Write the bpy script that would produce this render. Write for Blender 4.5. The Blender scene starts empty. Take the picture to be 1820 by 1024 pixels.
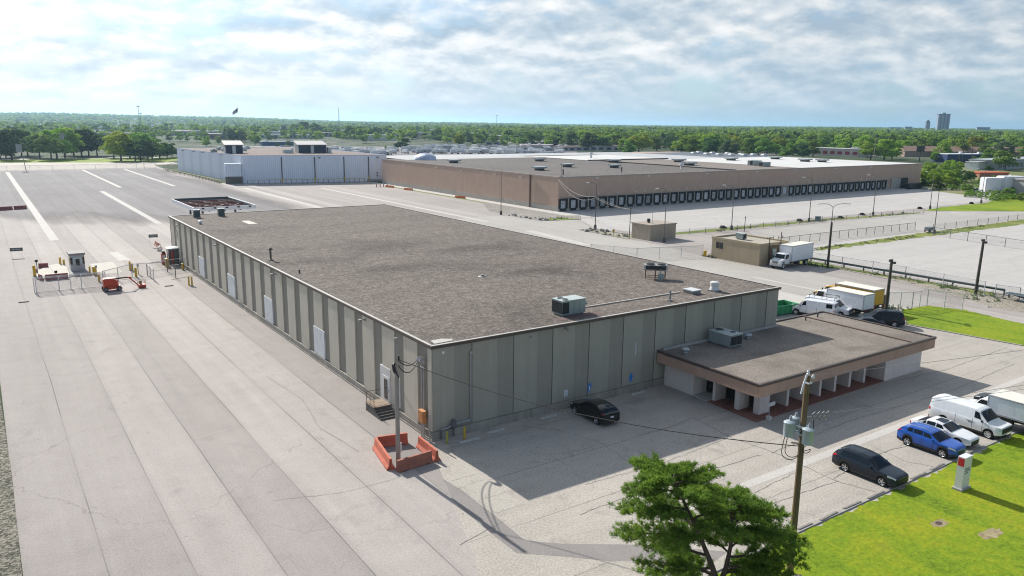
import bpy, bmesh, math, random
from math import sin, cos, pi, radians, sqrt, atan2, hypot
from mathutils import Vector, Matrix
scene = bpy.context.scene
COL = scene.collection
rnd = random.Random(7)

# ------------------------------------------------------------------ helpers
class MB:
    """collects faces, then links them as one mesh object"""
    def __init__(s): s.v = []; s.f = []; s.mi = []
    def face(s, pts, m=0):
        b = len(s.v); s.v += [tuple(p) for p in pts]; s.f.append(tuple(range(b, b+len(pts)))); s.mi.append(m)
    def box(s, x0, x1, y0, y1, z0, z1, m=0):
        b = len(s.v)
        s.v += [(x0,y0,z0),(x1,y0,z0),(x1,y1,z0),(x0,y1,z0),(x0,y0,z1),(x1,y0,z1),(x1,y1,z1),(x0,y1,z1)]
        for q in ((0,3,2,1),(4,5,6,7),(0,1,5,4),(1,2,6,5),(2,3,7,6),(3,0,4,7)):
            s.f.append(tuple(b+i for i in q)); s.mi.append(m)
        return s
    def cbox(s, cx, cy, z0, sx, sy, sz, m=0, bev=0):
        if bev: return s.prism([(cx-sx/2+bev,cy-sy/2),(cx+sx/2-bev,cy-sy/2),(cx+sx/2,cy-sy/2+bev),(cx+sx/2,cy+sy/2-bev),(cx+sx/2-bev,cy+sy/2),(cx-sx/2+bev,cy+sy/2),(cx-sx/2,cy+sy/2-bev),(cx-sx/2,cy-sy/2+bev)], z0, z0+sz, m)
        return s.box(cx-sx/2, cx+sx/2, cy-sy/2, cy+sy/2, z0, z0+sz, m)
    def prism(s, poly, z0, z1, m=0, top=1.0):
        n = len(poly); b = len(s.v)
        cx = sum(p[0] for p in poly)/n; cy = sum(p[1] for p in poly)/n
        s.v += [(p[0],p[1],z0) for p in poly]
        s.v += [(cx+(p[0]-cx)*top, cy+(p[1]-cy)*top, z1) for p in poly]
        s.f.append(tuple(b+i for i in reversed(range(n)))); s.mi.append(m)
        s.f.append(tuple(b+n+i for i in range(n))); s.mi.append(m)
        for i in range(n):
            j = (i+1) % n; s.f.append((b+i,b+j,b+n+j,b+n+i)); s.mi.append(m)
        return s
    def extr(s, prof, axis, a0, a1, m=0):
        """profile of (u,v) extruded along x ('x': u=y) or y ('y': u=x)"""
        n = len(prof); b = len(s.v)
        for a in (a0, a1):
            for u, v in prof: s.v.append((a,u,v) if axis == 'x' else (u,a,v))
        fl = axis == 'y'
        A = tuple(b+i for i in range(n)); B = tuple(b+n+i for i in range(n))
        s.f.append(A if fl else A[::-1]); s.mi.append(m); s.f.append(B[::-1] if fl else B); s.mi.append(m)
        for i in range(n):
            j = (i+1) % n; q = (b+i,b+j,b+n+j,b+n+i)
            s.f.append(q[::-1] if fl else q); s.mi.append(m)
        return s
    def tube(s, p, q, r, r2=None, n=8, m=0, caps=True):
        p = Vector(p); q = Vector(q); d = (q-p)
        if d.length < 1e-6: return s
        d.normalize(); a = d.orthogonal().normalized(); c = d.cross(a); r2 = r if r2 is None else r2
        b = len(s.v)
        for o, rr in ((p, r), (q, r2)):
            for i in range(n):
                t = 2*pi*i/n; s.v.append(tuple(o+(a*cos(t)+c*sin(t))*rr))
        for i in range(n):
            j = (i+1) % n; s.f.append((b+i,b+j,b+n+j,b+n+i)); s.mi.append(m)
        if caps:
            s.f.append(tuple(b+i for i in reversed(range(n)))); s.mi.append(m)
            s.f.append(tuple(b+n+i for i in range(n))); s.mi.append(m)
        return s
    def path(s, pts, r, n=6, m=0):
        for i in range(len(pts)-1): s.tube(pts[i], pts[i+1], r if not isinstance(r, (list,tuple)) else r[i], r if not isinstance(r,(list,tuple)) else r[i+1], n, m)
        return s
    def lathe(s, prof, cx=0, cy=0, n=16, m=0):
        b = len(s.v)
        for r, z in prof:
            for i in range(n):
                t = 2*pi*i/n; s.v.append((cx+r*cos(t), cy+r*sin(t), z))
        for k in range(len(prof)-1):
            for i in range(n):
                j = (i+1) % n
                s.f.append((b+k*n+i,b+k*n+j,b+(k+1)*n+j,b+(k+1)*n+i)); s.mi.append(m)
        s.f.append(tuple(b+i for i in reversed(range(n)))); s.mi.append(m)
        s.f.append(tuple(b+(len(prof)-1)*n+i for i in range(n))); s.mi.append(m)
        return s
    def disc(s, c, nrm, r, n=16, m=0):
        nrm = Vector(nrm).normalized(); a = nrm.orthogonal().normalized(); e = nrm.cross(a); c = Vector(c)
        s.face([c+(a*cos(2*pi*i/n)+e*sin(2*pi*i/n))*r for i in range(n)], m); return s
    def blob(s, c, r, seed=0, n=8, k=5, jit=.25, m=0):
        R_ = random.Random(seed); b = len(s.v); c = Vector(c)
        rx, ry, rz = r if isinstance(r, (tuple, list)) else (r, r, r)
        for i in range(k+1):
            ph = pi*i/k - pi/2
            for j in range(n):
                t = 2*pi*j/n; w = 1+R_.uniform(-jit, jit)
                s.v.append((c.x+rx*w*cos(ph)*cos(t), c.y+ry*w*cos(ph)*sin(t), c.z+rz*w*sin(ph)))
        for i in range(k):
            for j in range(n):
                l = (j+1) % n; s.f.append((b+i*n+j,b+i*n+l,b+(i+1)*n+l,b+(i+1)*n+j)); s.mi.append(m)
        return s
    def mesh(s, name, mats, smooth=False, ang=40):
        me = bpy.data.meshes.new(name); me.from_pydata(s.v, [], s.f); me.validate()
        if not isinstance(mats, (list, tuple)): mats = [mats]
        for x in mats: me.materials.append(x)
        if len(mats) > 1 and len(me.polygons) == len(s.mi): me.polygons.foreach_set('material_index', s.mi)
        if smooth:
            me.polygons.foreach_set('use_smooth', [True]*len(me.polygons))
            bm = bmesh.new(); bm.from_mesh(me); bmesh.ops.remove_doubles(bm, verts=bm.verts, dist=1e-4); bm.to_mesh(me); bm.free()
            me.set_sharp_from_angle(angle=radians(ang))
        me.update(); return me
    def build(s, name, mats, parent=None, loc=(0,0,0), rz=0, smooth=False, ang=40):
        o = bpy.data.objects.new(name, s.mesh(name, mats, smooth, ang)); COL.objects.link(o)
        o.location = loc; o.rotation_euler = (0,0,rz)
        if parent: o.parent = parent
        return o
def tag(o, label, cat, group=None, kind=None):
    if label: o['label'] = label
    if cat: o['category'] = cat
    if group: o['group'] = group
    if kind: o['kind'] = kind
    return o
def thing(name, label, cat, loc=(0,0,0), rz=0, group=None):
    o = bpy.data.objects.new(name, None); COL.objects.link(o); o.empty_display_size = .3
    o.location = loc; o.rotation_euler = (0,0,rz); return tag(o, label, cat, group)
def structure(o, label=None):
    o['kind'] = 'structure'
    if label: o['label'] = label
    return o
def dup(root, loc, rz=0, label=None, group=None, scale=None):
    kids = {}
    def rec(o, par):
        c = o.copy(); COL.objects.link(c)
        if par: c.parent = par
        for ch in KID.get(o.name, ()): rec(ch, c)
        return c
    KID.clear()
    for o in bpy.data.objects:
        if o.parent: KID.setdefault(o.parent.name, []).append(o)
    r = rec(root, None); r.location = loc; r.rotation_euler = (0,0,rz)
    if label: r['label'] = label
    if group: r['group'] = group
    if scale: r.scale = scale if isinstance(scale, tuple) else (scale,)*3
    return r
KID = {}
def dupkids(root, kids, loc, rz=0, label=None):
    """fast copy: root plus a flat list of its children"""
    r = root.copy(); COL.objects.link(r); r.location = loc; r.rotation_euler = (0,0,rz)
    if label: r['label'] = label
    for k in kids:
        c = k.copy(); COL.objects.link(c); c.parent = r
    return r
def sag(p, q, d, n=16):
    p = Vector(p); q = Vector(q)
    return [p.lerp(q, i/n)-Vector((0,0,d*4*(i/n)*(1-i/n))) for i in range(n+1)]

# ------------------------------------------------------------------ materials
class NT:
    def __init__(s, name):
        s.m = bpy.data.materials.new(name); s.m.use_nodes = True; s.t = s.m.node_tree; s.n = s.t.nodes; s.l = s.t.links
        s.b = s.n['Principled BSDF']
    def node(s, t, **k):
        o = s.n.new(t)
        for a, v in k.items():
            if a in o.bl_rna.properties.keys(): setattr(o, a, v)
            else: o.inputs[a].default_value = v
        return o
    def link(s, a, b): s.l.new(a, b)
    def pos(s, scale=(1,1,1), obj=False, loc=(0,0,0)):
        if obj: src = s.node('ShaderNodeTexCoord').outputs['Object']
        else: src = s.node('ShaderNodeNewGeometry').outputs['Position']
        mp = s.node('ShaderNodeMapping'); mp.inputs['Scale'].default_value = scale; mp.inputs['Location'].default_value = loc
        s.link(src, mp.inputs['Vector']); return mp.outputs[0]
    def noise(s, vec, scale, detail=4, rough=.6, dist=0):
        o = s.node('ShaderNodeTexNoise'); o.inputs['Scale'].default_value = scale; o.inputs['Detail'].default_value = detail
        o.inputs['Roughness'].default_value = rough; o.inputs['Distortion'].default_value = dist
        s.link(vec, o.inputs['Vector']); return o.outputs['Fac']
    def ramp(s, fac, stops, interp='LINEAR'):
        r = s.node('ShaderNodeValToRGB'); r.color_ramp.interpolation = interp
        e = r.color_ramp.elements
        while len(e) < len(stops): e.new(.5)
        for x, (p, c) in zip(e, stops):
            x.position = p; c = (c,)*3 if isinstance(c, (int, float)) else c; x.color = (*c, 1)
        s.link(fac, r.inputs[0]); return r.outputs[0]
    def mix(s, fac, a, b, mode='MIX'):
        o = s.node('ShaderNodeMix', data_type='RGBA', blend_type=mode)
        for i, v in ((0, fac), (6, a), (7, b)):
            if isinstance(v, (int, float)): o.inputs[i].default_value = v if i == 0 else (v,v,v,1)
            elif isinstance(v, tuple): o.inputs[i].default_value = (*v, 1)
            else: s.link(v, o.inputs[i])
        return o.outputs[2]
    def math(s, op, a, b=0.0, c=None):
        o = s.node('ShaderNodeMath', operation=op)
        for i, v in ((0,a),(1,b),(2,c)):
            if v is None: continue
            if isinstance(v, (int,float)): o.inputs[i].default_value = v
            else: s.link(v, o.inputs[i])
        return o.outputs[0]
    def sep(s, vec):
        o = s.node('ShaderNodeSeparateXYZ'); s.link(vec, o.inputs[0]); return o.outputs
    def bump(s, h, strength=.3, dist=.05):
        o = s.node('ShaderNodeBump'); o.inputs['Strength'].default_value = strength; o.inputs['Distance'].default_value = dist
        s.link(h, o.inputs['Height']); s.link(o.outputs[0], s.b.inputs['Normal'])
    def out(s, col=None, rough=.8, metal=0, spec=.5, **k):
        if col is not None:
            if isinstance(col, tuple): s.b.inputs['Base Color'].default_value = (*col, 1)
            else: s.link(col, s.b.inputs['Base Color'])
        if isinstance(rough, (int,float)): s.b.inputs['Roughness'].default_value = rough
        else: s.link(rough, s.b.inputs['Roughness'])
        s.b.inputs['Metallic'].default_value = metal; s.b.inputs['Specular IOR Level'].default_value = spec
        for a, v in k.items(): s.b.inputs[a.replace('_',' ')].default_value = v
        return s.m
MC = {}
def paint(name, col, rough=.5, metal=0, var=.12, scale=1.5, spec=.5, dirt=None, coat=0):
    if name in MC: return MC[name]
    t = NT(name); p = t.pos()
    n = t.noise(p, scale, 5, .65)
    a = tuple(c*(1-var) for c in col); b = tuple(min(1, c*(1+var)) for c in col)
    c = t.ramp(n, [(.3, a), (.7, b)])
    if dirt:
        n2 = t.noise(t.pos((1,1,.25)), scale*2.3, 6, .7)
        c = t.mix(t.ramp(n2, [(.55, 0.0), (.75, .8)]), c, dirt)
    MC[name] = t.out(c, rough, metal, spec)
    if coat: t.b.inputs['Coat Weight'].default_value = coat; t.b.inputs['Coat Roughness'].default_value = .05
    return MC[name]
def flatmat(name, col, rough=.5, metal=0, spec=.5, coat=0):
    if name in MC: return MC[name]
    t = NT(name); MC[name] = t.out(col, rough, metal, spec)
    if coat: t.b.inputs['Coat Weight'].default_value = coat; t.b.inputs['Coat Roughness'].default_value = .04
    return MC[name]
# ------------------------------------------------------------------ camera, sky, sun
SUN_EL = radians(32.5); SUN_DIR = Vector((-.055, 1, 0)).normalized()*cos(SUN_EL)+Vector((0,0,sin(SUN_EL)))
cam = bpy.data.cameras.new('camera'); co = bpy.data.objects.new('camera', cam); COL.objects.link(co)
F_, YAW, PIT, ROL = 1382.9987, .6007, .2093, .0107
fw = Vector((sin(YAW)*cos(PIT), cos(YAW)*cos(PIT), -sin(PIT))); rt = Vector((cos(YAW), -sin(YAW), 0)); up = rt.cross(fw)
r2 = rt*cos(ROL)+up*sin(ROL); u2 = -rt*sin(ROL)+up*cos(ROL)
M = Matrix((r2, u2, -fw)).transposed().to_4x4(); M.translation = (-26.7383, -49.493, 23.8735)
co.matrix_world = M
cam.sensor_width = 36; cam.sensor_fit = 'HORIZONTAL'; cam.lens = F_/1820*36
cam.clip_start = .5; cam.clip_end = 60000
scene.camera = co
scene.view_settings.view_transform = 'Standard'; scene.view_settings.look = 'None'
scene.view_settings.gamma = 1; scene.view_settings.exposure = 0.38
scene.cycles.max_bounces = 6; scene.cycles.transparent_max_bounces = 12; scene.cycles.volume_bounces = 1
scene.cycles.use_denoising = True; scene.cycles.filter_width = 1.1; scene.cycles.sample_clamp_indirect = 6

w = bpy.data.worlds.new('World'); scene.world = w; w.use_nodes = True
nt = w.node_tree; N = nt.nodes; L = nt.links
bg = N['Background']
class WN(NT):
    def __init__(s): s.t = nt; s.n = N; s.l = L
W = WN()
sky = N.new('ShaderNodeTexSky'); sky.sky_type = 'NISHITA'; sky.sun_disc = False
sky.sun_elevation = SUN_EL; sky.sun_rotation = atan2(SUN_DIR.x, SUN_DIR.y); sky.altitude = 200
sky.air_density = 1.0; sky.dust_density = .6; sky.ozone_density = 2.0
tc = N.new('ShaderNodeTexCoord').outputs['Generated']
x, y, z = W.sep(tc)
zc = W.math('MAXIMUM', z, .0)
zz = W.math('ADD', zc, .34)
cx = W.math('DIVIDE', x, zz); cy = W.math('DIVIDE', y, zz)
cb = N.new('ShaderNodeCombineXYZ'); L.new(cx, cb.inputs[0]); L.new(cy, cb.inputs[1])
mpn = N.new('ShaderNodeMapping'); L.new(cb.outputs[0], mpn.inputs[0]); mpn.inputs['Location'].default_value = (1.7, .4, 0); mpn.inputs['Rotation'].default_value = (0,0,.3)
cv = mpn.outputs[0]
def clouds(vec):
    a = W.noise(vec, 2.1, 7, .53, .15); b = W.noise(vec, 6.5, 5, .55, .12); c = W.noise(vec, .7, 2, .5)
    return W.math('ADD', W.math('ADD', W.math('MULTIPLY', a, .50), W.math('MULTIPLY', b, .26)), W.math('MULTIPLY', c, .24))
sh = N.new('ShaderNodeVectorMath'); sh.operation = 'ADD'; L.new(cv, sh.inputs[0]); sh.inputs[1].default_value = (.018, .052, 0)
dens = clouds(cv); densb = clouds(sh.outputs[0])
sd = N.new('ShaderNodeVectorMath'); sd.operation = 'DOT_PRODUCT'; L.new(tc, sd.inputs[0]); sd.inputs[1].default_value = SUN_DIR
sunny = W.math('MAXIMUM', sd.outputs['Value'], 0)
sunp = W.math('POWER', sunny, 5.0)
fr = N.new('ShaderNodeVectorMath'); fr.operation = 'DOT_PRODUCT'; L.new(tc, fr.inputs[0]); fr.inputs[1].default_value = (.35,.937,0)
away = W.ramp(fr.outputs['Value'], [(.05, .0), (.75, 1.0)])
dens2 = W.math('SUBTRACT', W.math('ADD', dens, W.math('MULTIPLY', sunp, .05)), W.math('MULTIPLY', W.math('SUBTRACT', 1.0, away), .075))
cover = W.ramp(dens2, [(.405, .05), (.465, .72), (.52, 1.0)])
lit = W.math('ADD', .56, W.math('MULTIPLY', W.math('SUBTRACT', dens, densb), 7.0))
lit = W.math('ADD', lit, W.math('MULTIPLY', W.math('SUBTRACT', sunp, .35), .55))
core = W.ramp(lit, [(.0, (4.4,5.6,6.8)), (.35, (6.2,7.1,7.9)), (.65, (8.5,8.9,9.2)), (1.0, (10.6,10.6,10.6))])
bright = W.math('ADD', .62, W.math('ADD', W.math('MULTIPLY', sunp, .45), W.math('MULTIPLY', away, .24)))
bc = N.new('ShaderNodeCombineXYZ')
for i in range(3): L.new(bright, bc.inputs[i])
core = W.mix(1.0, core, bc.outputs[0], 'MULTIPLY')
skyc = W.mix(1.0, sky.outputs[0], (.84,1.02,1.20), 'MULTIPLY')
col = W.mix(cover, skyc, core)
hz = W.ramp(z, [(0.0, .85), (.03, .5), (.10, .0)])
hcol = W.mix(W.math('MINIMUM', W.math('MULTIPLY', sunp, 2.6), 1.0), (3.5,5.2,6.7), (8.2,8.5,8.8))
col = W.mix(hz, col, hcol)
L.new(col, bg.inputs[0]); bg.inputs[1].default_value = .081

sl = bpy.data.lights.new('sun', 'SUN'); sl.energy = 4.95; sl.angle = radians(.6); sl.color = (1, .955, .88)
so = bpy.data.objects.new('sun', sl); COL.objects.link(so); so.rotation_euler = SUN_DIR.to_track_quat('Z', 'Y').to_euler(); so.location = (0, 60, 80)
# ------------------------------------------------------------------ ground materials
def pavement(name, c0, c1, lanes=0, laneoff=0, cracks=.5, crackscale=.12, stains=.35, joints=None, jw=.03, grain=22, streak=(.35,.02,1), tone=.10, grit=.42):
    t = NT(name); p = t.pos()
    big = t.noise(p, .035, 5, .6, .4); mid = t.noise(p, .5, 6, .68); fine = t.noise(p, grain*.35, 7, .82)
    stk = t.noise(t.pos(streak), 1.0, 5, .65, .3)
    f = t.math('ADD', t.math('MULTIPLY', big, .45), t.math('MULTIPLY', mid, .3))
    f = t.math('ADD', f, t.math('MULTIPLY', stk, .35))
    c = t.ramp(f, [(.38, c0), (.72, c1)])
    c = t.mix(grit, c, t.ramp(fine, [(.33, .22), (.5, .5), (.67, .74)]), 'OVERLAY')
    s = t.sep(p)
    if lanes:                                        # paving lanes with slightly different batches
        lx = t.math('DIVIDE', t.math('ADD', s[0], laneoff), lanes)
        wob = t.math('MULTIPLY', t.math('SUBTRACT', t.noise(t.pos((.12,.02,1)), 1, 2), .5), .12)
        lx = t.math('ADD', lx, wob); fl = t.math('FLOOR', lx); wn = t.node('ShaderNodeTexWhiteNoise', noise_dimensions='1D'); t.link(fl, wn.inputs['W'])
        c = t.mix(1.0, c, t.ramp(wn.outputs[0], [(0, 1-tone), (1, 1+tone*.5)]), 'MULTIPLY')
        fr = t.math('ABSOLUTE', t.math('SUBTRACT', t.math('FRACT', lx), .5))
        brk = t.ramp(t.noise(t.pos((.3,.05,1)), 1, 3), [(.35, .0), (.6, .75)])
        seam = t.math('MULTIPLY', t.math('GREATER_THAN', fr, .5-.035/lanes), brk)
        halo = t.math('MULTIPLY', t.ramp(fr, [(.40, 0.0), (.5, .35)]), stk)
        c = t.mix(halo, c, tuple(x*.72 for x in c0)); c = t.mix(seam, c, tuple(x*.35 for x in c0))
    if joints:
        jx, jy, ox, oy = joints
        for a, d, o in ((s[0], jx, ox), (s[1], jy, oy)):
            if not d: continue
            q = t.math('DIVIDE', t.math('ADD', a, t.math('ADD', t.math('MULTIPLY', t.math('SUBTRACT', mid, .5), .35), o)), d)
            fr = t.math('ABSOLUTE', t.math('SUBTRACT', t.math('FRACT', q), .5))
            jm = t.math('MULTIPLY', t.math('GREATER_THAN', fr, .5-jw/d), t.ramp(big, [(.3, .2), (.6, .75)]))
            c = t.mix(jm, c, tuple(x*.42 for x in c0))
    if cracks:
        v = t.node('ShaderNodeTexVoronoi', feature='DISTANCE_TO_EDGE'); v.inputs['Scale'].default_value = crackscale
        wv = t.node('ShaderNodeVectorMath', operation='ADD'); t.link(p, wv.inputs[0])
        nn = t.node('ShaderNodeTexNoise'); nn.inputs['Scale'].default_value = .8; nn.inputs['Detail'].default_value = 5; t.link(p, nn.inputs['Vector'])
        sc = t.node('ShaderNodeVectorMath', operation='SCALE'); t.link(nn.outputs['Color'], sc.inputs[0]); sc.inputs['Scale'].default_value = 2.2
        t.link(sc.outputs[0], wv.inputs[1]); t.link(wv.outputs[0], v.inputs['Vector'])
        ck = t.math('MULTIPLY', t.ramp(v.outputs['Distance'], [(.0, 1.0), (.0035*crackscale/.12, 0.0)]), t.ramp(big, [(.42, 0.0), (.6, cracks)]))
        c = t.mix(ck, c, tuple(x*.35 for x in c0))
    if stains:
        st = t.ramp(t.noise(p, .33, 7, .72, .6), [(.56, 0.0), (.74, stains)])
        c = t.mix(st, c, tuple(x*.45 for x in c0))
        pt = t.ramp(t.noise(p, 2.1, 3, .6), [(.66, 0.0), (.73, stains*.9)])
        c = t.mix(pt, c, tuple(x*.4 for x in c0))
    t.bump(fine, .25, .02)
    return t.out(c, .88, 0, .3)
def gravelmat(name, stops, scale=14, rough=.95, big=.08):
    t = NT(name); p = t.pos()
    v = t.node('ShaderNodeTexVoronoi', feature='F1'); v.inputs['Scale'].default_value = scale; t.link(p, v.inputs['Vector'])
    n = t.noise(p, scale*.6, 4, .7); b = t.noise(p, big, 5, .62, .5)
    k = t.sep(v.outputs['Color'])[0]
    f = t.math('ADD', t.math('MULTIPLY', k, .5), t.math('ADD', t.math('MULTIPLY', n, .25), t.math('MULTIPLY', b, .35)))
    c = t.ramp(f, stops); t.bump(v.outputs['Distance'], .6, .03)
    return t.out(c, rough, 0, .2)
def turf(name, lush, dry, scale=1.0, soil=(.16,.12,.075), soilamt=.74):
    t = NT(name); p = t.pos()
    big = t.noise(p, .09*scale, 5, .6, .5); clump = t.noise(p, 1.7*scale, 7, .8, .4); blade = t.noise(p, 4*scale, 7, .85)
    mow = t.noise(t.pos((.5,.06,1)), 1, 4, .6)
    f = t.math('ADD', t.math('MULTIPLY', big, .34), t.math('ADD', t.math('MULTIPLY', clump, .38), t.math('MULTIPLY', mow, .28)))
    c = t.ramp(f, [(.41, tuple(x*.55 for x in lush)), (.485, lush), (.54, tuple(a*.5+b*.5 for a, b in zip(lush, dry))), (.60, dry)])
    c = t.mix(.75, c, t.ramp(blade, [(.34, .24), (.5, .5), (.66, .72)]), 'OVERLAY')
    dr = t.ramp(t.noise(p, .45*scale, 6, .7, .4), [(.60, 0.0), (.72, .55)]); c = t.mix(dr, c, tuple(a*.45+b for a, b in zip(dry, (.10,.06,.03))))
    sm = t.ramp(t.noise(p, .21*scale, 5, .65, .3), [(soilamt-.06, 0.0), (soilamt, .85)]); c = t.mix(sm, c, soil)
    t.bump(blade, .8, .06)
    return t.out(c, .9, 0, .2)
def rag(poly, amp=.14, step=.35, seed=1):
    R_ = random.Random(seed); out = []
    for (x0,y0),(x1,y1) in zip(poly, poly[1:]+poly[:1]):
        L_ = hypot(x1-x0,y1-y0); k = max(1, min(160, int(L_/step)))
        for i in range(k): f = i/k; a = R_.gauss(0, amp); out.append((x0+(x1-x0)*f-(y1-y0)/L_*a, y0+(y1-y0)*f+(x1-x0)/L_*a))
    return out
PAVE_YARD = pavement('bleached_asphalt', (.31,.277,.257), (.43,.388,.362), lanes=3.93, laneoff=17.3+1.965-3.93*.0, cracks=.4, crackscale=.05, stains=.34, streak=(.7,.03,1), tone=.17)
PAVE_DARK = pavement('grey_asphalt', (.16,.148,.15), (.25,.235,.238), lanes=3.9, laneoff=2, cracks=.8, crackscale=.05, stains=.3, streak=(.25,.02,1), tone=.13)
PAVE_LOT = pavement('old_concrete_lot', (.335,.305,.27), (.475,.435,.385), cracks=.5, crackscale=.10, stains=.55, joints=(0,6.1,0,2.0), streak=(.03,.7,1), grit=.75)
PAVE_COURT = pavement('truck_court_concrete', (.40,.38,.36), (.50,.475,.45), cracks=.7, crackscale=.06, stains=.22, joints=(6,6,1,2), streak=(.03,.3,1))
PAVE_ROAD = pavement('worn_service_road', (.335,.315,.29), (.45,.425,.39), cracks=.8, crackscale=.07, stains=.3, streak=(.4,.03,1))
PAVE_PATCH = pavement('asphalt_patch', (.215,.197,.187), (.295,.272,.258), cracks=.2, stains=.1)
CONC = pavement('pale_concrete', (.47,.44,.385), (.58,.545,.48), cracks=.5, crackscale=.2, stains=.25, joints=(4.6,4.6,0,0))
CONC_STRIP = pavement('concrete_strip', (.45,.425,.395), (.55,.52,.485), cracks=.3, crackscale=.3, stains=.2, joints=(0,4.2,0,0))
CURB = pavement('weathered_kerb', (.28,.265,.24), (.42,.40,.365), cracks=0, stains=.5)
GRAV = gravelmat('pit_gravel', [(.3,(.10,.09,.08)),(.55,(.27,.25,.225)),(.8,(.44,.41,.37))], 9)
VERGE = gravelmat('weedy_gravel_verge', [(.3,(.035,.04,.03)),(.55,(.13,.125,.10)),(.8,(.30,.27,.22))], 7)
LAWN = turf('lawn', (.165,.255,.010), (.275,.30,.012))
ROUGHGRASS = turf('rough_grass', (.15,.20,.04), (.28,.265,.09), .9, (.25,.20,.14), .66)
SANDY = pavement('bare_sandy_ground', (.38,.34,.295), (.50,.455,.40), cracks=0, stains=.3)
BRICKPAVE = None

def sheet(name, poly, z, m, kind='structure', label=None):
    b = MB(); b.face([(x, y, z) for x, y in poly])
    o = b.build(name, m); o['kind'] = kind
    if label: o['label'] = label
    return o
def slab(name, poly, z0, z1, m):
    b = MB(); b.prism(poly, z0, z1); o = b.build(name, m); o['kind'] = 'structure'; return o
def rect(x0, x1, y0, y1): return [(x0,y0),(x1,y0),(x1,y1),(x0,y1)]

# far land: suburban greens and greys
t = NT('suburban_land'); p = t.pos()
f = t.noise(p, .006, 8, .7, .6); g = t.noise(p, .05, 5, .7)
cc = t.ramp(t.math('ADD', t.math('MULTIPLY', f, .7), t.math('MULTIPLY', g, .3)), [(.34, (.035,.055,.028)), (.48, (.06,.085,.04)), (.56, (.13,.135,.11)), (.66, (.24,.23,.215))])
TERR = t.out(cc, .95, 0, .1)
b = MB(); S = 30000
ring = [0, 700, 1500, 3000, 6000, 12000, S]
# one sheet, with low wooded ridges towards the north-west horizon
def terr_h(x, y):
    d = hypot(x, y)
    if d < 2500: return -.03
    a = atan2(x, y)
    k = min(1, (d-2500)/2500)
    left = max(0, min(1, (.62-a)/.5))
    return -.03+k*(left*(26+10*sin(a*9)+6*sin(a*23+1)) + 3*sin(a*14))*(1 if d < 9000 else .9)
n = 180; rows = []
for r in [350, 900, 1700, 2500, 3200, 4000, 5000, 6500, 9000, 15000, 30000]:
    rows.append([(r*sin(2*pi*i/n), r*cos(2*pi*i/n), terr_h(r*sin(2*pi*i/n), r*cos(2*pi*i/n))) for i in range(n)])
b.face([rows[0][i] for i in reversed(range(n))])
for A, B in zip(rows, rows[1:]):
    for i in range(n): j = (i+1) % n; b.face([A[i], B[i], B[j], A[j]][::-1])
structure(b.build('ground', TERR))

sheet('yard_pavement', [(-27,-70),(300,-70),(300,20),(272,60),(262,78),(276,108),(292,118),(292,121),(104,121),(104,262),(50,262),(50,377),(-200,377),(-200,60),(-27,60)], 0, PAVE_YARD)
sheet('gravel_verge', [(-200,-70),(-27,-70),(-27.15,-20),(-26.95,10),(-27.2,35),(-27,60),(-200,60)], .004, VERGE)
m_ = PAVE_DARK.copy(); m_.name = 'grey_asphalt_worn_edge'; k_ = m_.node_tree
ge = k_.nodes.new('ShaderNodeNewGeometry'); sx = k_.nodes.new('ShaderNodeSeparateXYZ'); k_.links.new(ge.outputs['Position'], sx.inputs[0])
mpp = k_.nodes.new('ShaderNodeMapping'); mpp.inputs['Scale'].default_value = (.10,.018,1); k_.links.new(ge.outputs['Position'], mpp.inputs[0])
nn = k_.nodes.new('ShaderNodeTexNoise'); nn.inputs['Scale'].default_value = 1; nn.inputs['Detail'].default_value = 6; k_.links.new(mpp.outputs[0], nn.inputs['Vector'])
def mt(op, a, b):
    o = k_.nodes.new('ShaderNodeMath'); o.operation = op
    for i, v in ((0,a),(1,b)):
        if isinstance(v, (int,float)): o.inputs[i].default_value = v
        else: k_.links.new(v, o.inputs[i])
    return o.outputs[0]
yy = mt('ADD', mt('ADD', sx.outputs[1], mt('MULTIPLY', sx.outputs[0], .9)), mt('MULTIPLY', mt('SUBTRACT', nn.outputs['Fac'], .5), 70))
rp = k_.nodes.new('ShaderNodeMapRange'); rp.inputs['From Min'].default_value = 146; rp.inputs['From Max'].default_value = 176; k_.links.new(yy, rp.inputs['Value'])
xr = k_.nodes.new('ShaderNodeMapRange'); xr.inputs['From Min'].default_value = 50; xr.inputs['From Max'].default_value = 40; k_.links.new(mt('ADD', sx.outputs[0], mt('MULTIPLY', mt('SUBTRACT', nn.outputs['Fac'], .5), 20)), xr.inputs['Value'])
mm = mt('MULTIPLY', mt('MULTIPLY', rp.outputs[0], xr.outputs[0]), .92); k_.links.new(mm, k_.nodes['Principled BSDF'].inputs['Alpha'])
sheet('yard_asphalt', [(-60,132),(49.5,120),(49.5,372),(-60,373)], .004, m_)
sheet('sandy_roadside', [(-120,378),(50,378),(52,404),(66,404),(66,425),(-18,455),(-120,462)], .004, SANDY)
for nm, r in (('concrete_strip', (-16.05,-14.5,128.5,367)), ('concrete_strip', (14.2,15.6,257,370)), ('concrete_strip', (6.6,8.0,146,243.5)), ('concrete_strip', (31.8,33.2,256,368)),
              ('painted_line', (51.2,53.0,159,236)), ('painted_line', (75.2,76.6,111,223))):
    sheet(nm, rect(*r), .008, CONC_STRIP)
LOT = [(-2.1,-4.8),(-.35,-1.3),(-.35,-.05),(52,-.05),(66,-.3),(68.1,-12.6),(72,-24.2),(75,-45),(75,-70),(-24,-70),(-12,-35),(-8.2,-22),(-6.6,-17.2),(-5.7,-15),(-3.6,-8.9)]
sheet('parking_lot', LOT, .006, PAVE_LOT)
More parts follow.
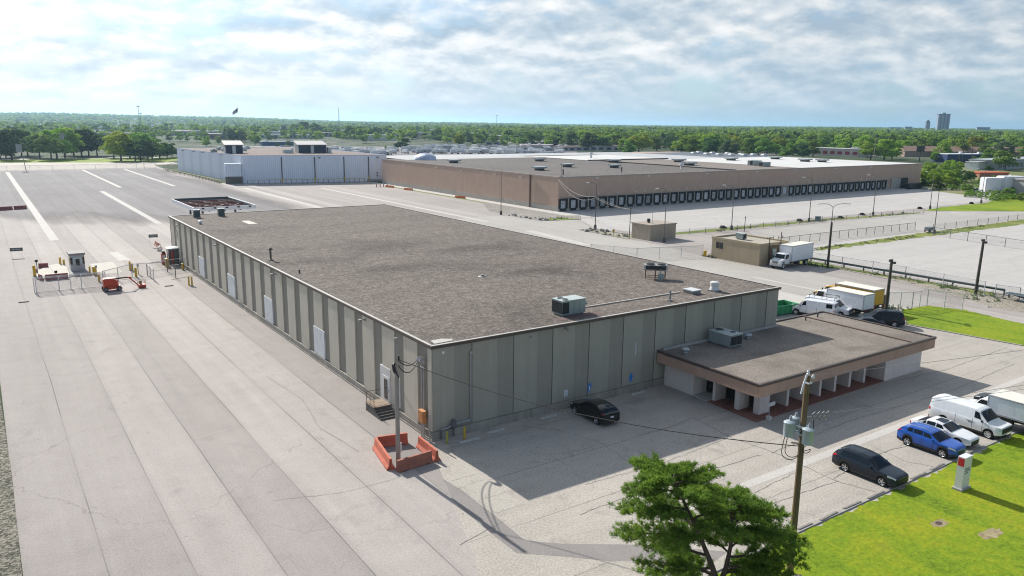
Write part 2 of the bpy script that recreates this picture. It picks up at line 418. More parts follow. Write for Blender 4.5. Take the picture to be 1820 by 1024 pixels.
sheet('asphalt_patch', [(-2.64,-6.2),(-3.65,-9.25),(-3.8,-14),(-3.77,-16.7),(-1.8,-18.4),(.2,-20.3),(2.2,-21.6),(5.0,-23.5),(6.4,-23.2),(3.2,-20.2),(-.9,-17.4),(-2.59,-15.85),(-2.46,-12.9),(-2.41,-8.5)], .011, PAVE_PATCH)
sheet('concrete_walk', [(-.9,-4.6),(-.3,-1.3),(.0,-1.3),(-.15,-12.2),(-2.2,-12.2),(-2.3,-6.3)], .014, pavement('walk_concrete',(.37,.34,.295),(.47,.435,.385),cracks=.6,crackscale=.2,stains=.4,joints=(0,3.4,0,0),grit=.6))
sheet('gutter_strip', [(7,-18.7),(66,-18.2),(66,-17.5),(7,-17.9)], .012, CONC_STRIP)
b = MB()
for x0, x1, y0, y1 in ((-8.15,-6.3,96.9,107.3),(-12.7,-9.2,85.3,96.7)): pass
sheet('concrete_pad', [(-12.6,85.4),(-9.25,85.3),(-9.1,96.6),(-12.7,96.1)], .01, CONC)
sheet('concrete_strip', [(-8.15,96.9),(-6.3,96.9),(-6.9,107.3),(-8.4,107.3)], .01, CONC_STRIP)
sheet('service_road', [(41.5,0),(66,.1),(73,4.6),(84.5,4),(86,30),(83,36),(82.6,46),(86,66),(85.5,87),(90.3,88),(98,104),(88,107),(87.6,120),(72,120),(60,100),(56,95.5),(41.5,95.5)], .005, PAVE_ROAD)
sheet('concrete_gutter', [(74.1,-8),(75.0,-8),(75.1,30),(74.3,30)], .010, CONC_STRIP)
for q in ([(72,70),(74,69.5),(76.3,93),(74,93)], [(60.5,9),(69,12),(69.5,26),(62,24)]): sheet('concrete_pad', q, .010, CONC_STRIP)
sheet('truck_court', [(105,104),(88,119),(88,120.2),(290,120.2),(276,108),(262,78),(240,75),(117,74.5),(97,74),(91,88),(99,104)], .006, PAVE_COURT)
sheet('trailer_lot', [(97,35.5),(104,46.5),(118,66),(200,66),(226,53),(300,53),(300,-40),(96,-40)], .007, PAVE_COURT)
sheet('trailer_road', [(104.5,49),(120,67.5),(193,67.5),(226,53.5),(262,52),(262,45.5),(204,45.2),(152,45)], .011, PAVE_ROAD)
# grass
sheet('lawn', rag([(3.5,-24.45),(9,-24.28),(22,-24.3),(40,-24.15),(68,-24.0),(71,-45),(71,-70),(-6,-70),(0,-35)]), .03, LAWN)
sheet('roadside_lawn', rag([(66.2,-.4),(69.5,2.2),(73.3,4.4),(78.6,3.9),(80.5,0),(79,-8),(75.6,-13),(71.5,-14),(68.2,-12.6)]), .03, LAWN)
sheet('grass_strip', rag([(97,71.2),(117,70),(150,70.2),(193,66.6),(195,68),(160,72.4),(117,73.4),(97.5,73.6)], .28, .9, 83), .02, ROUGHGRASS)
sheet('grass_strip', rag([(107,41),(125,40.6),(150,40.2),(192,39.6),(262,38),(262,43),(204,44.6),(152,44.2),(112,43.4)], .28, .9, 92), .02, ROUGHGRASS)
sheet('grass_strip', rag([(200,70.2),(207,66),(226,53.8),(300,53.2),(300,80),(262,77.5),(243,72.6),(215,72.8)], .28, .9, 83), .02, LAWN)
sheet('grass_strip', rag([(92.4,36),(96.6,36),(95.2,26),(95.7,2),(93.3,2),(93.6,26),(91.7,31)], .28, .9, 67), .016, ROUGHGRASS)
sheet('gravel_strip', rag([(93.2,27),(94.6,27),(95.2,10),(95.4,-8),(86.2,-8),(85.1,-1),(88,4),(91.8,15.5)], .2, .6), .012, gravelmat('dry_gravel', [(.3,(.16,.14,.11)),(.55,(.30,.27,.22)),(.8,(.42,.38,.32))], 8, big=.3))
sheet('grass_patch', [(90.5,106.5),(92,109.2),(97,108),(99.2,104.8),(98,103.7),(92,105)], .02, LAWN)
sheet('gravel_island', [(88,106),(90.3,104.8),(98.6,103.6),(104,110),(104.3,165),(99.3,165),(98.8,150),(88.4,130)], .012, GRAV)
sheet('gravel_island', [(85.6,71.5),(90.2,70.8),(97.4,71),(97.4,73.6),(90.3,77),(89.6,87),(86.2,88)], .016, gravelmat('island_gravel', [(.3,(.12,.13,.07)),(.55,(.30,.29,.20)),(.8,(.42,.40,.34))], 8, big=.5))
sheet('sidewalk', [(100.8,112),(104.5,110.4),(104.6,120.2),(104.6,240),(101.6,240)], .02, CONC_STRIP)
sheet('grass_strip', rag([(99.6,150),(100.8,150),(101.4,215),(99.9,214)], .28, .9, 45), .018, ROUGHGRASS)
# worn spots in the lawn
t = NT('worn_lawn_soil'); p = t.pos(); WORN = t.out(t.ramp(t.noise(p, 2.2, 5, .7), [(.35,(.20,.15,.085)),(.65,(.36,.31,.17))]), .95)
def spot(name, cx, cy, rx, ry, z, m, seed):
    R_ = random.Random(seed); b = MB(); n = 22
    b.face([(cx+rx*cos(2*pi*i/n)*R_.uniform(.7,1.15), cy+ry*sin(2*pi*i/n)*R_.uniform(.7,1.15), z) for i in range(n)])
    return structure(b.build(name, m))
spot('bare_patch', 19.9, -28.25, .75, .42, .036, WORN, 1); spot('bare_patch', 21.2, -30.6, 1.1, .45, .036, WORN, 2)
spot('bare_patch', 19.9, -28.2, .28, .2, .041, flatmat('dark_soil', (.07,.05,.05), .95), 3)
t = NT('oil_stain'); p = t.pos(); tcx = t.node('ShaderNodeTexCoord').outputs['Generated']
dd = t.node('ShaderNodeVectorMath', operation='DISTANCE'); t.link(tcx, dd.inputs[0]); dd.inputs[1].default_value = (.5,.5,0)
al = t.math('MULTIPLY', t.ramp(dd.outputs['Value'], [(.2,1.0),(.5,0.0)]), t.ramp(t.noise(p, 2.6, 6, .75), [(.36,0.0),(.55,.9)]))
t.b.inputs['Base Color'].default_value = (.05,.05,.05,1); t.b.inputs['Roughness'].default_value = .6; t.link(al, t.b.inputs['Alpha']); OIL = t.m
for i, (x, y, a, b_) in enumerate(((.9,-3.0,1.6,.9),(3.0,-4.2,.6,.3),(4.2,-3.6,.7,.25),(2.4,-4.9,.6,.2),(6.8,-2.05,.7,.5),(-.4,-10.9,1.3,.6),(1.6,-9.3,.9,.35),(.6,-7.2,.5,.2),(-1.5,-18.6,2.2,.8),(14,-14,1.5,.5),(19.5,-21.5,1.4,.7),(16,-20,.9,.4),(-4.5,-16.9,1.0,.4),(28,-20.6,.8,.4))):
    spot('oil_stain', x, y, a, b_, .0165, OIL, 10+i)
# tarred cracks and joints that can be followed across the lot
TAR = flatmat('tar_crack', (.19,.175,.16), .9)
def crackline(pts, wd, seed, z=.0165):
    R_ = random.Random(seed); b = MB(); P_ = []
    for (x0,y0),(x1,y1) in zip(pts, pts[1:]):
        L_ = hypot(x1-x0,y1-y0); k = max(2,int(L_/.45))
        for i in range(k): f = i/k; P_.append(Vector((x0+(x1-x0)*f+R_.uniform(-.07,.07), y0+(y1-y0)*f+R_.uniform(-.07,.07), z)))
    P_.append(Vector((*pts[-1], z)))
    for A, B in zip(P_, P_[1:]):
        d = (B-A); n_ = Vector((-d.y,d.x,0)).normalized(); w0, w1 = wd*R_.uniform(.3,1), wd*R_.uniform(.3,1); b.face([A-n_*w0,B-n_*w1,B+n_*w1,A+n_*w0])
    return structure(b.build('pavement_crack', TAR))
for i,(pts,wd) in enumerate((([(13.8,-7.9),(17,-8.1),(20.4,-7.6),(19.7,-12),(20.2,-16),(19.8,-21.2),(20.6,-23.7)],.05),([(5,-12.2),(12,-12.6),(20,-12.0)],.03),([(2,-15.2),(10,-15.0),(19,-15.6)],.035),([(20,-20.9),(26,-20.2),(31,-20.7)],.04),([(24,-19),(24.6,-21),(24.2,-23.7)],.035),([(27.5,-19),(27,-22),(27.8,-23.8)],.03),([(20,-15.8),(30,-15.2),(46,-15.9),(60,-15.2)],.04),
    ([(44,-11.5),(52,-12.4),(66,-11.8)],.04),([(50,-2),(51,-8),(50.4,-16)],.035),([(9,-3),(10.5,-7),(9.8,-12)],.03),([(-2.3,-13.2),(-6,-14.2)],.03),([(-.3,-7.9),(-2.6,-8.0)],.025),([(5.5,-18.9),(12,-19.4),(19,-18.8)],.03),([(8,-21.5),(14,-20.9),(20,-21.3)],.035),([(12.5,-16),(13,-19),(12.4,-23.6)],.03),
    ([(-13.4,-3),(-9,-4.4),(-4.6,-4.4)],.018),([(-5.6,1),(-6.4,7),(-5.3,14),(-6,22)],.022),
    ([(60,12),(70,16),(73.6,15.5)],.05),([(62,30),(70,28),(74,29)],.05),([(48,20),(55,22),(60,21)],.05))): crackline(pts, wd, 60+i)
# faded parking stripes
STRIPE = paint('faded_white_paint', (.50,.50,.48), .8, var=.2, scale=4)
for x0, y0, x1, y1 in ((1.38,-1.62,3.19,-1.55),(4.11,-1.2,5.75,-1.06),(9.43,-1.03,11.2,-.95),(12.04,-.95,13.1,-.95),(19.8,-.75,21.3,-.85)):
    b = MB(); b.box(x0, x1, y0-.07, y0+.07, .0, .11); tag(b.build('wheel_stop', STRIPE), 'low white wheel stop against the grey wall base, number %s from the pole corner' % {1.38:'one', 4.11:'two', 9.43:'three', 12.04:'four', 19.8:'five'}[x0], 'wheel stop', 'white wheel stops along the grey wall')
# mown grass blades in tufts along the near lawn (too many to count)
def tufts(name, poly_fn, n, h, m, seed, z=.03):
    R_ = random.Random(seed); b = MB(); k = 0
    while k < n:
        q = poly_fn(R_)
        if q is None: continue
        x, y = q; k += 1; hh = h*R_.uniform(.5,1.3)
        for _ in range(3):
            a = R_.uniform(0, 2*pi); w_ = .05; dx, dy = cos(a)*w_, sin(a)*w_; lx, ly = R_.uniform(-.08,.08), R_.uniform(-.08,.08)
            b.face([(x-dx,y-dy,z), (x+dx,y+dy,z), (x+lx,y+ly,z+hh)])
    o = b.build(name, m); o['kind'] = 'stuff'; return o
t = NT('grass_blades'); p = t.pos(); gc = t.ramp(t.noise(p, .9, 5, .7), [(.38,(.17,.26,.010)),(.5,(.20,.29,.012)),(.66,(.28,.31,.015))]); GB = t.out(gc, .8, 0, .2)
tl = t.node('ShaderNodeBsdfTranslucent'); t.link(gc, tl.inputs[0]); mx = t.node('ShaderNodeMixShader'); mx.inputs[0].default_value = .5; t.link(t.b.outputs[0], mx.inputs[1]); t.link(tl.outputs[0], mx.inputs[2]); t.link(mx.outputs[0], t.n['Material Output'].inputs[0])
def lawnpt(R_):
    x = R_.uniform(2, 60); y = -24.12-R_.uniform(0,1)**2.2*9
    if x < 3.2 and y > -34: return None
    if (x-20)**2/1+(y+28.2)**2/.3 < .6 or (x-21.2)**2/1.6+(y+30.6)**2/.25 < .7: return None
    return x, y
def rgpt(R_):
    x = R_.uniform(67, 79); y = R_.uniform(-12.5, 4)
    return (x, y) if y < 4.2-.0 and (x-66.2)*.62 > (y+.4)*1.0 and x < 78.5 and y > -12.5+(x-68)*-.2 else None
# kerbs and parking blocks
def kerb(pts, wd=.3, h=.13, name='kerb'):
    b = MB()
    for (x0,y0),(x1,y1) in zip(pts, pts[1:]):
        d = Vector((x1-x0, y1-y0)); L_ = d.length; d /= L_; nx, ny = -d.y*wd/2, d.x*wd/2
        b.prism([(x0-nx,y0-ny),(x1-nx,y1-ny),(x1+nx,y1+ny),(x0+nx,y0+ny)], -.02, h)
    return structure(b.build(name, CURB))
kerb([(3.2,-24.2),(9,-24.05),(68,-23.85)], .22, .075)
kerb([(66.1,-.3),(68.05,-12.5)], .2, .1); kerb([(73.2,4.6),(66.2,-.1)], .2, .1)
kerb([(93.2,27),(91.7,15.5),(87.9,4.1),(85,-1.1)], .25, .12)
kerb([(85.5,71.5),(86,88),(89.6,87.4),(90.4,77.2)], .25, .13); kerb([(88,106),(98.8,103.4),(104,110)], .25, .13)
# ------------------------------------------------------------------ main grey warehouse
def concwall(name, c0, c1, streak=.25, rough=.85, dirt=(.10,.10,.085)):
    t = NT(name); p = t.pos()
    a = t.noise(p, .35, 5, .65); b = t.noise(t.pos((1.6,1.6,.12)), 1, 5, .65); f = t.noise(p, 18, 3, .7)
    c = t.ramp(t.math('ADD', t.math('MULTIPLY', a, .5), t.math('MULTIPLY', b, .5)), [(.32, c0), (.68, c1)])
    c = t.mix(.25, c, t.ramp(f, [(.3,.4),(.7,.6)]), 'OVERLAY')
    st = t.ramp(t.noise(t.pos((2.4,2.4,.10)), 1, 6, .7, .2), [(.58, 0.0), (.78, streak)])
    c = t.mix(st, c, dirt); t.bump(f, .2, .02)
    return t.out(c, rough, 0, .25)
W_SUNLIT = concwall('sunlit_light_precast', (.52,.475,.385), (.60,.55,.455))  # light ribs, paler than the front ones: grazing sunlight put into their colour
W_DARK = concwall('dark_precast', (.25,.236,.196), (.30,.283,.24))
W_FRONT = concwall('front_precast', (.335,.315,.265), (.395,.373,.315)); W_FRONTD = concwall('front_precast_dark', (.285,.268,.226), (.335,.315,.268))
W_BASE = concwall('weathered_foundation', (.20,.185,.16), (.42,.39,.34), .85, dirt=(.06,.058,.05))
COPING = paint('brown_metal_coping', (.085,.062,.052), .5, var=.2); COPLIGHT = paint('pale_drip_edge', (.46,.44,.41), .5)
t = NT('roof_gravel'); p = t.pos()
n1 = t.noise(p, 4.2, 8, .86); n4 = t.noise(p, 1.1, 5, .7); n2 = t.noise(p, .055, 5, .58, .5)
n3 = t.noise(t.pos((.03,.16,1), loc=(3,1,0)), 1, 5, .62, .5)   # slow drift and ponding marks
c = t.ramp(t.math('ADD', t.math('MULTIPLY', n1, .8), t.math('MULTIPLY', n4, .2)), [(.36,(.042,.035,.030)),(.5,(.146,.123,.107)),(.63,(.36,.312,.275))])
c = t.mix(1.0, c, t.ramp(n2, [(.33,.66),(.47,.97),(.7,1.03)]), 'MULTIPLY'); c = t.mix(1.0, c, t.ramp(n3, [(.35,.86),(.55,1.0)]), 'MULTIPLY')
for cx_, cy_, rx_, ry_ in ((18,46,9,5),(26,38,8,4),(12,30,6,3.5),(24,20,7,3)):   # ponding stains
    dn = t.node('ShaderNodeVectorMath', operation='DISTANCE'); mpx = t.pos((1/rx_,1/ry_,0)); t.link(mpx, dn.inputs[0]); dn.inputs[1].default_value = (cx_/rx_, cy_/ry_, 0)
    dd_ = t.math('ADD', dn.outputs['Value'], t.math('MULTIPLY', t.math('SUBTRACT', t.noise(p, .22, 6, .68), .5), 1.3))
    c = t.mix(1.0, c, t.ramp(dd_, [(.3,.66),(1.0,1.0)]), 'MULTIPLY')
t.bump(n1, .5, .04); ROOFG = t.out(c, .95, 0, .2)

WX, WY, WH = 40.65, 94.4, 7.5
wh = thing('warehouse', 'long grey ribbed concrete warehouse with a flat gravel roof', 'warehouse')
b = MB()
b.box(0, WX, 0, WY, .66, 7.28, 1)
def ribs(lo, hi, start, per, gap, put):
    a = start
    while a < hi:
        s = max(lo, a+gap); e = min(hi, a+per)
        if e-s > .2: put(s, e)
        a += per
PR = .11
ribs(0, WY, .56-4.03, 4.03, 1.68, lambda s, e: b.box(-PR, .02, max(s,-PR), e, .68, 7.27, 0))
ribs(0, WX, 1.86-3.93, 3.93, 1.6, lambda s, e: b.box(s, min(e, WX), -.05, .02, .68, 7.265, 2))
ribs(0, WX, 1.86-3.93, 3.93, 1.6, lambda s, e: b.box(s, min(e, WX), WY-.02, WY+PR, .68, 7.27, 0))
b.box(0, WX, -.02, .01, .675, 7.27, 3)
b.build('wall', [W_SUNLIT, W_DARK, W_FRONT, W_FRONTD], wh)
for i in range(10): x = 3.46+3.93*i; MB().box(x-.015, x+.015, -.056, 0, .7, 7.25).build('panel_joint', flatmat('joint_sealant', (.06,.06,.055), .9), wh)
b = MB(); b.box(-.2, WX+.2, -.2, WY+.2, -.05, .64); b.box(-.26,WX+.26,-.26,WY+.26,-.05,.12); b.build('foundation', W_BASE, wh)
b = MB(); b.face([(.1,.1,7.46),(WX-.1,.1,7.46),(WX-.1,WY-.1,7.46),(.1,WY-.1,7.46)]); b.build('roof', ROOFG, wh)
b = MB()
for x0,x1,y0,y1 in ((-.2,WX+.2,-.2,.12),(-.2,WX+.2,WY-.12,WY+.2),(-.2,.12,.12,WY-.12),(WX-.12,WX+.2,.12,WY-.12)):
    b.box(x0,x1,y0,y1,7.285,7.52,0)
    b.box(x0+.05,x1-.05,y0+.05,y1-.05,7.523,7.54,1)
b.build('coping', [COPING, COPLIGHT], wh)
INFILL = paint('white_infill_panel', (.66,.68,.69), .6, var=.08, dirt=(.36,.36,.34))
for y1, y0 in ((24.9,22.0),(41.3,38.3),(57.5,54.1),(73.9,70.7)):
    b = MB(); b.box(-.155, 0, y0, y1, .69, 3.55); b.build('infill_panel', INFILL, wh)
b = MB(); b.box(-.15, 0, 88.3, 89.3, 4.7, 5.8); b.build('louvre_window', flatmat('dark_window', (.015,.017,.02), .2), wh)
LAMPM = paint('grey_lamp_housing', (.30,.29,.27), .5, .3); LENS = flatmat('lamp_lens', (.75,.74,.68), .2)
def walllight(parent, x, y, z, dx, dy, s=1.0, m=None):
    b = MB(); b.cbox(dx*.06*s, dy*.06*s, -.1*s, .16*s, .16*s, .2*s, 0)
    b.tube((dx*.1*s,dy*.1*s,.02*s), (dx*.42*s,dy*.42*s,.06*s), .035*s, n=6)
    c = Vector((dx*.5*s, dy*.5*s, .0)); b.cbox(c.x, c.y, -.1*s, .3*s, .3*s, .17*s, 0, .05*s)
    o = b.build('wall_light', m or LAMPM, parent, (x,y,z)); return o
for y in (11.9, 36.3, 61.2, 85.7): walllight(wh, -PR, y, 6.98, -1, 0)
walllight(wh, 12.6, -.05, 7.1, 0, -1); walllight(wh, 8.95, -.05, 4.4+2.5, 0, -1, .5)
# entrance in the left wall
DOORW = paint('white_door_paint', (.62,.62,.60), .5, var=.06); GLASSD = flatmat('dark_glass', (.012,.014,.016), .06, 0, .6)
d = MB(); d.box(-.16, 0, 7.1, 9.05, .69, 3.7); d = d.build('entrance_door', DOORW, wh)
MB().box(-.20, -.155, 7.3, 8.55, .75, 2.95).build('door_leaf', paint('door_frame_white', (.66,.66,.64), .4), d)
MB().box(-.215, -.19, 7.55, 8.2, .95, 2.7).build('door_glass', GLASSD, d)
MB().cbox(-.24, 7.42, 1.65, .06, .05, .3).build('handle', flatmat('steel', (.4,.4,.4), .3, 1), d)
# services on the corner
GALV = paint('galvanised_pipe', (.42,.43,.43), .45, .5, var=.12)
b = MB(); b.path([(3.3,-.13,6.5),(3.3,-.13,1.0),(1.9,-.16,.98),(1.2,-.3,.86),(.5,-.3,.8)], .065, 8); b.box(3.2,3.4,-.2,-.05,6.45,6.6); b.build('downpipe', GALV, wh)
b = MB(); b.cbox(1.65,-.3,.85,.35,.35,.45,0,.05); b.tube((1.65,-.3,.1),(1.65,-.3,.9),.06); b.lathe([(.14,1.3),(.14,1.42),(.05,1.46)],1.65,-.3,10); MB().tube((.55,-.3,.05),(.55,-.3,.85),.07).build('gas_riser', paint('dark_gas_meter',(.16,.17,.18),.5,.3), wh); b.build('gas_meter', paint('dark_gas_meter',(.16,.17,.18),.5,.3), wh)
b = MB(); b.tube((-.2,1.32,.7),(-.2,1.32,6.0),.05); b.tube((-.2,1.05,.7),(-.2,1.05,5.6),.05)
for i in range(3): b.path([(-.22,1.3-.2*i,5.9),(-.3,1.25-.2*i,6.35),(-.55,1.2-.2*i,6.4),(-.7,1.15-.2*i,6.15)], .07, 7)
b.cbox(-.2,1.15,5.5,.14,.7,.1); b.build('service_entrance', paint('weathered_conduit', (.34,.34,.35), .5, .4), wh)
b = MB(); b.cbox(-.42,.95,1.25,.36,.75,.95,0,.04); mb_ = b.build('meter_cabinet', paint('orange_cabinet', (.50,.22,.07), .6, var=.2, dirt=(.2,.11,.06)), wh)
b = MB(); b.tube((-.42,.75,0),(-.42,.75,1.25),.06); b.tube((-.42,1.1,0),(-.42,1.1,1.25),.06); b.tube((-.45,-.28,0),(-.45,-.28,2.3),.055); b.build('conduit', GALV, wh)
# notices and paint marks
b = MB(); b.box(12.65,13.0,-.075,-.052,1.05,1.6); sg = b.build('notice', flatmat('notice_white', (.75,.76,.78), .5), wh)
b = MB()
for i in range(5): b.box(12.70,12.95-.05*(i%2),-.080,-.0755,1.12+.085*i,1.15+.085*i)
b.build('notice_text', flatmat('notice_grey', (.35,.36,.4), .6), sg)
BLUE = flatmat('blue_spray_paint', (.03,.22,.62), .6)
for x, s in ((15.42, 1), (20.31, 1)):
    b = MB(); b.box(x-.13,x+.13,-.062,-.0515,1.0,1.42); b.face([(x-.28,-.062,1.38),(x+.28,-.062,1.38),(x+.02,-.062,1.86)]); b.box(x-.2,x-.13,-.062,-.0515,.9,1.1)
    bl = b.build('accessible_mark', BLUE, wh)
    if x < 18: MB().box(x-.05,x+.06,-.067,-.0625,1.1,1.5).build('white_figure', flatmat('notice_white',(.75,.76,.78),.5), bl)
b = MB(); b.box(20.71,20.81,-.060,-.0515,3.4,4.6); b.build('paint_streak', flatmat('faded_white', (.55,.56,.55), .8), wh)
b = MB(); b.box(.82,1.0,-.07,-.052,6.75,6.95); b.build('small_tag', flatmat('notice_white',(.75,.76,.78),.5), wh)
# roof details that are built in
b = MB(); b.face([(.5,.5,7.475),(2.1,.6,7.475),(2.3,1.0,7.475),(1.6,1.5,7.475),(.6,1.4,7.475)]); b.build('corner_flashing', COPLIGHT, wh)
b = MB(); b.box(16.6,30.0,3.6,3.72,7.47,7.56,0); b.build('gas_line', paint('pale_pipe',(.55,.50,.44),.6), wh)
b = MB(); b.face([(8.6,77.3,7.475),(10.0,77.1,7.475),(9.9,81.8,7.475),(8.7,82.0,7.475)]); b.build('membrane_patch', paint('pale_membrane',(.50,.46,.41),.8), wh)
b = MB(); b.face([(13.0,1.0,7.474),(17.8,.9,7.474),(17.6,1.9,7.474),(13.0,1.8,7.474)]); b.build('walkway_pad', paint('dark_pad',(.13,.08,.075),.9,var=.3), wh)

# entrance steps (a block of their own against the wall)
st = thing('entrance_steps', 'rusty concrete steps with short rails below the white door', 'steps', (-.95, 7.6, 0))
b = MB(); b.box(-.75,.75,-.6,1.1,0,.68); 
for i in range(4): b.box(-.75,.75,-1.8+.3*i,-1.5+.3*i+.002,0,.14+.135*i)
b.build('steps', paint('stained_step_concrete',(.13,.12,.11),.9,var=.3,dirt=(.05,.045,.04)), st)
b = MB(); b.box(-.78,.78,-.62,1.13,.68,.74); b.build('landing', paint('rusty_landing',(.27,.20,.14),.85,var=.3), st)
b = MB()
for y in (-.5,.3,1.0): b.tube((-.7,y,.72),(-.7,y,1.65),.025)
for z in (1.2,1.65): b.tube((-.7,-.5,z),(-.7,1.0,z),.025)
b.tube((-.7,1.0,1.65),(.6,1.0,1.65),.025)
b.build('handrail', paint('rusty_rail',(.20,.10,.06),.8,.3), st)

# ------------------------------------------------------------------ front office annex
AX0, AX1, AY0 = 23.34, 50.25, -11.7
an = thing('office_annex', 'low office wing with brown fascia and white fins on the warehouse front', 'office building', (0,0,0))
WHITEW = concwall('white_rendered_block', (.68,.59,.545), (.78,.69,.64), .2, dirt=(.35,.32,.31))
FASC = concwall('brown_fascia', (.39,.255,.19), (.48,.32,.245), .35, dirt=(.12,.08,.065))
b = MB()
b.box(24.4, 24.7, -3.55, -.22, 0, 2.4); b.box(24.4, 26.2, -3.85, -3.55, 0, 2.4)     # left wall and return
b.box(26.2, 26.45, -3.55, -3.2, 0, 2.4); b.build('wall', WHITEW, an); MB().box(26.2,26.4,-5.6,-4.7,0,2.4).build('wall', WHITEW, an); b = MB()
b.box(43.0, 49.4, -10.95, -10.65, 0, 2.4); b.box(49.1, 49.4, -10.65, .7, 0, 2.4); b.box(43.0,43.3,-10.65,-8.6,0,2.4)
b.box(40.9, 49.1, .4, .7, 0, 2.4)
b.build('wall', WHITEW, an)
def fin(x0,x1,y0,y1): MB().box(x0,x1,y0,y1,0,2.4).build('fin_column', WHITEW, an)
for x in (29.3,31.65,33.95,36.2,38.5,40.85): fin(x-.16,x+.16,-10.2,-8.55)
fin(24.9,26.3,-5.95,-5.65); fin(24.9,26.3,-8.55,-8.1); fin(25.45,26.75,-10.25,-9.65)
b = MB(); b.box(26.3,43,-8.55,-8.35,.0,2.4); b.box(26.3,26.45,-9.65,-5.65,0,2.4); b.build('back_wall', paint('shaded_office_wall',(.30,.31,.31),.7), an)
BRONZE = flatmat('bronze_frame', (.16,.115,.08), .4, .4)
def glazing(x0,x1,y0,y1,z0,z1,axis,n=2):
    g = MB()
    if axis == 'x': g.box(x0,x1,y0-.05,y0,z0,z1)
    else: g.box(x0-.05,x0,y0,y1,z0,z1)
    o = g.build('window', GLASSD, an); f = MB()
    for i in range(n+1):
        if axis == 'x': xx = x0+(x1-x0)*i/n; f.box(xx-.05,xx+.05,y0-.09,y0-.045,z0,z1)
        else: yy = y0+(y1-y0)*i/n; f.box(x0-.09,x0-.045,yy-.05,yy+.05,z0,z1)
    for zz in (z0, z1-.08):
        if axis == 'x': f.box(x0,x1,y0-.085,y0-.046,zz,zz+.08)
        else: f.box(x0-.085,x0-.046,y0,y1,zz,zz+.08)
    f.build('window_frame', BRONZE, o)
glazing(26.3,26.3,-8.0,-6.05,.08,2.3,'y'); glazing(26.3,26.3,-9.6,-8.6,.08,2.3,'y',2); glazing(26.2,26.2,-4.7,-3.9,.08,2.2,'y',1)
for x0,x1 in ((26.9,28.2),(29.5,30.3),(31.85,32.5),(34.15,34.9),(36.4,37.1),(38.7,39.4),(41.05,42.9)): glazing(x0,x1,-8.55,-8.55,.1,2.3,'x',2)
b = MB()
b.box(AX0,AX1,AY0,AY0+.25,2.38,3.31); b.box(AX0,AX0+.25,AY0+.25,-.22,2.38,3.31); b.box(AX1-.25,AX1,AY0+.25,1.05,2.38,3.31); b.box(40.95,AX1-.25,.8,1.05,2.38,3.31)
b.build('fascia', FASC, an)
b = MB(); b.box(AX0+.25,AX1-.25,AY0+.25,-.21,2.40,2.5); b.box(40.9,AX1-.25,-.21,.8,2.40,2.5); b.build('soffit', paint('soffit_paint',(.34,.30,.28),.8), an)
t = NT('annex_roof_gravel'); p = t.pos(); v = t.noise(p, 9, 4, .8); n2 = t.noise(p, .25, 5, .6, .5)
c = t.ramp(v, [(.3,(.12,.101,.084)),(.5,(.225,.196,.168)),(.7,(.36,.32,.28))]); c = t.mix(1.0, c, t.ramp(n2, [(.35,.72),(.6,1.05)]), 'MULTIPLY'); t.bump(v,.4,.03); ROOFA = t.out(c, .95, 0, .2)
b = MB(); b.prism([(AX0+.1,AY0+.1),(AX1-.1,AY0+.1),(AX1-.1,.95),(40.9,.95),(40.9,-.21),(AX0+.1,-.21)], 3.2, 3.42); b.build('roof', ROOFA, an)
b = MB()
b.box(AX0-.06,AX1+.06,AY0-.06,AY0+.2,3.312,3.53); b.box(AX0-.06,AX0+.2,AY0+.2,-.22,3.312,3.53); b.box(AX1-.2,AX1+.06,AY0+.2,1.1,3.312,3.53); b.box(40.95,AX1-.2,.85,1.1,3.312,3.53)
b.build('roof_edge', COPING, an)
b = MB(); b.box(46.35,46.6,AY0+.2,.85,3.42,3.53); b.build('roof_joint', paint('brown_expansion_joint',(.17,.115,.095),.7), an)
b = MB(); b.box(24.0,40.6,-.40,-.21,3.42,3.62); b.build('wall_flashing', paint('pale_flashing',(.40,.39,.38),.6,var=.2), an)
b = MB(); b.tube((24.33,-.6,0),(24.33,-.6,2.4),.05); b.build('downpipe', DOORW, an)
t = NT('red_brick_paving'); p = t.pos(); br = t.node('ShaderNodeTexBrick'); t.link(p, br.inputs['Vector']); br.inputs['Scale'].default_value = 4.0
br.inputs['Color1'].default_value = (.26,.11,.08,1); br.inputs['Color2'].default_value = (.33,.145,.11,1); br.inputs['Mortar'].default_value = (.16,.10,.085,1); br.inputs['Mortar Size'].default_value = .012
n = t.noise(p, .8, 5, .65); BRK = t.out(t.mix(1.0, br.outputs['Color'], t.ramp(n, [(.3,.7),(.7,1.1)]), 'MULTIPLY'), .85)
slab('brick_paving', [(24.3,-5.2),(23.95,-11.2),(43.0,-11.0),(43.0,-8.5),(26.3,-8.5),(26.3,-5.2)], -.02, .05, BRK)
slab('concrete_stoop', [(24.4,-3.85),(24.2,-5.6),(26.2,-5.6),(26.2,-3.85)], -.02, .09, CONC_STRIP)

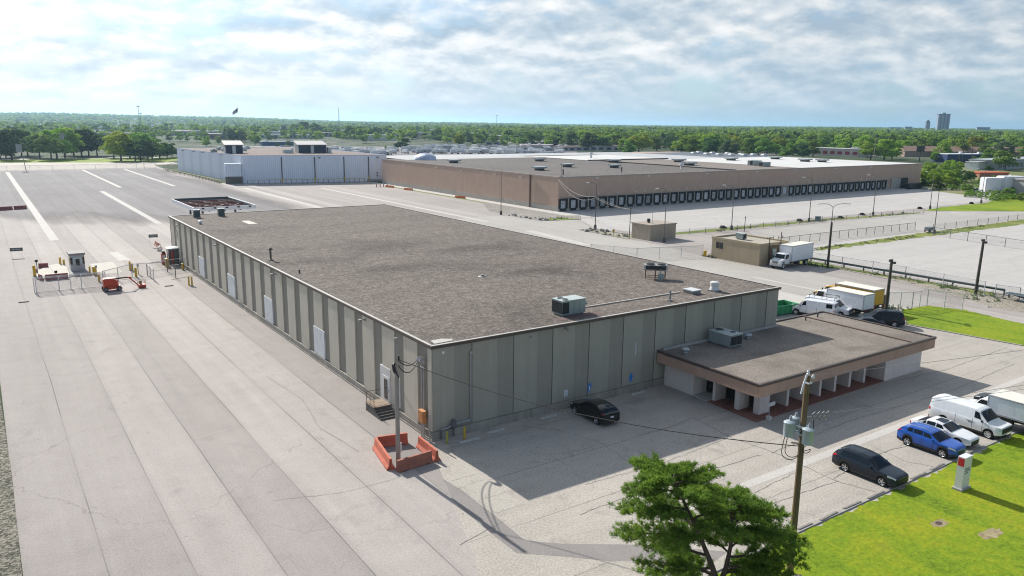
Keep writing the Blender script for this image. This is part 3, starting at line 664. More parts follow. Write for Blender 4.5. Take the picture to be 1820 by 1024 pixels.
# ------------------------------------------------------------------ roof plant
ACG = paint('grey_green_sheet_metal', (.30,.345,.335), .45, .2, var=.08, dirt=(.20,.22,.21)); ACW = paint('pale_sheet_metal', (.46,.52,.51), .45, .2, var=.08)
GRILLE = flatmat('dark_coil', (.02,.022,.024), .6); FANM = flatmat('fan_guard', (.05,.052,.055), .5, .4); CURBM = paint('roof_curb_metal',(.25,.24,.22),.6)
def packaged(name, label, loc, rz, L, Wd, H, grilles, fans, hood=True, group=None):
    t = thing(name, label, 'rooftop unit', loc, rz, group)
    MB().box(-L/2+.15,L/2-.15,-Wd/2+.15,Wd/2-.15,0,.14).build('curb', CURBM, t)
    b = MB(); b.box(-L/2,L/2,-Wd/2,Wd/2,.14,H); b.build('casing', ACG, t)
    b = MB(); b.box(-L/2-.03,L/2+.03,-Wd/2-.03,Wd/2+.03,H,H+.05); b.build('lid', ACW, t)
    for side, u0, u1 in grilles:
        b = MB()
        if side == '-x': b.box(-L/2-.02,-L/2,u0,u1,.25,H-.12)
        if side == '+x': b.box(L/2,L/2+.02,u0,u1,.25,H-.12)
        if side == '-y': b.box(u0,u1,-Wd/2-.02,-Wd/2,.25,H-.12)
        if side == '+y': b.box(u0,u1,Wd/2,Wd/2+.02,.25,H-.12)
        b.build('coil_grille', GRILLE, t)
    for x, y, r in fans:
        b = MB(); b.lathe([(r,H+.05),(r,H+.11),(r*.9,H+.13)], x, y, 20); f = b.build('fan', ACG, t)
        b = MB(); b.disc((x,y,H+.134),(0,0,1),r*.86,20); b.build('fan_opening', FANM, f)
    if hood:
        b = MB(); b.extr([(-.02,H-.05),(.5,H-.55),(.5,H-.65),(-.02,H-.65)], 'y', -Wd*.3, Wd*.3)
        b.build('intake_hood', ACG, t, (L/2,0,0))
    b = MB(); b.box(-.01,.01,-Wd/2-.015,-Wd/2,.2,H-.05); b.box(L*.25-.01,L*.25+.01,-Wd/2-.015,-Wd/2,.2,H-.05); b.build('panel_seam', flatmat('seam_dark',(.12,.13,.13),.6), t)
    return t
packaged('rooftop_unit', 'large grey green packaged air unit at the front edge of the gravel roof', (15.1,2.72,7.46), 0, 2.6, 1.5, 1.35, (('-x',-.7,.02),('-x',.06,.7),('-y',-1.28,-.55)), ((-.75,.35,.32),(-.75,-.35,.32)))
packaged('rooftop_unit', 'grey packaged air unit on the office wing roof beside the grey wall', (30.55,-1.95,3.42), 0, 1.75, 2.6, 1.2, (('-y',-.8,-.04),('-y',.04,.8)), ((-.1,.7,.45),(.3,-.6,.28)), hood=False)
def condenser(loc, label):
    t = thing('condenser', label, 'air conditioner', loc, 0, 'condensers at the far roof edge')
    MB().box(-.55,.55,-.5,.5,0,.12).build('base', CURBM, t)
    b = MB(); b.cbox(0,0,.12,1.0,1.0,1.15,0,.06); b.build('casing', paint('dark_condenser',(.06,.085,.085),.5), t)
    b = MB(); b.cbox(0,0,1.27,1.05,1.05,.07,0,.06); b.build('lid', ACW, t)
    b = MB()
    for i in range(7): b.box(-.53,-.5,-.42,.42,.22+.14*i,.26+.14*i); b.box(-.42,.42,-.53,-.5,.22+.14*i,.26+.14*i)
    b.build('louvre', flatmat('condenser_louvre',(.10,.13,.13),.5), t)
    b = MB(); b.disc((0,0,1.345),(0,0,1),.36,18); b.build('fan_opening', FANM, t)
condenser((3.6,90.3,7.46), 'dark condenser box beside the roof corner, left of its pair'); condenser((7.7,90.5,7.46), 'dark condenser box on the far roof edge, right of its pair')
t = thing('air_cooled_condenser', 'long two fan condenser standing on a rusty rack on the gravel roof', 'rooftop unit', (33.2,10.4,7.46), radians(-42))
b = MB()
for x in (-1.05,0,1.05):
    for y in (-.5,.5): b.tube((x,y,0),(x,y,.95),.035,n=6)
for y in (-.5,.5): b.tube((-1.05,y,.2),(1.05,y,.2),.03,n=6); b.tube((-1.05,y,.95),(1.05,y,.95),.04,n=6)
b.build('rack', paint('rusty_rack',(.14,.075,.05),.8,.3), t)
MB().box(-1.25,1.25,-.6,.6,.98,1.5).build('casing', paint('weathered_alloy',(.36,.37,.37),.5,.4,var=.2), t)
for x in (-.6,.6):
    b = MB(); b.lathe([(.46,1.5),(.46,1.68),(.42,1.7)],x,0,20); f = b.build('fan', paint('fan_ring',(.20,.19,.18),.5,.4), t); b = MB(); b.disc((x,0,1.705),(0,0,1),.4,18); b.build('fan_opening', FANM, f)
MB().box(-1.05,1.05,-.62,-.6,1.04,1.44).build('coil_grille', GRILLE, t)
b = MB(); b.cbox(.55,-.95,.0,.6,.5,.65,0,.05); b.tube((.55,-.6,.5),(.55,-.6,1.1),.05); b.build('receiver', ACG, t)
def vent(name, label, loc, prof, m, base=None, cat='roof vent', group=None, n=16):
    t = thing(name, label, cat, loc, 0, group)
    MB().lathe(prof, 0, 0, n).build('vent_body', m, t, smooth=True)
    if base: MB().cbox(0,0,0,base,base,.12).build('base', CURBM, t)
    return t
VW = paint('white_vent_metal', (.62,.63,.63), .4, .1, var=.06)
vent('exhaust_fan', 'white bell shaped exhaust fan near the right end of the gravel roof', (33.6,2.4,7.46), [(.42,0),(.42,.12),(.5,.14),(.36,.55),(.46,.6),(.46,.9),(.3,.98),(.05,1.0)], VW, 1.0)
vent('roof_vent', 'tall flue pipe with a pale conical cap near the left roof edge', (1.3,42.6,7.46), [(.22,0),(.2,.15),(.12,.17),(.12,1.25),(.3,1.27),(.3,1.34),(.08,1.55)], paint('rusty_flue',(.16,.12,.10),.6,.4,var=.4), .5)
vent('roof_vent', 'thin grey vent pipe standing beside the pale gas line', (26.4,1.5,7.46), [(.08,0),(.08,.9),(.1,.92),(.1,1.05)], paint('blue_grey_pipe',(.20,.24,.26),.5), .35)
vent('roof_vent', 'small white cowl on the gravel behind the left roof corner', (2.1,81.2,7.46), [(.16,0),(.16,.25),(.3,.3),(.3,.5),(.1,.62)], VW, .45)
vent('roof_vent', 'round metal turbine vent beside the unit on the office roof', (33.9,-1.9,3.42), [(.3,0),(.22,.1),(.22,.22),(.38,.26),(.42,.42),(.3,.58),(.05,.62)], paint('silver_vent',(.42,.45,.47),.35,.6), .7)
vent('roof_vent', 'round metal vent near the left edge of the office roof', (25.0,-2.1,3.42), [(.3,0),(.22,.1),(.22,.22),(.36,.26),(.4,.4),(.28,.55),(.05,.6)], paint('silver_vent',(.42,.45,.47),.35,.6), .75)
vent('roof_drain', 'small dark drain dome halfway along the gravel roof', (17.6,20.9,7.46), [(.5,0),(.45,.05),(.2,.08),(.18,.2),(.05,.25)], CURBM)
vent('roof_vent', 'short dark vent stub behind the left coping of the gravel roof', (1.4,32.9,7.46), [(.09,0),(.09,.3),(.12,.32),(.12,.4)], FANM)
for x, y, zz, lb in ((45.2,-.4,3.42,'short dark pipe on the office roof before the joint'),(47.6,-.2,3.42,'short dark pipe on the office roof behind the joint'),(33.6,4.9,7.46,'short pale pipe behind the white exhaust fan')):
    vent('roof_vent', lb, (x,y,zz), [(.07,0),(.07,.3),(.1,.32),(.1,.38)], FANM if zz < 5 else VW)
t = thing('roof_hatch', 'pale flat roof hatch between the gas line and the white fan', 'roof hatch', (30.9,2.9,7.46), radians(0))
MB().cbox(0,0,0,1.1,1.3,.3).build('curb', CURBM, t); MB().cbox(0,0,.3,1.2,1.4,.1).build('lid', VW, t)
# ------------------------------------------------------------------ brown distribution warehouse with docks
BW = concwall('brown_block_wall', (.44,.315,.24), (.51,.37,.29), .25, dirt=(.16,.12,.10))
BCON = concwall('dock_concrete', (.33,.305,.27), (.43,.40,.355), .3)
BX0, BX1, BY0, BY1, BH = 104.8, 290.6, 120.4, 262, 9.4
bw = thing('distribution_warehouse', 'long brown warehouse with a row of truck docks along its side', 'warehouse')
b = MB(); b.prism([(BX0,BY0),(BX1,BY0),(BX1,BY1),(112,BY1),(112,233.5),(BX0,233.5)],0,BH-.25); b.build('wall', BW, bw)
b = MB(); b.box(BX0-.12,BX0,BY0-.12,233.5,0,1.35); b.box(BX0,BX0+164.3,BY0-.14,BY0,0,.75); b.build('plinth', BCON, bw)
b = MB()
for x0,x1,y0,y1 in ((BX0-.1,BX1+.1,BY0-.1,BY0+.3),(BX0-.1,BX0+.3,BY0+.3,233.5),(BX1-.3,BX1+.1,BY0+.3,BY1)): b.box(x0,x1,y0,y1,BH-.25,BH+.12)
b.build('coping', paint('pale_brown_coping',(.36,.30,.26),.6), bw)
ROOFD = gravelmat('dark_gravel_roof', [(.3,(.085,.075,.07)),(.55,(.145,.13,.122)),(.8,(.20,.18,.17))], 3, big=.04)
ROOFM = gravelmat('brown_gravel_roof', [(.3,(.17,.145,.125)),(.55,(.225,.195,.175)),(.8,(.28,.245,.22))], 3, big=.04)
ROOFWH = paint('white_membrane', (.60,.59,.565), .6, var=.06, scale=.06); ROOFGR = paint('grey_membrane', (.42,.42,.42), .6, var=.12, scale=.05)
ROOFBL = paint('blue_grey_roof', (.10,.115,.14), .6, var=.1, scale=.05)
b = MB()
Z = BH-.02
def quad(x0,x1,y0,y1,z,m): b.face([(x0,y0,z),(x1,y0,z),(x1,y1,z),(x0,y1,z)], m)
quad(BX0+.2,177.6,BY0+.2,226,Z,0); quad(BX0+.2,112,226,233.4,Z,0); quad(177.6,214,BY0+.2,192,Z,1); quad(214,BX1-.2,BY0+.2,190,Z,2)
quad(175,219,192.2,232.6,Z+.15,2); quad(112,175,226,BY1,Z,3); quad(219.2,254,190.2,240,Z,3); quad(254,BX1-.2,190.2,248,Z,4); quad(175,254,240,BY1,Z,3)
b.build('roof', [ROOFD,ROOFM,ROOFWH,ROOFGR,ROOFBL], bw)
b = MB(); b.box(177.2,177.9,BY0+.4,192,Z,Z+.35); b.box(174.8,219.2,191.9,192.3,Z,Z+.4); b.build('roof_joint', paint('dark_roof_joint',(.07,.065,.06),.7), bw)
PADB = flatmat('black_dock_seal', (.015,.016,.018), .8); DOORP = paint('pale_dock_door', (.50,.52,.54), .5, var=.08); PIER = BCON
DN = 45
dockx = [106.3+3.585*i for i in range(DN)]
def dock_meshes():
    s = MB(); s.box(-1.45,1.45,-.55,0,3.0,3.62); s.box(-1.45,-.98,-.5,0,.78,3.0); s.box(.98,1.45,-.5,0,.78,3.0)
    s.prism([(-.95,-.42),(.95,-.42),(.95,-.02),(-.95,-.02)], .15, .78, top=1.0)
    d = MB(); d.box(-.95,.95,-.1,-.02,.8,3.0); d.box(-.95,.95,-.125,-.10,1.5,1.53); d.box(-.95,.95,-.125,-.10,2.2,2.23)
    w_ = MB(); w_.box(-.35,.1,-.135,-.1,2.0,2.25)
    l = MB(); l.tube((0,0,0),(0,-.5,.1),.05,n=5); l.cbox(0,-.6,-.12,.34,.34,.2,0,.08)
    return [q.mesh(nm, m) for q, nm, m in ((s,'dock_seal',PADB),(d,'dock_door',DOORP),(w_,'door_window',GLASSD),(l,'dock_light',flatmat('pale_lamp',(.72,.70,.66),.4)))]
DM = dock_meshes()
DV = [DM[1]]
for k_, c_ in enumerate(((.40,.41,.42),(.58,.59,.60),(.33,.33,.32),(.47,.46,.44))):
    m_ = DM[1].copy(); m_.materials[0] = paint('dock_door_%s' % ('dull','bright','dark','stained')[k_], c_, .5, var=.15, dirt=(.22,.20,.18)); DV.append(m_)
for i, x in enumerate(dockx):
    if i == 27:   # a bay without a seal
        o = bpy.data.objects.new('dock_door', DM[1]); COL.objects.link(o); o.parent = bw; o.location = (x, BY0-.14, 0)
    else:
        o = bpy.data.objects.new('dock_seal', DM[0]); COL.objects.link(o); o.parent = bw; o.location = (x, BY0-.01, 0)
        e = bpy.data.objects.new('dock_door', DV[(i*7)%5]); COL.objects.link(e); e.parent = o
        if i % 3 != 1:
            e2 = bpy.data.objects.new('door_window', DM[2]); COL.objects.link(e2); e2.parent = o
    l = bpy.data.objects.new('dock_light', DM[3]); COL.objects.link(l); l.parent = bw; l.location = (x+1.75, BY0, 4.45)
pm_ = MB().box(1.5,2.08,-.3,0,0,3.6).mesh('dock_pier', PIER)
for x in dockx: o = bpy.data.objects.new('dock_pier', pm_); COL.objects.link(o); o.parent = bw; o.location = (x,BY0,0)
b = MB(); b.box(BX0,BX0+164,BY0-.62,BY0,3.625,3.74); b.build('dock_canopy', paint('dock_canopy_beige',(.36,.31,.26),.6), bw)
b = MB(); b.box(269,275.5,BY0-.4,BY0-.02,0,4.3); b.build('pale_panel', BCON, bw)
b = MB(); b.box(275.5,281,BY0-.3,BY0-.02,.2,4.1); b.build('dark_opening', flatmat('dark_opening',(.03,.03,.032),.8), bw)
FLOODP = flatmat('pale_lamp',(.72,.70,.66),.4)
for x in (118,137.7,163,187,207.5,231,253): walllight(bw, x, BY0, 8.9, 0, -1, 1.6, FLOODP)
for y in (138,152,159,172,189,214): walllight(bw, BX0, y, 8.4, -1, 0, 1.3, FLOODP)
MB().box(BX0-.5,BX0-.1,133.3,133.6,0,BH-.1).build('downpipe', paint('brown_pipe',(.15,.10,.08),.6), bw)
# dark coal-like heap and dumpster at the end of the docks
t = thing('dump_container', 'dark open skip standing at the far end of the dock row', 'skip', (279,116.6,0))
b = MB(); b.extr([(-4,.3),(4.6,.3),(6,2.1),(-5.2,2.1)],'y',-1.3,1.3); b.build('body', paint('dark_skip',(.05,.05,.055),.7,var=.3), t)
for x in (-3,3.4): MB().box(x-.3,x+.3,-1.1,1.1,0,.3).build('skid', flatmat('dark_opening',(.03,.03,.032),.8), t)
# roof vents on the brown warehouse
def lowvent(x, y, s, label, h=1.2):
    t = thing('roof_ventilator', label, 'roof vent', (x,y,BH-.02), 0, 'ventilators on the brown warehouse roof')
    MB().cbox(0,0,0,s*.75,s*.75,h*.55).build('curb', paint('dark_curb',(.12,.11,.11),.7), t)
    MB().cbox(0,0,h*.55,s*1.35,s*1.35,h*.45,0,s*.2).build('hood', paint('dull_vent_hood',(.36,.39,.38),.5), t)
for i, (x,y,s,wd) in enumerate(((117.4,199.3,3.2,'dark roof behind the long side wall'),(119.5,149.4,3.0,'dark roof nearest the left parapet'),(154.7,197.4,3.2,'dark roof before the pale far roofs'),(139.5,160.7,3.0,'middle of the dark roof'),(151.4,150.2,2.8,'dark roof, front of a close pair'),(176.0,178.3,3.6,'roof joint beside the white membrane'),(188.4,151.1,3.6,'brown roof beyond the joint'),(203.5,170.7,3.6,'brown roof beside the white membrane edge'),(236.2,172.3,3.6,'white membrane, first from the brown roof'),(265.8,172.7,3.6,'white membrane, beside its far edge'),(258.2,152.1,3.6,'white membrane, between two others'),(261.7,146.5,3.4,'white membrane near the dock wall'))):
    lowvent(x,y,s,'low square vent hood on the '+wd)
for i,(x,y) in enumerate(((272.9,227),(271.2,217),(273.3,211.2),(275.5,205.4),(277.8,199.7),(283,233),(284,224.7),(286.5,217),(286,208),(287.4,202),(288,196))):
    t = thing('skylight', 'white skylight dome among two rows on the blue grey roof strip', 'skylight', (x,y,BH-.02), 0, 'skylights on the blue grey roof')
    MB().cbox(0,0,0,3.6,2.2,.5).build('curb', VW, t); MB().prism(rect(-1.7,1.7,-1,1),.5,1.1,top=.7).build('dome', ROOFWH, t)
packaged('rooftop_unit', 'green grey air unit on the brown roof edge by the white membrane', (212.3,141,BH), 0, 4.6, 2.8, 1.7, (('-x',-.9,.3),), ((-1.2,0,.7),(1.0,0,.7)))
packaged('rooftop_unit', 'dark low air unit just right of the green grey one', (209.2,134.2,BH), 0, 4, 2.4, 1.5, (('-x',-.9,.9),), ((-1.0,0,.7),), hood=False)
vent('roof_mast', 'thin dark mast at the near corner of the brown warehouse roof', (107.6,123.0,BH), [(.25,0),(.06,.3),(.04,3.6)], FANM, .7, 'mast')
vent('roof_vent', 'dark vent pipe beside the roof mast of the brown warehouse', (112.6,128.5,BH), [(.3,0),(.18,.2),(.18,1.3),(.3,1.35),(.3,1.5)], FANM)
vent('roof_vent', 'dark vent pipe on the dark roof above the docks', (136.6,130.2,BH), [(.2,0),(.16,.2),(.16,1.6)], FANM)
vent('roof_vent', 'pale capped flue on the brown roof above the docks', (167.7,135.2,BH), [(.4,0),(.3,.2),(.3,1.2),(.6,1.3),(.5,1.9)], VW)
vent('roof_vent', 'pale capped vent on the strip of white roof', (191,209.7,BH), [(.6,0),(.5,.2),(.5,1.6),(1.0,1.8),(.8,2.4)], VW)
b = MB(); b.blob((0,0,0),(4.2,5.5,2.6),5,14,6,.08); o = b.build('roof_tarp', paint('pale_blue_tarp',(.42,.47,.58),.6), loc=(118.8,224,BH-.02), smooth=True); tag(o,'pale blue tarpaulin mound on the brown warehouse roof','tarpaulin')

# ------------------------------------------------------------------ white metal building with two penthouses
wb = thing('metal_warehouse', 'pale blue white ribbed metal building left of the brown warehouse', 'warehouse')
P = [(57.5,257),(110.3,244.2),(111.8,243.9),(111.8,352),(52.6,347)]
t = NT('pale_ribbed_metal'); p = t.pos()
wv = t.node('ShaderNodeTexWave', wave_type='BANDS', bands_direction='X'); wv.inputs['Scale'].default_value = .42; wv.inputs['Distortion'].default_value = 0; t.link(p, wv.inputs['Vector'])
wv2 = t.node('ShaderNodeTexWave', wave_type='BANDS', bands_direction='Y'); wv2.inputs['Scale'].default_value = .42; t.link(p, wv2.inputs['Vector'])
n = t.noise(t.pos((.3,.3,.05)), 1, 4, .6)
c = t.ramp(n, [(.35,(.72,.77,.87)),(.65,(.78,.82,.90))]); c = t.mix(1.0, c, t.ramp(wv.outputs['Fac'], [(0,.88),(.4,1.0)]), 'MULTIPLY'); t.bump(wv.outputs['Fac'], .6, .1); WMET = t.out(c, .5, .1, .4)
b = MB(); b.prism(P, 0, 10.45); b.build('wall', WMET, wb)
b = MB(); q = [(57.8,257.4),(110.2,244.7),(111.5,244.4),(111.5,351.4),(53.2,346.5)]; b.face([(x,y,10.47) for x,y in q]); b.build('roof', gravelmat('pinkish_gravel_roof',[(.3,(.17,.13,.12)),(.6,(.25,.20,.18)),(.8,(.32,.27,.24))],3), wb)
b = MB()
for (x0,y0),(x1,y1) in zip(P, P[1:]+P[:1]): b.tube((x0,y0,10.5),(x1,y1,10.5),.16,n=4)
b.build('coping', paint('pale_blue_trim',(.52,.56,.64),.5), wb)
dv = Vector((110.3-57.5, 244.2-257)); dv.normalize(); nv = Vector((dv.y, -dv.x))
def onfront(s, off=0): return Vector((57.5,257))+dv*s+nv*off
for s in (14.6,27.2,38.6,49.0-.6):
    q = onfront(s, .18); b = MB(); b.box(-.16,.16,-.12,.12,2,9.9,0); b.box(-.2,.2,-.18,.14,0,2,1); b.build('downpipe', [flatmat('dark_pipe',(.07,.065,.05),.6), paint('safety_yellow',(.55,.36,.02),.5)], wb, (q.x,q.y,0), atan2(dv.y,dv.x))
for s in (29.0,52.0): q = onfront(s,.0); walllight(wb,q.x,q.y,9.6,nv.x,nv.y,2.2,flatmat('dark_pipe',(.07,.065,.05),.6))
for y in (335,318,305,280): walllight(wb, 52.6+(347-y)/90*4.9, y, 9.9, -1, 0, 1.6, flatmat('dark_pipe',(.07,.065,.05),.6))
b = MB(); b.box(0,6.2,-2.2,0,2.7,7.6,0); b.box(0,6.2,-2.2,0,0,2.7,1); b.build('side_porch', [WMET, paint('dark_porch',(.12,.11,.095),.8)], wb, (51.6,259.4,0), radians(-12))
b = MB(); b.box(0,.5,-.1,0,2,2.6); b.disc((.25,-.12,3.4),(0,-1,0),.3,14); q = onfront(51.6,.05); b.build('wall_sign', flatmat('navy_sign',(.03,.04,.10),.5), wb, (q.x,q.y,0), atan2(dv.y,dv.x))
NAVY = paint('navy_siding', (.022,.035,.075), .55, var=.2)
def penthouse(x, y, L, D, H, label):
    t = thing('roof_penthouse', label, 'penthouse', (x,y,10.47), radians(-9))
    MB().box(0,L,0,D,0,H).build('wall', NAVY, t)
    b = MB(); b.extr([(-.5,H+.0),(D+.6,H+1.4),(D+.6,H+1.65),(-.5,H+.25)],'x',-.5,L+.5); b.build('roof', paint('pale_shed_roof',(.42,.40,.39),.6), t)
    MB().box(-.02,0.0,0,D,0,H).build('side_wall', paint('grey_side',(.20,.21,.23),.6), t)
    MB().box(L*.5-.7,L*.5+.6,-.08,0,0,H-.15).build('door', DOORW, t)
    return t
penthouse(57.2,278,6.6,9,3.3,'navy shed with a pale sloping roof on the left of the metal building'); 
penthouse(85.4,272.6,11.4,9,3.3,'wider navy shed with a pale sloping roof on the metal building')
t = thing('rooftop_unit', 'boxy pale unit with a duct beside the wider navy shed', 'rooftop unit', (98.2,272,10.47)); MB().cbox(0,0,0,1.2,2,2.4).build('casing', ACW, t); b = MB(); b.path([(0,0,1.8),(1.0,0,1.8),(1.0,0,0)],.3,8); b.build('duct', VW, t)
t = thing('rooftop_unit', 'low pale plant units left of the wider navy shed', 'rooftop unit', (81,274,10.47)); MB().cbox(0,0,0,3.4,2,1.6).build('casing', ACW, t); MB().cbox(2.1,0,0,.8,1.4,2.2).build('stack', VW, t)
for i in range(6):
    t = thing('rooftop_unit', 'small pale box on the pinkish roof among a scatter of similar ones', 'rooftop unit', (56+i*4.2+(i%2)*3,292+8*(i%3)+i*4,10.47), 0, 'boxes on the metal building roof'); MB().cbox(0,0,0,2.4,1.8,1.2).build('casing', ACW if i % 2 else ACG, t); MB().cbox(0,0,1.2,1.2,1.2,.4).build('lid', VW, t)
# yellow guard rail in front of it
def guard(name, label, pts, step, hgt, m_post, m_rail, cat='guard rail', group=None, rails=(1.0,), r=.09):
    t = thing(name, label, cat, (pts[0][0],pts[0][1],0), 0, group); ox, oy = pts[0]; pb = MB(); rb = MB()
    for (x0,y0),(x1,y1) in zip(pts,pts[1:]):
        L_ = hypot(x1-x0,y1-y0); n_ = max(1, round(L_/step))
        for i in range(n_+1):
            x = x0+(x1-x0)*i/n_-ox; y = y0+(y1-y0)*i/n_-oy; pb.tube((x,y,0),(x,y,hgt),r*.8,n=6)
        for q in rails: rb.tube((x0-ox,y0-oy,hgt*q),(x1-ox,y1-oy,hgt*q),r,n=6)
    pb.build('post', m_post, t); rb.build('rail', m_rail, t); return t
YEL = paint('safety_yellow',(.55,.36,.02),.5); DPOST = flatmat('dark_post',(.05,.05,.055),.6)
q0 = onfront(1.5,4); q1 = onfront(46,4); q2 = onfront(47,4.5); q3 = onfront(53,4.6)
guard('guard_rail','dark posts with a yellow rail before the metal building front',[(q0.x,q0.y),(q1.x,q1.y)],2.05,1.5,DPOST,YEL)
guard('guard_rail','low dark rail at the right end of the metal building front',[(q2.x,q2.y),(q3.x,q3.y)],1.6,1.0,DPOST,DPOST,rails=(1.0,.6))
guard('guard_rail','long weathered rail beside the left wall of the metal building',[(46.6,346),(47.6,318),(48.6,290),(49.6,258)],2.2,1.2,paint('weathered_rail_post',(.16,.14,.10),.8),paint('weathered_yellow',(.35,.30,.16),.8),rails=(1.0,.6),r=.12)

# ------------------------------------------------------------------ canopy frame behind the grey warehouse
cf = thing('canopy_frame', 'roofless canopy of red beams in a pale frame behind the grey warehouse', 'canopy', (0,0,0))
cx0,cx1,cy0,cy1 = 12.4,26.2,133.4,157
PALEF = paint('pale_fascia_metal',(.76,.76,.78),.5); REDB = paint('red_primer_steel',(.13,.035,.03),.7,var=.3); DBLUE = paint('dark_blue_steel',(.05,.075,.09),.6)
b = MB(); b.box(cx0,cx1,cy0,cy0+.2,3.75,4.6); b.box(cx0,cx0+.2,cy0+.2,cy1,3.75,4.6); b.box(cx1-.2,cx1,cy0+.2,cy1,3.75,4.6); b.box(cx0+.2,cx1-.2,cy1-.2,cy1,3.75,4.6); b.build('fascia', PALEF, cf)
b = MB(); b.box(cx0+.2,cx1-.2,cy1-.5,cy1-.2,3.8,4.65); b.box(cx1-.5,cx1-.2,cy0+.2,cy1-.5,3.8,4.55); b.build('inner_beam', DBLUE, cf)
b = MB()
for i in range(1,7): y = cy0+(cy1-cy0)*i/7; b.box(cx0+.2,cx1-.5,y-.12,y+.12,3.7,4.2)
for i in range(1,4): x = cx0+(cx1-cx0)*i/4; b.box(x-.12,x+.12,cy0+.2,cy1-.5,3.55,4.0)
b.build('beam', REDB, cf)
b = MB()
for i in range(1,4):
    x = cx0+(cx1-cx0)*i/4; b.tube((x,cy0+5,4.3),(x+1.4,cy0+7,4.3),.12,n=5); b.tube((x,cy0+12,4.3),(x-1.2,cy0+15,4.3),.12,n=5)
b.build('brace', paint('pinkish_brace',(.45,.35,.32),.7), cf)
for x in (cx0+3.2,cx1-3.2):
    for y in (cy0+6,cy1-5): MB().box(x-.2,x+.2,y-.2,y+.2,0,3.75).build('column', DBLUE, cf)
b = MB()
for i in range(5): b.cbox(cx0+2+2.6*i,cy0-.12,4.2,.5,.2,.35)
b.build('floodlight', flatmat('dark_post',(.05,.05,.055),.6), cf)
# ------------------------------------------------------------------ vehicles
def carpaint(name, col, metal=.05): 
    t = NT(name); p = t.pos(); n = t.noise(p, 3, 4, .6)
    return t.out(t.ramp(n, [(.3, tuple(c*.93 for c in col)), (.7, tuple(min(1,c*1.05) for c in col))]), .3, metal, .5 if max(col) > .2 else .25, Coat_Weight=.5 if max(col) > .2 else .22, Coat_Roughness=.06)
TYRE = flatmat('tyre_rubber', (.018,.018,.019), .85); RIM = flatmat('alloy_rim', (.55,.56,.58), .3, .7); STEELRIM = flatmat('white_steel_rim', (.62,.62,.62), .4, .2)
CGLASS = flatmat('car_glass', (.008,.011,.014), .06, 0, .4); BLK = flatmat('black_trim', (.018,.018,.02), .5); CHROME = flatmat('chrome_trim', (.65,.65,.66), .2, .9)
HEADL = flatmat('headlamp_lens', (.62,.66,.68), .1, .1, .8); TAILL = flatmat('red_lamp_lens', (.50,.015,.015), .2); PLATE = flatmat('number_plate', (.62,.63,.66), .5)
def lerp_tab(tab, x):
    if x <= tab[0][0]: return tab[0][1]
    for (a,u),(b_,v) in zip(tab, tab[1:]):
        if x <= b_: return u+(v-u)*(x-a)/(b_-a) if b_ > a else v
    return tab[-1][1]
WHEELM = {}
def wheel_mesh(r, wd, rim, n=5):
    key = (r, wd, rim.name, n)
    if key in WHEELM: return WHEELM[key]
    a = MB(); N_ = 24; ri = r*.68
    prof = [(ri,-wd/2),(r*.94,-wd/2),(r,-wd*.32),(r,wd*.32),(r*.94,wd/2),(ri,wd/2)]
    for k in range(len(prof)-1):
        (r0,y0),(r1,y1) = prof[k], prof[k+1]
        for i in range(N_):
            t0, t1 = 2*pi*i/N_, 2*pi*(i+1)/N_
            a.face([(r0*cos(t0),y0,r0*sin(t0)),(r0*cos(t1),y0,r0*sin(t1)),(r1*cos(t1),y1,r1*sin(t1)),(r1*cos(t0),y1,r1*sin(t0))])
    b_ = MB()
    for y, s in ((wd*.42, 1), (-wd*.42, -1)):
        for i in range(N_):
            t0, t1 = 2*pi*i/N_, 2*pi*(i+1)/N_
            b_.face([(ri*cos(t0),y+s*.03,ri*sin(t0)),(ri*cos(t1),y+s*.03,ri*sin(t1)),(ri*.86*cos(t1),y,ri*.86*sin(t1)),(ri*.86*cos(t0),y,ri*.86*sin(t0))])
        for k in range(n):
            t = 2*pi*k/n; dx, dz = cos(t), sin(t); px_, pz = -dz, dx; w0, w1 = ri*.20, ri*.13
            b_.face([(px_*w0,y+s*.01,pz*w0),(-px_*w0,y+s*.01,-pz*w0),(dx*ri*.9-px_*w1,y+s*.02,dz*ri*.9-pz*w1),(dx*ri*.9+px_*w1,y+s*.02,dz*ri*.9+pz*w1)])
        b_.disc((0,y+s*.022,0),(0,s,0),ri*.22,12)
    c = MB()
    for y, s in ((wd*.25, 1), (-wd*.25, -1)): c.disc((0,y,0),(0,s,0),ri*.98,20)
    WHEELM[key] = (a.mesh('tyre',TYRE), b_.mesh('rim',rim), c.mesh('wheel_well_disc',flatmat('brake_dark',(.03,.03,.032),.7)))
    return WHEELM[key]
def wheel(parent, x, y, r, wd=.22, rim=None, n=5):
    ty, ri, dk = wheel_mesh(r, wd, rim or RIM, n)
    o = bpy.data.objects.new('wheel', ty); COL.objects.link(o); o.parent = parent; o.location = (x,y,r)
    for nm, m in (('rim',ri),('hub',dk)):
        c = bpy.data.objects.new(nm, m); COL.objects.link(c); c.parent = o
    return o
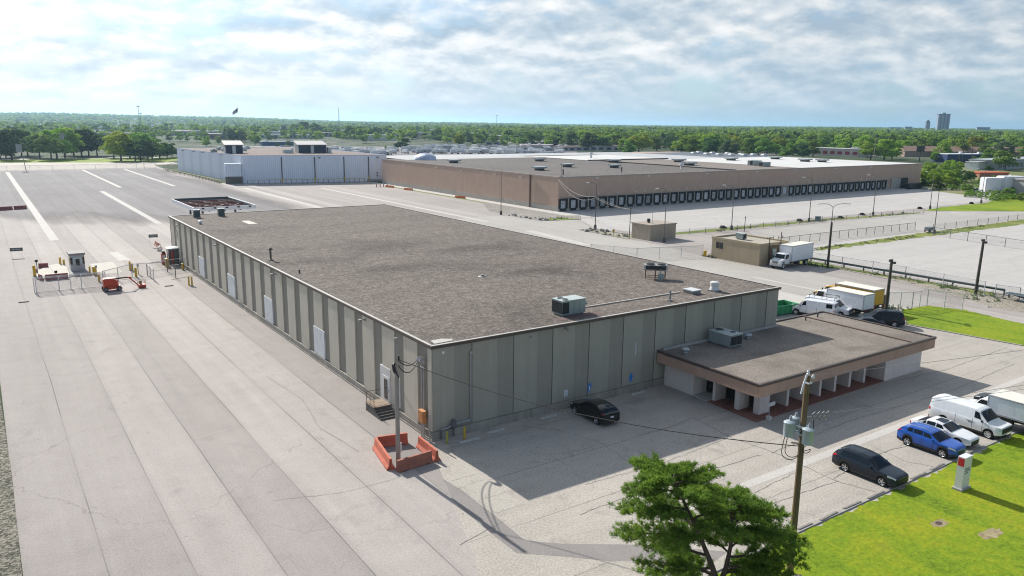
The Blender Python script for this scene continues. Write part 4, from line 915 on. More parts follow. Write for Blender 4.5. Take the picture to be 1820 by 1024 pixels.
def car(name, label, cat, loc, rz, col, P, group=None, paintmat=None):
    """P: L,W, belt[(x,z)], roof[(x,z)], axles(xf,xr), r, side windows [(x0,x1)], wind(xc,xr), rear(x0,x1), clad. x=0 at the nose, rearwards."""
    t = thing(name, label, cat, loc, rz, group)
    L_, Wd = P['L'], P['W']; belt, roof = P['belt'], P['roof']; xf, xr = P['ax']; r = P['r']; tum = P.get('tum', .30); sill = P.get('sill', .24)
    pm = paintmat or carpaint('paint_'+name+'_%d' % int(col[0]*999+col[2]*77), col)
    Ra = r*1.18
    xs = set([0,.04,.12,.25,.4,L_-.04,L_-.12,L_-.25,L_]); k = int(L_/.13)
    for i in range(k): xs.add(round(L_*i/k, 3))
    for xa in (xf, xr):
        for i in range(-6,7): xs.add(round(xa+Ra*sin(i*pi/12), 3))
    for tab in (belt, roof):
        for a, _ in tab: xs.add(a)
    xs = sorted(xs); xs = [x for i, x in enumerate(xs) if i == 0 or x-xs[i-1] > .012]
    def hw(x):
        f = min(1, x/P.get('nose', .9)); g = min(1, (L_-x)/P.get('tail', .7))
        return Wd/2*(1-P.get('nt', .16)*(1-sin(f*pi/2)))*(1-P.get('tt', .12)*(1-sin(g*pi/2)))
    def zb(x):
        z = sill+.10*max(0, 1-x/.35)+.10*max(0, 1-(L_-x)/.35)
        for xa in (xf, xr):
            d = abs(x-xa)
            if d < Ra: z = max(z, r*.98+sqrt(max(0,Ra*Ra-d*d))-.0)
        return z
    def prof(x, s):
        w_ = hw(x); b0 = min(zb(x), lerp_tab(belt,x)-.12); zbt = lerp_tab(belt,x); zr = max(zbt+.012, lerp_tab(roof,x)); h = zr-zbt
        lo = b0; mid = max(lo+.06, min(zbt-.1, .62*zbt+.05))
        wi = w_*.955; wt = wi-tum*h
        return [(0,lo+.02),(w_*.86,lo),(w_*.965,lo+.015),(w_*.985,lo+.05),(w_,mid),(w_*.985,zbt-.05),(wi,zbt),(wi-.02-(tum*h)*.08,zbt+.08*h),(wt,zbt+.86*h),(wt-.05,zbt+.965*h),(wt*.55,zbt+1.0*h+.012),(0,zr+.02)]
    b = MB(); np_ = 12; rows = []
    for x in xs:
        pr = prof(x, 1); ring = [(-x, y, z) for y, z in pr]+[(-x, -y, z) for y, z in reversed(pr[:-1])]
        rows.append(ring)
    m = len(rows[0])
    for A, B in zip(rows, rows[1:]):
        for i in range(m-1): b.face([A[i],B[i],B[i+1],A[i+1]], 0)
    b.face(rows[0][::-1]); b.face(rows[-1])
    ctr = bpy.data.objects.new('axle_origin', None) if 0 else None
    X0 = L_/2
    mats = [pm]
    body = b.build('body', pm, t, (X0,0,0), smooth=True, ang=35)
    # dark underside
    u = MB(); u.box(-L_+.3,-.3,-Wd/2+.14,Wd/2-.14,.2,.55); u.build('underbody', BLK, t, (X0,0,0))
    if P.get('clad'):
        for s in (1,-1):
            c = MB()
            for A, B in zip(xs, xs[1:]):
                pa, pb = prof(A,1), prof(B,1); za, zb2 = pa[3][1], pb[3][1]; ha = .13
                c.face([(-A,s*(hw(A)+.006),za-.05),(-B,s*(hw(B)+.006),zb2-.05),(-B,s*(hw(B)+.008),zb2+ha),(-A,s*(hw(A)+.008),za+ha)][::s])
            c.build('cladding', BLK if P['clad'] == 1 else P['clad'], t, (X0,0,0))
    def surf(x, v):                         # v on the section index
        pr = prof(x, 1); i = min(int(v), len(pr)-2); f = v-i; return Vector((-x, pr[i][0]+(pr[i+1][0]-pr[i][0])*f, pr[i][1]+(pr[i+1][1]-pr[i][1])*f))
    def patch(nm, mat_, x0, x1, v0, v1, s=1, nx=8, nv=4, off=.008, both=False, taper=(0,0), par=None):
        q = MB(); g = []
        for i in range(nx+1):
            row = []
            for j in range(nv+1):
                fv = j/nv; xa = x0+taper[0]*fv; xb = x1+taper[1]*fv
                x = xa+(xb-xa)*i/nx; v = v0+(v1-v0)*fv
                e = .01; pu = surf(min(L_,x+e),v)-surf(max(0,x-e),v); pv = surf(x,min(11,v+.05))-surf(x,max(0,v-.05)); n_ = pv.cross(pu)
                if n_.length > 1e-9: n_.normalize()
                pt = surf(x,v)+n_*off*(1 if n_.y >= -.001 or n_.z > 0 else -1); row.append((pt.x, pt.y*s, pt.z))
            g.append(row)
        for i in range(nx):
            for j in range(nv): q.face([g[i][j],g[i+1][j],g[i+1][j+1],g[i][j+1]][::s])
        return q.build(nm, mat_, par or t, (X0,0,0), smooth=True)
    def across(nm, mat_, x0, x1, vlim, off=.01, inset=.0, nx=6, par=None):
        q = MB(); g = []
        for i in range(nx+1):
            x = x0+(x1-x0)*i/nx; row = []
            for j in [vlim+(11-vlim)*k/5 for k in range(6)]:
                e = .01; pu = surf(min(L_,x+e),j)-surf(max(0,x-e),j); pv = surf(x,min(11,j+.05))-surf(x,max(0,j-.05)); n_ = pv.cross(pu)
                n_ = n_.normalized() if n_.length > 1e-9 else Vector((0,0,1))
                if n_.z < 0: n_ = -n_
                row.append(surf(x,j)+n_*off)
            row += [Vector((p_.x,-p_.y,p_.z)) for p_ in reversed(row[:-1])]; g.append(row)
        for i in range(nx):
            for j in range(len(g[0])-1): q.face([g[i][j],g[i+1][j],g[i+1][j+1],g[i][j+1]])
        return q.build(nm, mat_, par or t, (X0,0,0), smooth=True)
    if P.get('wind'): across('windshield', CGLASS, P['wind'][0], P['wind'][1], 8.15)
    if P.get('rear'): across('rear_window', CGLASS, P['rear'][0], P['rear'][1], 8.2)
    for s in (1,-1):
        for wx in P.get('win', ()):
            patch('side_window', CGLASS, wx[0], wx[1], 7.15, 7.93, s, 6, 3, .008, taper=(wx[2] if len(wx) > 2 else 0, wx[3] if len(wx) > 3 else 0))
        for wx in P.get('door', ()):
            q = MB(); x = wx; ring = [surf(x, v) for v in (3.0,3.5,4,4.6,5,5.6,6,6.8)]
            for a_, b2 in zip(ring, ring[1:]): q.face([(a_.x-.012,s*(a_.y+.005),a_.z),(a_.x+.012,s*(a_.y+.005),a_.z),(b2.x+.012,s*(b2.y+.005),b2.z),(b2.x-.012,s*(b2.y+.005),b2.z)])
            q.build('door_seam', BLK, t, (X0,0,0))
        if P.get('hl'):
            x0, x1, v0, v1 = P['hl']; patch('headlight', HEADL, x0, x1, v0, v1, s, 5, 2, .012)
        if P.get('tl'):
            x0, x1, v0, v1 = P['tl']; patch('taillight', TAILL, x0, x1, v0, v1, s, 4, 2, .012)
        wheel(t, X0-xf, s*(Wd/2-.13), r, P.get('tw', .22), P.get('rim'), P.get('spokes', 5)); wheel(t, X0-xr, s*(Wd/2-.13), r, P.get('tw', .22), P.get('rim'), P.get('spokes', 5))
        mx = P.get('mir', P['wind'][0]+.45 if P.get('wind') else 1.5); pv = surf(mx, 6.6)
        b = MB(); b.cbox(0,s*.13,-.07,.12,.2,.15,0,.03); b.box(-.02,.02,min(0,s*.1),max(0,s*.1),-.05,-.01); b.build('mirror', P.get('mirm', pm), t, (X0+pv.x, s*pv.y, pv.z+.05))
        if P.get('rails'):
            x0, x1 = P['rails']; q = MB(); pts = [surf(x0+(x1-x0)*i/8, 9.6) for i in range(9)]
            q.path([(p_.x,s*p_.y,p_.z+(.05 if 0 < i < 8 else .0)) for i, p_ in enumerate(pts)], .022, 5); q.build('roof_rail', P.get('railm', BLK), t, (X0,0,0))
    # bumpers, grille, plates
    zf = lerp_tab(belt, .1)
    gr = P.get('grille', (.44,.66)); q = MB(); w0 = hw(0)*P.get('gw', .62); q.box(-.01,.012,-w0,w0,gr[0],gr[1]); g = q.build('grille', BLK, t, (X0,0,0))
    q = MB(); q.box(-.005,.018,-hw(0)*.8,hw(0)*.8,.28,.40); q.build('bumper', P.get('bump', BLK), t, (X0,0,0))
    q = MB(); q.box(-L_-.018,-L_+.005,-hw(L_)*.86,hw(L_)*.86,.30,.5); q.build('bumper', P.get('bump', BLK), t, (X0,0,0))
    q = MB(); q.box(-L_-.03,-L_+.0,-.17,.17,P.get('plz',.72),P.get('plz',.72)+.13); q.build('license_plate', PLATE, t, (X0,0,0))
    return t
WAGON = dict(L=4.78, W=1.82, belt=[(0,.74),(.05,.82),(.25,.88),(.9,.95),(1.25,.99),(3.6,1.03),(4.6,1.06),(4.78,.95)], roof=[(0,0),(1.25,.99),(2.15,1.53),(2.9,1.60),(4.0,1.57),(4.35,1.48),(4.68,1.10),(4.78,.9)],
    ax=(.95,3.69), r=.345, win=[(1.98,2.68,.20,0),(2.76,3.5),(3.58,4.18,0,-.15)], wind=(1.34,2.06), rear=(4.38,4.64), hl=(.06,.62,4.7,5.9), tl=(4.42,4.72,4.8,6.0), rails=(2.2,4.2), door=(1.75,2.72,3.54), nt=.2, grille=(.48,.68), clad=1)
CROSS = dict(L=4.42, W=1.84, belt=[(0,.78),(.05,.88),(.25,.95),(.85,1.01),(1.1,1.04),(3.2,1.08),(4.2,1.16),(4.42,1.0)], roof=[(0,0),(1.1,1.04),(1.95,1.52),(2.6,1.60),(3.5,1.56),(3.95,1.44),(4.3,1.16),(4.42,.9)],
    ax=(.88,3.53), r=.35, win=[(1.75,2.42,.22,0),(2.50,3.18),(3.26,3.7,0,-.12)], wind=(1.2,1.86), rear=(3.98,4.27), hl=(.05,.55,4.7,5.6), tl=(4.12,4.38,4.9,6.0), rails=(2.0,3.8), railm=RIM, door=(1.6,2.46,3.2), nt=.22, clad=1, grille=(.46,.66))
SUV = dict(L=4.75, W=1.9, belt=[(0,.7),(.1,.88),(.95,1.02),(1.2,1.07),(3.6,1.10),(4.6,1.14),(4.75,1.0)], roof=[(0,0),(1.2,1.07),(2.05,1.62),(2.8,1.71),(3.9,1.68),(4.3,1.58),(4.65,1.16),(4.75,1.0)],
    ax=(.95,3.78), r=.37, win=[(1.9,2.65,.2,0),(2.73,3.5),(3.58,4.15,0,-.12)], wind=(1.3,1.98), rear=(4.34,4.62), hl=(.05,.6,4.8,5.8), tl=(4.45,4.72,4.9,6.0), rails=(2.1,4.2), door=(1.75,2.69,3.54), clad=1, plz=.85)
SEDAN = dict(L=4.66, W=1.82, belt=[(0,.64),(.05,.72),(.25,.78),(.9,.88),(1.3,.93),(3.4,.97),(4.3,1.01),(4.66,.94)], roof=[(0,0),(1.3,.93),(2.2,1.36),(2.7,1.42),(3.3,1.38),(4.15,1.04),(4.3,1.02),(4.66,.9)],
    ax=(.9,3.7), r=.335, win=[(1.95,2.6,.25,0),(2.68,3.35,0,-.05),(3.42,3.72,0,-.18)], wind=(1.42,2.14), rear=(3.42,4.08), hl=(.06,.6,4.9,5.9), tl=(4.58,4.655,4.2,5.0), door=(1.75,2.64,3.38), nt=.24, gw=.8, grille=(.28,.62))
VAN = dict(L=5.7, W=2.02, belt=[(0,.85),(.08,1.06),(.85,1.14),(1.0,1.20),(5.6,1.24),(5.7,1.2)], roof=[(0,0),(1.0,1.2),(1.75,1.98),(2.1,2.08),(5.3,2.10),(5.58,2.0),(5.7,1.24)],
    ax=(.95,4.45), r=.37, tum=.14, sill=.40, nose=.5, nt=.12, tail=.4, tt=.05, win=[(1.55,2.12,.26,0)], wind=(1.1,1.70), rear=(5.59,5.66), hl=(.03,.22,4.4,5.3), tl=(5.55,5.68,4.5,6.0), door=(1.42,2.2,3.5), rim=STEELRIM, spokes=8, grille=(.62,1.0), gw=.95, mir=1.45, mirm=BLK, plz=.6)
PICKUP = dict(VAN, L=5.4)
HEAD = -pi/2            # nose towards -y
car('station_wagon', 'dark blue grey station wagon parked with its nose on the lawn edge', 'car', (22.55,-21.95,.006), HEAD, (.014,.022,.034), WAGON)
car('crossover', 'bright blue crossover parked beside the white sedan', 'car', (30.75,-21.9,.006), HEAD, (.008,.085,.42), CROSS)
sd = car('sedan', 'white sedan with a black sunroof between the blue car and the van', 'car', (33.75,-21.35,.006), HEAD, (.80,.81,.82), SEDAN)
b = MB(); b.box(-.55,.1,-.42,.42,1.425,1.455); b.build('sunroof', CGLASS, sd)
vn = car('cargo_van', 'white windowless cargo van parked beside the white sedan', 'van', (37.55,-21.4,.006), HEAD, (.80,.81,.82), VAN)
b = MB()
for i,(a,c) in enumerate(((.0,.55),(.05,.35))): b.box(.75-a-c,.75-a,-1.018,-1.012,1.0-.1*i,1.055-.1*i); b.box(.75-a-c,.75-a,1.012,1.018,1.0-.1*i,1.055-.1*i)
b.build('door_lettering', flatmat('grey_lettering',(.16,.17,.19),.6), vn)
bs = car('black_suv', 'black hatch-backed car parked in the shade by the grey wall', 'car', (13.5,-3.0,.006), pi/2-.02, (.006,.0065,.007), dict(CROSS, L=4.6, belt=[(0,.62),(.1,.78),(.9,.93),(1.2,.99),(3.4,1.05),(4.3,1.16),(4.6,1.05)], roof=[(0,0),(1.2,.99),(2.1,1.48),(2.8,1.56),(3.5,1.52),(4.1,1.34),(4.42,1.14),(4.6,.95)], ax=(.92,3.72), rails=None, rear=(3.75,4.36), tl=(4.3,4.56,5.0,6.0), win=[(1.85,2.6,.22,0),(2.68,3.4,0,0),(3.48,3.8,0,-.1)], door=(1.7,2.64,3.44)), paintmat=flatmat('gloss_black_paint',(.006,.0065,.007),.25,0,.5,.5))
car('black_sedan', 'dark car half hidden behind the white box truck at the right edge', 'car', (44.7,-21.0,.006), pi/2, (.02,.022,.025), SEDAN)
car('large_suv', 'black large wagon with red tail lights parked by the roadside lawn', 'car', (63.4,1.6,.006), radians(130), (.010,.018,.026), dict(SUV, L=5.1, W=1.98, belt=[(0,.75),(.1,.95),(1.0,1.08),(1.3,1.13),(4.9,1.16),(5.1,1.05)], roof=[(0,0),(1.3,1.13),(2.0,1.75),(2.8,1.86),(4.6,1.84),(4.85,1.72),(5.02,1.2),(5.1,1.05)], ax=(1.0,3.95), win=[(1.85,2.6,.2,0),(2.68,3.5),(3.58,4.5,0,-.05)], rear=(4.84,5.0), tl=(4.85,5.08,4.9,6.4), rails=(2.1,4.6), door=(1.75,2.64,3.54)))
car('dark_coupe', 'dark car partly behind the office roof edge beside the large black wagon', 'car', (59.9,1.7,.006), radians(130), (.012,.020,.030), SEDAN)
car('cargo_van', 'white cargo van with two rear windows facing left behind the office wing', 'van', (60.3,8.9,.006), radians(108), (.80,.81,.82), dict(VAN, win=[(1.55,2.12,.26,0),(4.6,5.35)]))
rk = car('service_van', 'white van with a roof ladder rack facing right beside the box truck', 'van', (62.65,8.4,.006), radians(-74), (.80,.81,.82), VAN)
b = MB()
for x in (-2.2,-.6,1.0):
    b.tube((x,-.9,2.05),(x,-.9,2.4),.03,n=5); b.tube((x,.9,2.05),(x,.9,2.4),.03,n=5); b.tube((x,-.9,2.4),(x,.9,2.4),.03,n=5)
for y in (-.9,.9): b.tube((-2.5,y,2.4),(1.2,y,2.4),.03,n=5)
b.build('roof_rack', BLK, rk)
# trucks
def boxbody(t, x0, x1, wd, z0, z1, m, mroof, trim=True, ribs=0):
    o = MB().box(x0,x1,-wd/2,wd/2,z0,z1).build('cargo_box', m, t)
    MB().box(x0+.02,x1-.02,-wd/2+.02,wd/2-.02,z1,z1+.04).build('box_roof', mroof, o)
    if trim:
        f = MB()
        for y in (-wd/2,wd/2):
            for x in (x0,x1): f.cbox(x,y,z0,.08,.08,z1-z0)
        for x in (x0,x1): f.box(x-.035,x+.035,-wd/2-.02,wd/2+.02,z1-.1,z1+.02)
        for y in (-wd/2,wd/2): f.box(x0,x1,y-.03,y+.03,z1-.09,z1+.03); f.box(x0,x1,y-.03,y+.03,z0-.02,z0+.12)
        f.build('box_trim', flatmat('alloy_trim',(.45,.46,.48),.4,.4), o)
    return o
BOXW = paint('white_box_panel',(.76,.78,.81),.45,var=.05,dirt=(.52,.54,.56)); ROOFCREAM = paint('cream_box_roof',(.70,.68,.60),.6,var=.05)
def boxtruck(label, loc, rz, bodym, L=6.6, rear=True, cab=True, cabcol=(.80,.81,.82), h=3.4, group=None, name='box_truck'):
    t = thing(name, label, 'truck', loc, rz, group)
    boxbody(t,-L/2-1.0,L/2-1.0,2.4,1.05,h,bodym,ROOFCREAM)
    b = MB(); b.box(-L/2-1.0,L/2+.9,-.45,.45,.62,.9); b.box(-L/2-1.0,L/2-1.0,-1.0,1.0,.92,1.04); b.cbox(.3,1.0,.5,1.1,.5,.45); b.build('chassis', BLK, t)
    xr = -L/2+.9
    for y in (-.98,.98): wheel(t,xr,y,.48,.5,STEELRIM,8)
    b = MB(); b.box(-L/2-1.15,-L/2-1.0,-1.15,1.15,.55,.68); b.path([(-L/2-1.05,-.9,.95),(-L/2-1.1,-.9,.6)],.05); b.path([(-L/2-1.05,.9,.95),(-L/2-1.1,.9,.6)],.05); b.build('bumper', BLK, t)
    b = MB(); b.box(-L/2-1.05,-L/2-1.0,-1.1,1.1,1.2,h-.15)
    for i in range(6): b.box(-L/2-1.06,-L/2-1.05,-1.1,1.1,1.5+.3*i,1.515+.3*i)
    b.build('roller_door', bodym, t)
    for y in (-1.05,1.05): MB().box(-L/2-1.17,-L/2-1.15,y-.08,y+.08,.75,.98).build('taillight', TAILL, t)
    if cab:
        x0 = L/2-.85; pm = carpaint('truck_cab_white', cabcol, .1)
        b = MB(); sec = [(0,.95,1.02),(0,2.35,1.02)]
        b.extr([(x0,.75),(x0+2.95,.75),(x0+3.0,1.05),(x0+2.95,1.45),(x0+1.75,1.68),(x0+1.35,2.42),(x0+1.0,2.52),(x0,2.52)],'y',-1.0,1.0)
        bmx = b.build('cab', pm, t)
        bv = bmx.modifiers.new('bevel','BEVEL'); bv.width = .09; bv.segments = 3
        b = MB(); b.face([(x0+1.74,-.88,1.72),(x0+1.74,.88,1.72),(x0+1.39,.84,2.38),(x0+1.39,-.84,2.38)]); w_ = b.build('windshield', CGLASS, t, (.03,0,.02))
        for s in (1,-1):
            b = MB(); b.face([(x0+.45,s*1.008,1.72),(x0+1.55,s*1.008,1.72),(x0+1.27,s*1.008,2.34),(x0+.45,s*1.008,2.34)][::s]); b.build('side_window', CGLASS, t)
            MB().cbox(x0+2.85,s*.78,1.05,.22,.34,.22,0,.03).build('headlight', HEADL, t)
            b = MB(); b.tube((x0+1.5,s*1.0,1.75),(x0+1.65,s*1.3,1.9),.02,n=5); b.cbox(x0+1.65,s*1.3,1.7,.08,.2,.45); b.build('mirror', BLK, t)
            wheel(t,x0+2.0,s*.88,.48,.3,STEELRIM,8)
            b = MB(); pts = [(x0+2.0+.62*cos(a*pi/10),.48+.62*sin(a*pi/10)) for a in range(11)]
            for (xa,za),(xb,zb_) in zip(pts,pts[1:]): b.face([(xa,s*1.03,za),(xb,s*1.03,zb_),(xb,s*.8,zb_),(xa,s*.8,za)])
            inner = [(x0+2.0+.54*cos(a*pi/10),.48+.54*sin(a*pi/10)) for a in range(11)]
            for i in range(10): b.face([(pts[i][0],s*1.03,pts[i][1]),(pts[i+1][0],s*1.03,pts[i+1][1]),(inner[i+1][0],s*1.03,inner[i+1][1]),(inner[i][0],s*1.03,inner[i][1])])
            b.build('fender', pm, t)
            b = MB(); b.disc((x0+2.0,s*1.004,.75),(0,s,0),.53,20); b.build('wheel_well', BLK, t)
        MB().box(x0+2.93,x0+3.03,-1.02,1.02,.55,.85).build('bumper', flatmat('alloy_trim',(.45,.46,.48),.4,.4), t)
        b = MB(); b.box(x0+2.96,x0+3.025,-.5,.5,.95,1.38)
        for i in range(4): b.box(x0+3.024,x0+3.032,-.48,.48,1.0+.1*i,1.03+.1*i,1)
        b.build('grille', [BLK, CHROME], t)
    return t
boxtruck('white box truck with a silver cargo box parked beside the tan block hut', (89.2,33.3,.005), pi+.10, BOXW, 6.8, h=3.75)
boxtruck('white box truck seen from behind beyond the office wing roof', (65.45,8.2,.005), pi/2, BOXW, 5.2, cabcol=(.80,.81,.82), h=2.95)
boxtruck('yellow box truck behind the white box truck by the dark pole', (69.0,9.2,.005), pi/2, paint('yellow_truck_panel',(.62,.33,.02),.45,var=.06,dirt=(.45,.26,.04)), 5.6, cabcol=(.6,.33,.02), h=3.05)
t = boxtruck('long white box truck cut off by the right edge beside the white cargo van', (40.75,-23.45,.03), HEAD+pi, BOXW, 5.4, cab=False, h=2.55, name='box_truck')
# its small cab faces the building
def smallcab(t, x0):
    pm = carpaint('truck_cab_white', (.80,.81,.82), .1)
    b = MB(); b.extr([(x0,.55),(x0+2.3,.55),(x0+2.34,.95),(x0+2.2,1.12),(x0+1.25,1.25),(x0+.6,2.0),(x0,2.05)],'y',-.95,.95); o = b.build('cab', pm, t); bv = o.modifiers.new('bevel','BEVEL'); bv.width = .1; bv.segments = 3
    b = MB(); b.face([(x0+1.25,-.82,1.3),(x0+1.25,.82,1.3),(x0+.68,.76,1.96),(x0+.68,-.76,1.96)]); b.build('windshield', CGLASS, t, (.035,0,.02))
    for s in (1,-1):
        b = MB(); b.face([(x0+.1,s*.958,1.3),(x0+1.1,s*.958,1.3),(x0+.6,s*.958,1.92),(x0+.1,s*.958,1.92)][::s]); b.build('side_window', CGLASS, t)
        wheel(t,x0+1.55,s*.85,.38,.25,STEELRIM,8); MB().cbox(x0+2.25,s*.72,.8,.2,.3,.2,0,.03).build('headlight', HEADL, t)
        b = MB(); b.tube((x0+1.1,s*.95,1.35),(x0+1.15,s*1.2,1.4),.02,n=5); b.cbox(x0+1.15,s*1.2,1.25,.07,.16,.3); b.build('mirror', BLK, t)
smallcab(t, 1.75)
# small parts that several photographs' vans share
t = thing('dumpster', 'green open rubbish skip beside the far corner of the grey warehouse', 'dumpster', (57.2,12.2,.005), -.1)
GRN = paint('green_skip_paint',(.03,.24,.10),.5,var=.12); 
b = MB(); b.prism([(-2.6,-1.2),(2.6,-1.2),(2.6,1.2),(-2.6,1.2)],.15,.2); b.box(-2.6,2.6,-1.2,-1.12,.2,1.25); b.box(-2.6,2.6,1.12,1.2,.2,1.25); b.box(-2.6,-2.52,-1.12,1.12,.2,1.25); b.box(2.52,2.6,-1.12,1.12,.2,1.25); b.build('body', GRN, t)
b = MB(); b.tube((-2.65,-1.24,1.25),(2.65,-1.24,1.25),.07,n=5); b.tube((-2.65,1.24,1.25),(2.65,1.24,1.25),.07,n=5); b.tube((-2.65,-1.24,1.25),(-2.65,1.24,1.25),.07,n=5); b.tube((2.65,-1.24,1.25),(2.65,1.24,1.25),.07,n=5)
for i in range(6): b.box(-2.3+.9*i,-2.2+.9*i,-1.3,-1.2,.2,1.2)
b.build('rim', paint('light_green_skip_paint',(.05,.33,.15),.5), t)
# ------------------------------------------------------------------ jersey barriers
def barrier_prof(h): return [(-.3,0),(.3,0),(.3,.08*h/.8),(.14,.3*h/.8),(.09,h),(-.09,h),(-.14,.3*h/.8),(-.3,.08*h/.8)]
ORB = paint('orange_barrier_paint',(.50,.125,.07),.8,var=.22,scale=1.3,dirt=(.36,.25,.20)); ORB2 = paint('stained_orange_paint',(.33,.125,.085),.85,var=.3,scale=1.1,dirt=(.20,.15,.12)); REDB2 = paint('faded_red_paint',(.27,.075,.065),.8,var=.2,scale=3,dirt=(.45,.40,.37)); WHB = paint('whitewashed_concrete',(.60,.56,.52),.85,var=.1,dirt=(.40,.36,.32))
def barrier(label, x0, y0, x1, y1, h, m, group, name='jersey_barrier'):
    L_ = hypot(x1-x0,y1-y0); t = thing(name, label, 'barrier', ((x0+x1)/2,(y0+y1)/2,.005), atan2(y1-y0,x1-x0), group)
    b = MB(); b.extr(barrier_prof(h),'x',-L_/2,L_/2); b.build('barrier_body', m, t)
    b = MB(); b.box(-L_/2+.3,-L_/2+.6,-.31,.31,-.0,.06); b.box(L_/2-.6,L_/2-.3,-.31,.31,-.0,.06); b.build('foot_slot', flatmat('slot_dark',(.05,.04,.04),.9), t)
    b = MB(); b.tube((L_/2,0,.2),(L_/2,0,h-.1),.03,n=5); b.tube((-L_/2,0,.2),(-L_/2,0,h-.1),.03,n=5); b.build('hook', flatmat('rusty_hook',(.14,.08,.05),.8), t)
    return t
barrier('orange barrier on the left side of the wooden pole pen', -4.3,1.0,-5.0,-3.0,.82,ORB,'orange barriers around the wooden pole')
barrier('orange barrier along the far side of the wooden pole pen', -4.1,1.1,-1.9,.6,.82,ORB,'orange barriers around the wooden pole')
barrier('orange barrier closest to the grey warehouse corner', -1.45,-.5,-1.6,-3.5,.82,ORB,'orange barriers around the wooden pole')
barrier('stained orange barrier along the near side of the wooden pole pen', -4.75,-3.5,-1.95,-3.25,.82,ORB2,'orange barriers around the wooden pole')
sheet('pen_gravel', [(-4.2,.9),(-1.9,.5),(-1.7,-3.2),(-4.6,-3.2)], .013, PAVE_PATCH)
# ------------------------------------------------------------------ wooden poles and cables
def woodmat(name, c0, c1):
    t = NT(name); p = t.pos((9,9,.6)); n = t.noise(p, 1, 6, .7); t.bump(n,.4,.01); return t.out(t.ramp(n,[(.3,c0),(.7,c1)]), .9, 0, .2)
WPALE = woodmat('silvered_pole_wood',(.24,.21,.18),(.40,.36,.32)); WBRN = woodmat('brown_pole_wood',(.115,.082,.045),(.235,.175,.10)); WDARK = woodmat('dark_pole_wood',(.045,.045,.035),(.10,.095,.075))
BLKC = flatmat('black_cable',(.012,.012,.013),.6); GREYC = flatmat('bare_wire',(.22,.22,.23),.5,.3)
t = thing('utility_pole','weathered pale wooden pole standing in the orange barrier pen','utility pole',(-4.1,-2.35,0))
b = MB(); b.tube((0,0,0),(.0,0,9.3),.17,.12,12); b.build('pole', WPALE, t)
b = MB(); b.tube((.17,-.05,4.2),(.17,-.05,6.4),.06,n=8); b.build('riser_guard', paint('white_riser',(.62,.62,.60),.5), t)
b = MB()
for i in range(3): b.path([(.12,-.1+.08*i,6.4),(-.2,-.15+.1*i,7.1-.1*i),(-.25,-.1+.1*i,7.4),(.1,.1,7.75-.1*i)], .05, 6)
b.tube((-.15,-.2,6.95),(-.15,.25,6.95),.05,n=6); b.cbox(.14,0,7.7,.14,.2,.3); b.build('cable_bundle', BLKC, t)
b = MB(); b.cbox(.15,-.1,.9,.1,.16,.7); b.build('tag_plate', VW, t)
A0 = Vector((-4.0,-2.3,7.75)); H0 = Vector((-.65,1.2,6.2))
tag(MB().path(sag(A0,H0,.45),.035,6).build('service_cable',BLKC),'upper black cable sagging from the pale pole to the warehouse corner','cable','black cables at the pale pole')
tag(MB().path(sag(A0-Vector((0,0,.35)),H0-Vector((0,0,.15)),.75),.035,6).build('service_cable',BLKC),'lower black cable looping from the pale pole to the warehouse corner','cable','black cables at the pale pole')
UP = Vector((7.22,-26.75,0)); TOPU = 11.6
t = thing('utility_pole','tall brown wooden pole with grey transformers beside the lawn','utility pole',tuple(UP))
b = MB(); b.tube((0,0,0),(.05,.05,TOPU-.2),.19,.135,14); b.build('pole', WBRN, t)
TG = paint('grey_transformer',(.40,.47,.50),.4,.2,var=.06)
def transf(x,y,z,s=1):
    b = MB(); b.lathe([(.2*s,z),(.34*s,z+.02),(.35*s,z+.92*s),(.37*s,z+.94*s),(.37*s,z+1.0*s),(.22*s,z+1.1*s)],x,y,20)
    o = b.build('transformer', TG, t, smooth=True, ang=50)
    b = MB(); b.lathe([(.05,z+1.05*s),(.09,z+1.1*s),(.06,z+1.2*s),(.09,z+1.25*s),(.06,z+1.35*s),(.05,z+1.42*s)],x+.12*s,y,10); b.build('bushing', flatmat('grey_porcelain',(.30,.32,.34),.3), o)
transf(-.60,.42,8.1,.78); transf(-.14,-.40,7.85,.8); transf(-.02,.5,8.35,.62)
b = MB(); b.tube((0,0,8.4),(-.4,.3,8.4),.04,n=5); b.tube((0,0,8.4),(-.18,-.4,8.4),.04,n=5); b.cbox(.0,.0,8.6,.5,.5,.08); b.cbox(0,0,8.2,.46,.46,.08); b.build('mount', TG, t)
WHP = flatmat('white_porcelain',(.66,.67,.70),.3)
b = MB(); b.path([(-.08,0,11.5),(-.34,.0,10.9),(-.42,.02,10.5)],.05,8); b.lathe([(.04,11.4),(.1,11.48),(.05,11.55),(.09,11.6),(.04,11.7)],0,0,10); b.lathe([(.04,11.2),(.1,11.3),(.05,11.42)],.3,-.1,10); b.cbox(.02,0,11.0,.34,.34,.06)
b.build('cutout', WHP, t)
b = MB(); b.tube((.1,0,9.15),(1.25,-.5,9.1),.035,n=6); b.build('sidearm', paint('galvanised_arm',(.45,.46,.47),.4,.4), t)
b = MB(); b2 = MB()
for i in range(4):
    x, y = .42+.25*i, -.19-.10*i; b = MB()
    b.lathe([(.02,9.1),(.055,9.16),(.03,9.21),(.055,9.25),(.03,9.3)],x,y,8); b.lathe([(.02,8.88),(.045,8.92),(.025,9.0),(.025,9.08)],x+.07,y-.04,8)
    b2.path([(x,y,9.3),(x+.12,y-.06,9.42),(x+.2,y-.2,9.26),(x+.1,y+.12,9.18),(x-.15,y,9.3),(x,y,9.25)],.014,5)
    b.build('insulator', flatmat('dark_porcelain',(.20,.19,.20),.3), t)
b2.build('jumper', GREYC, t)
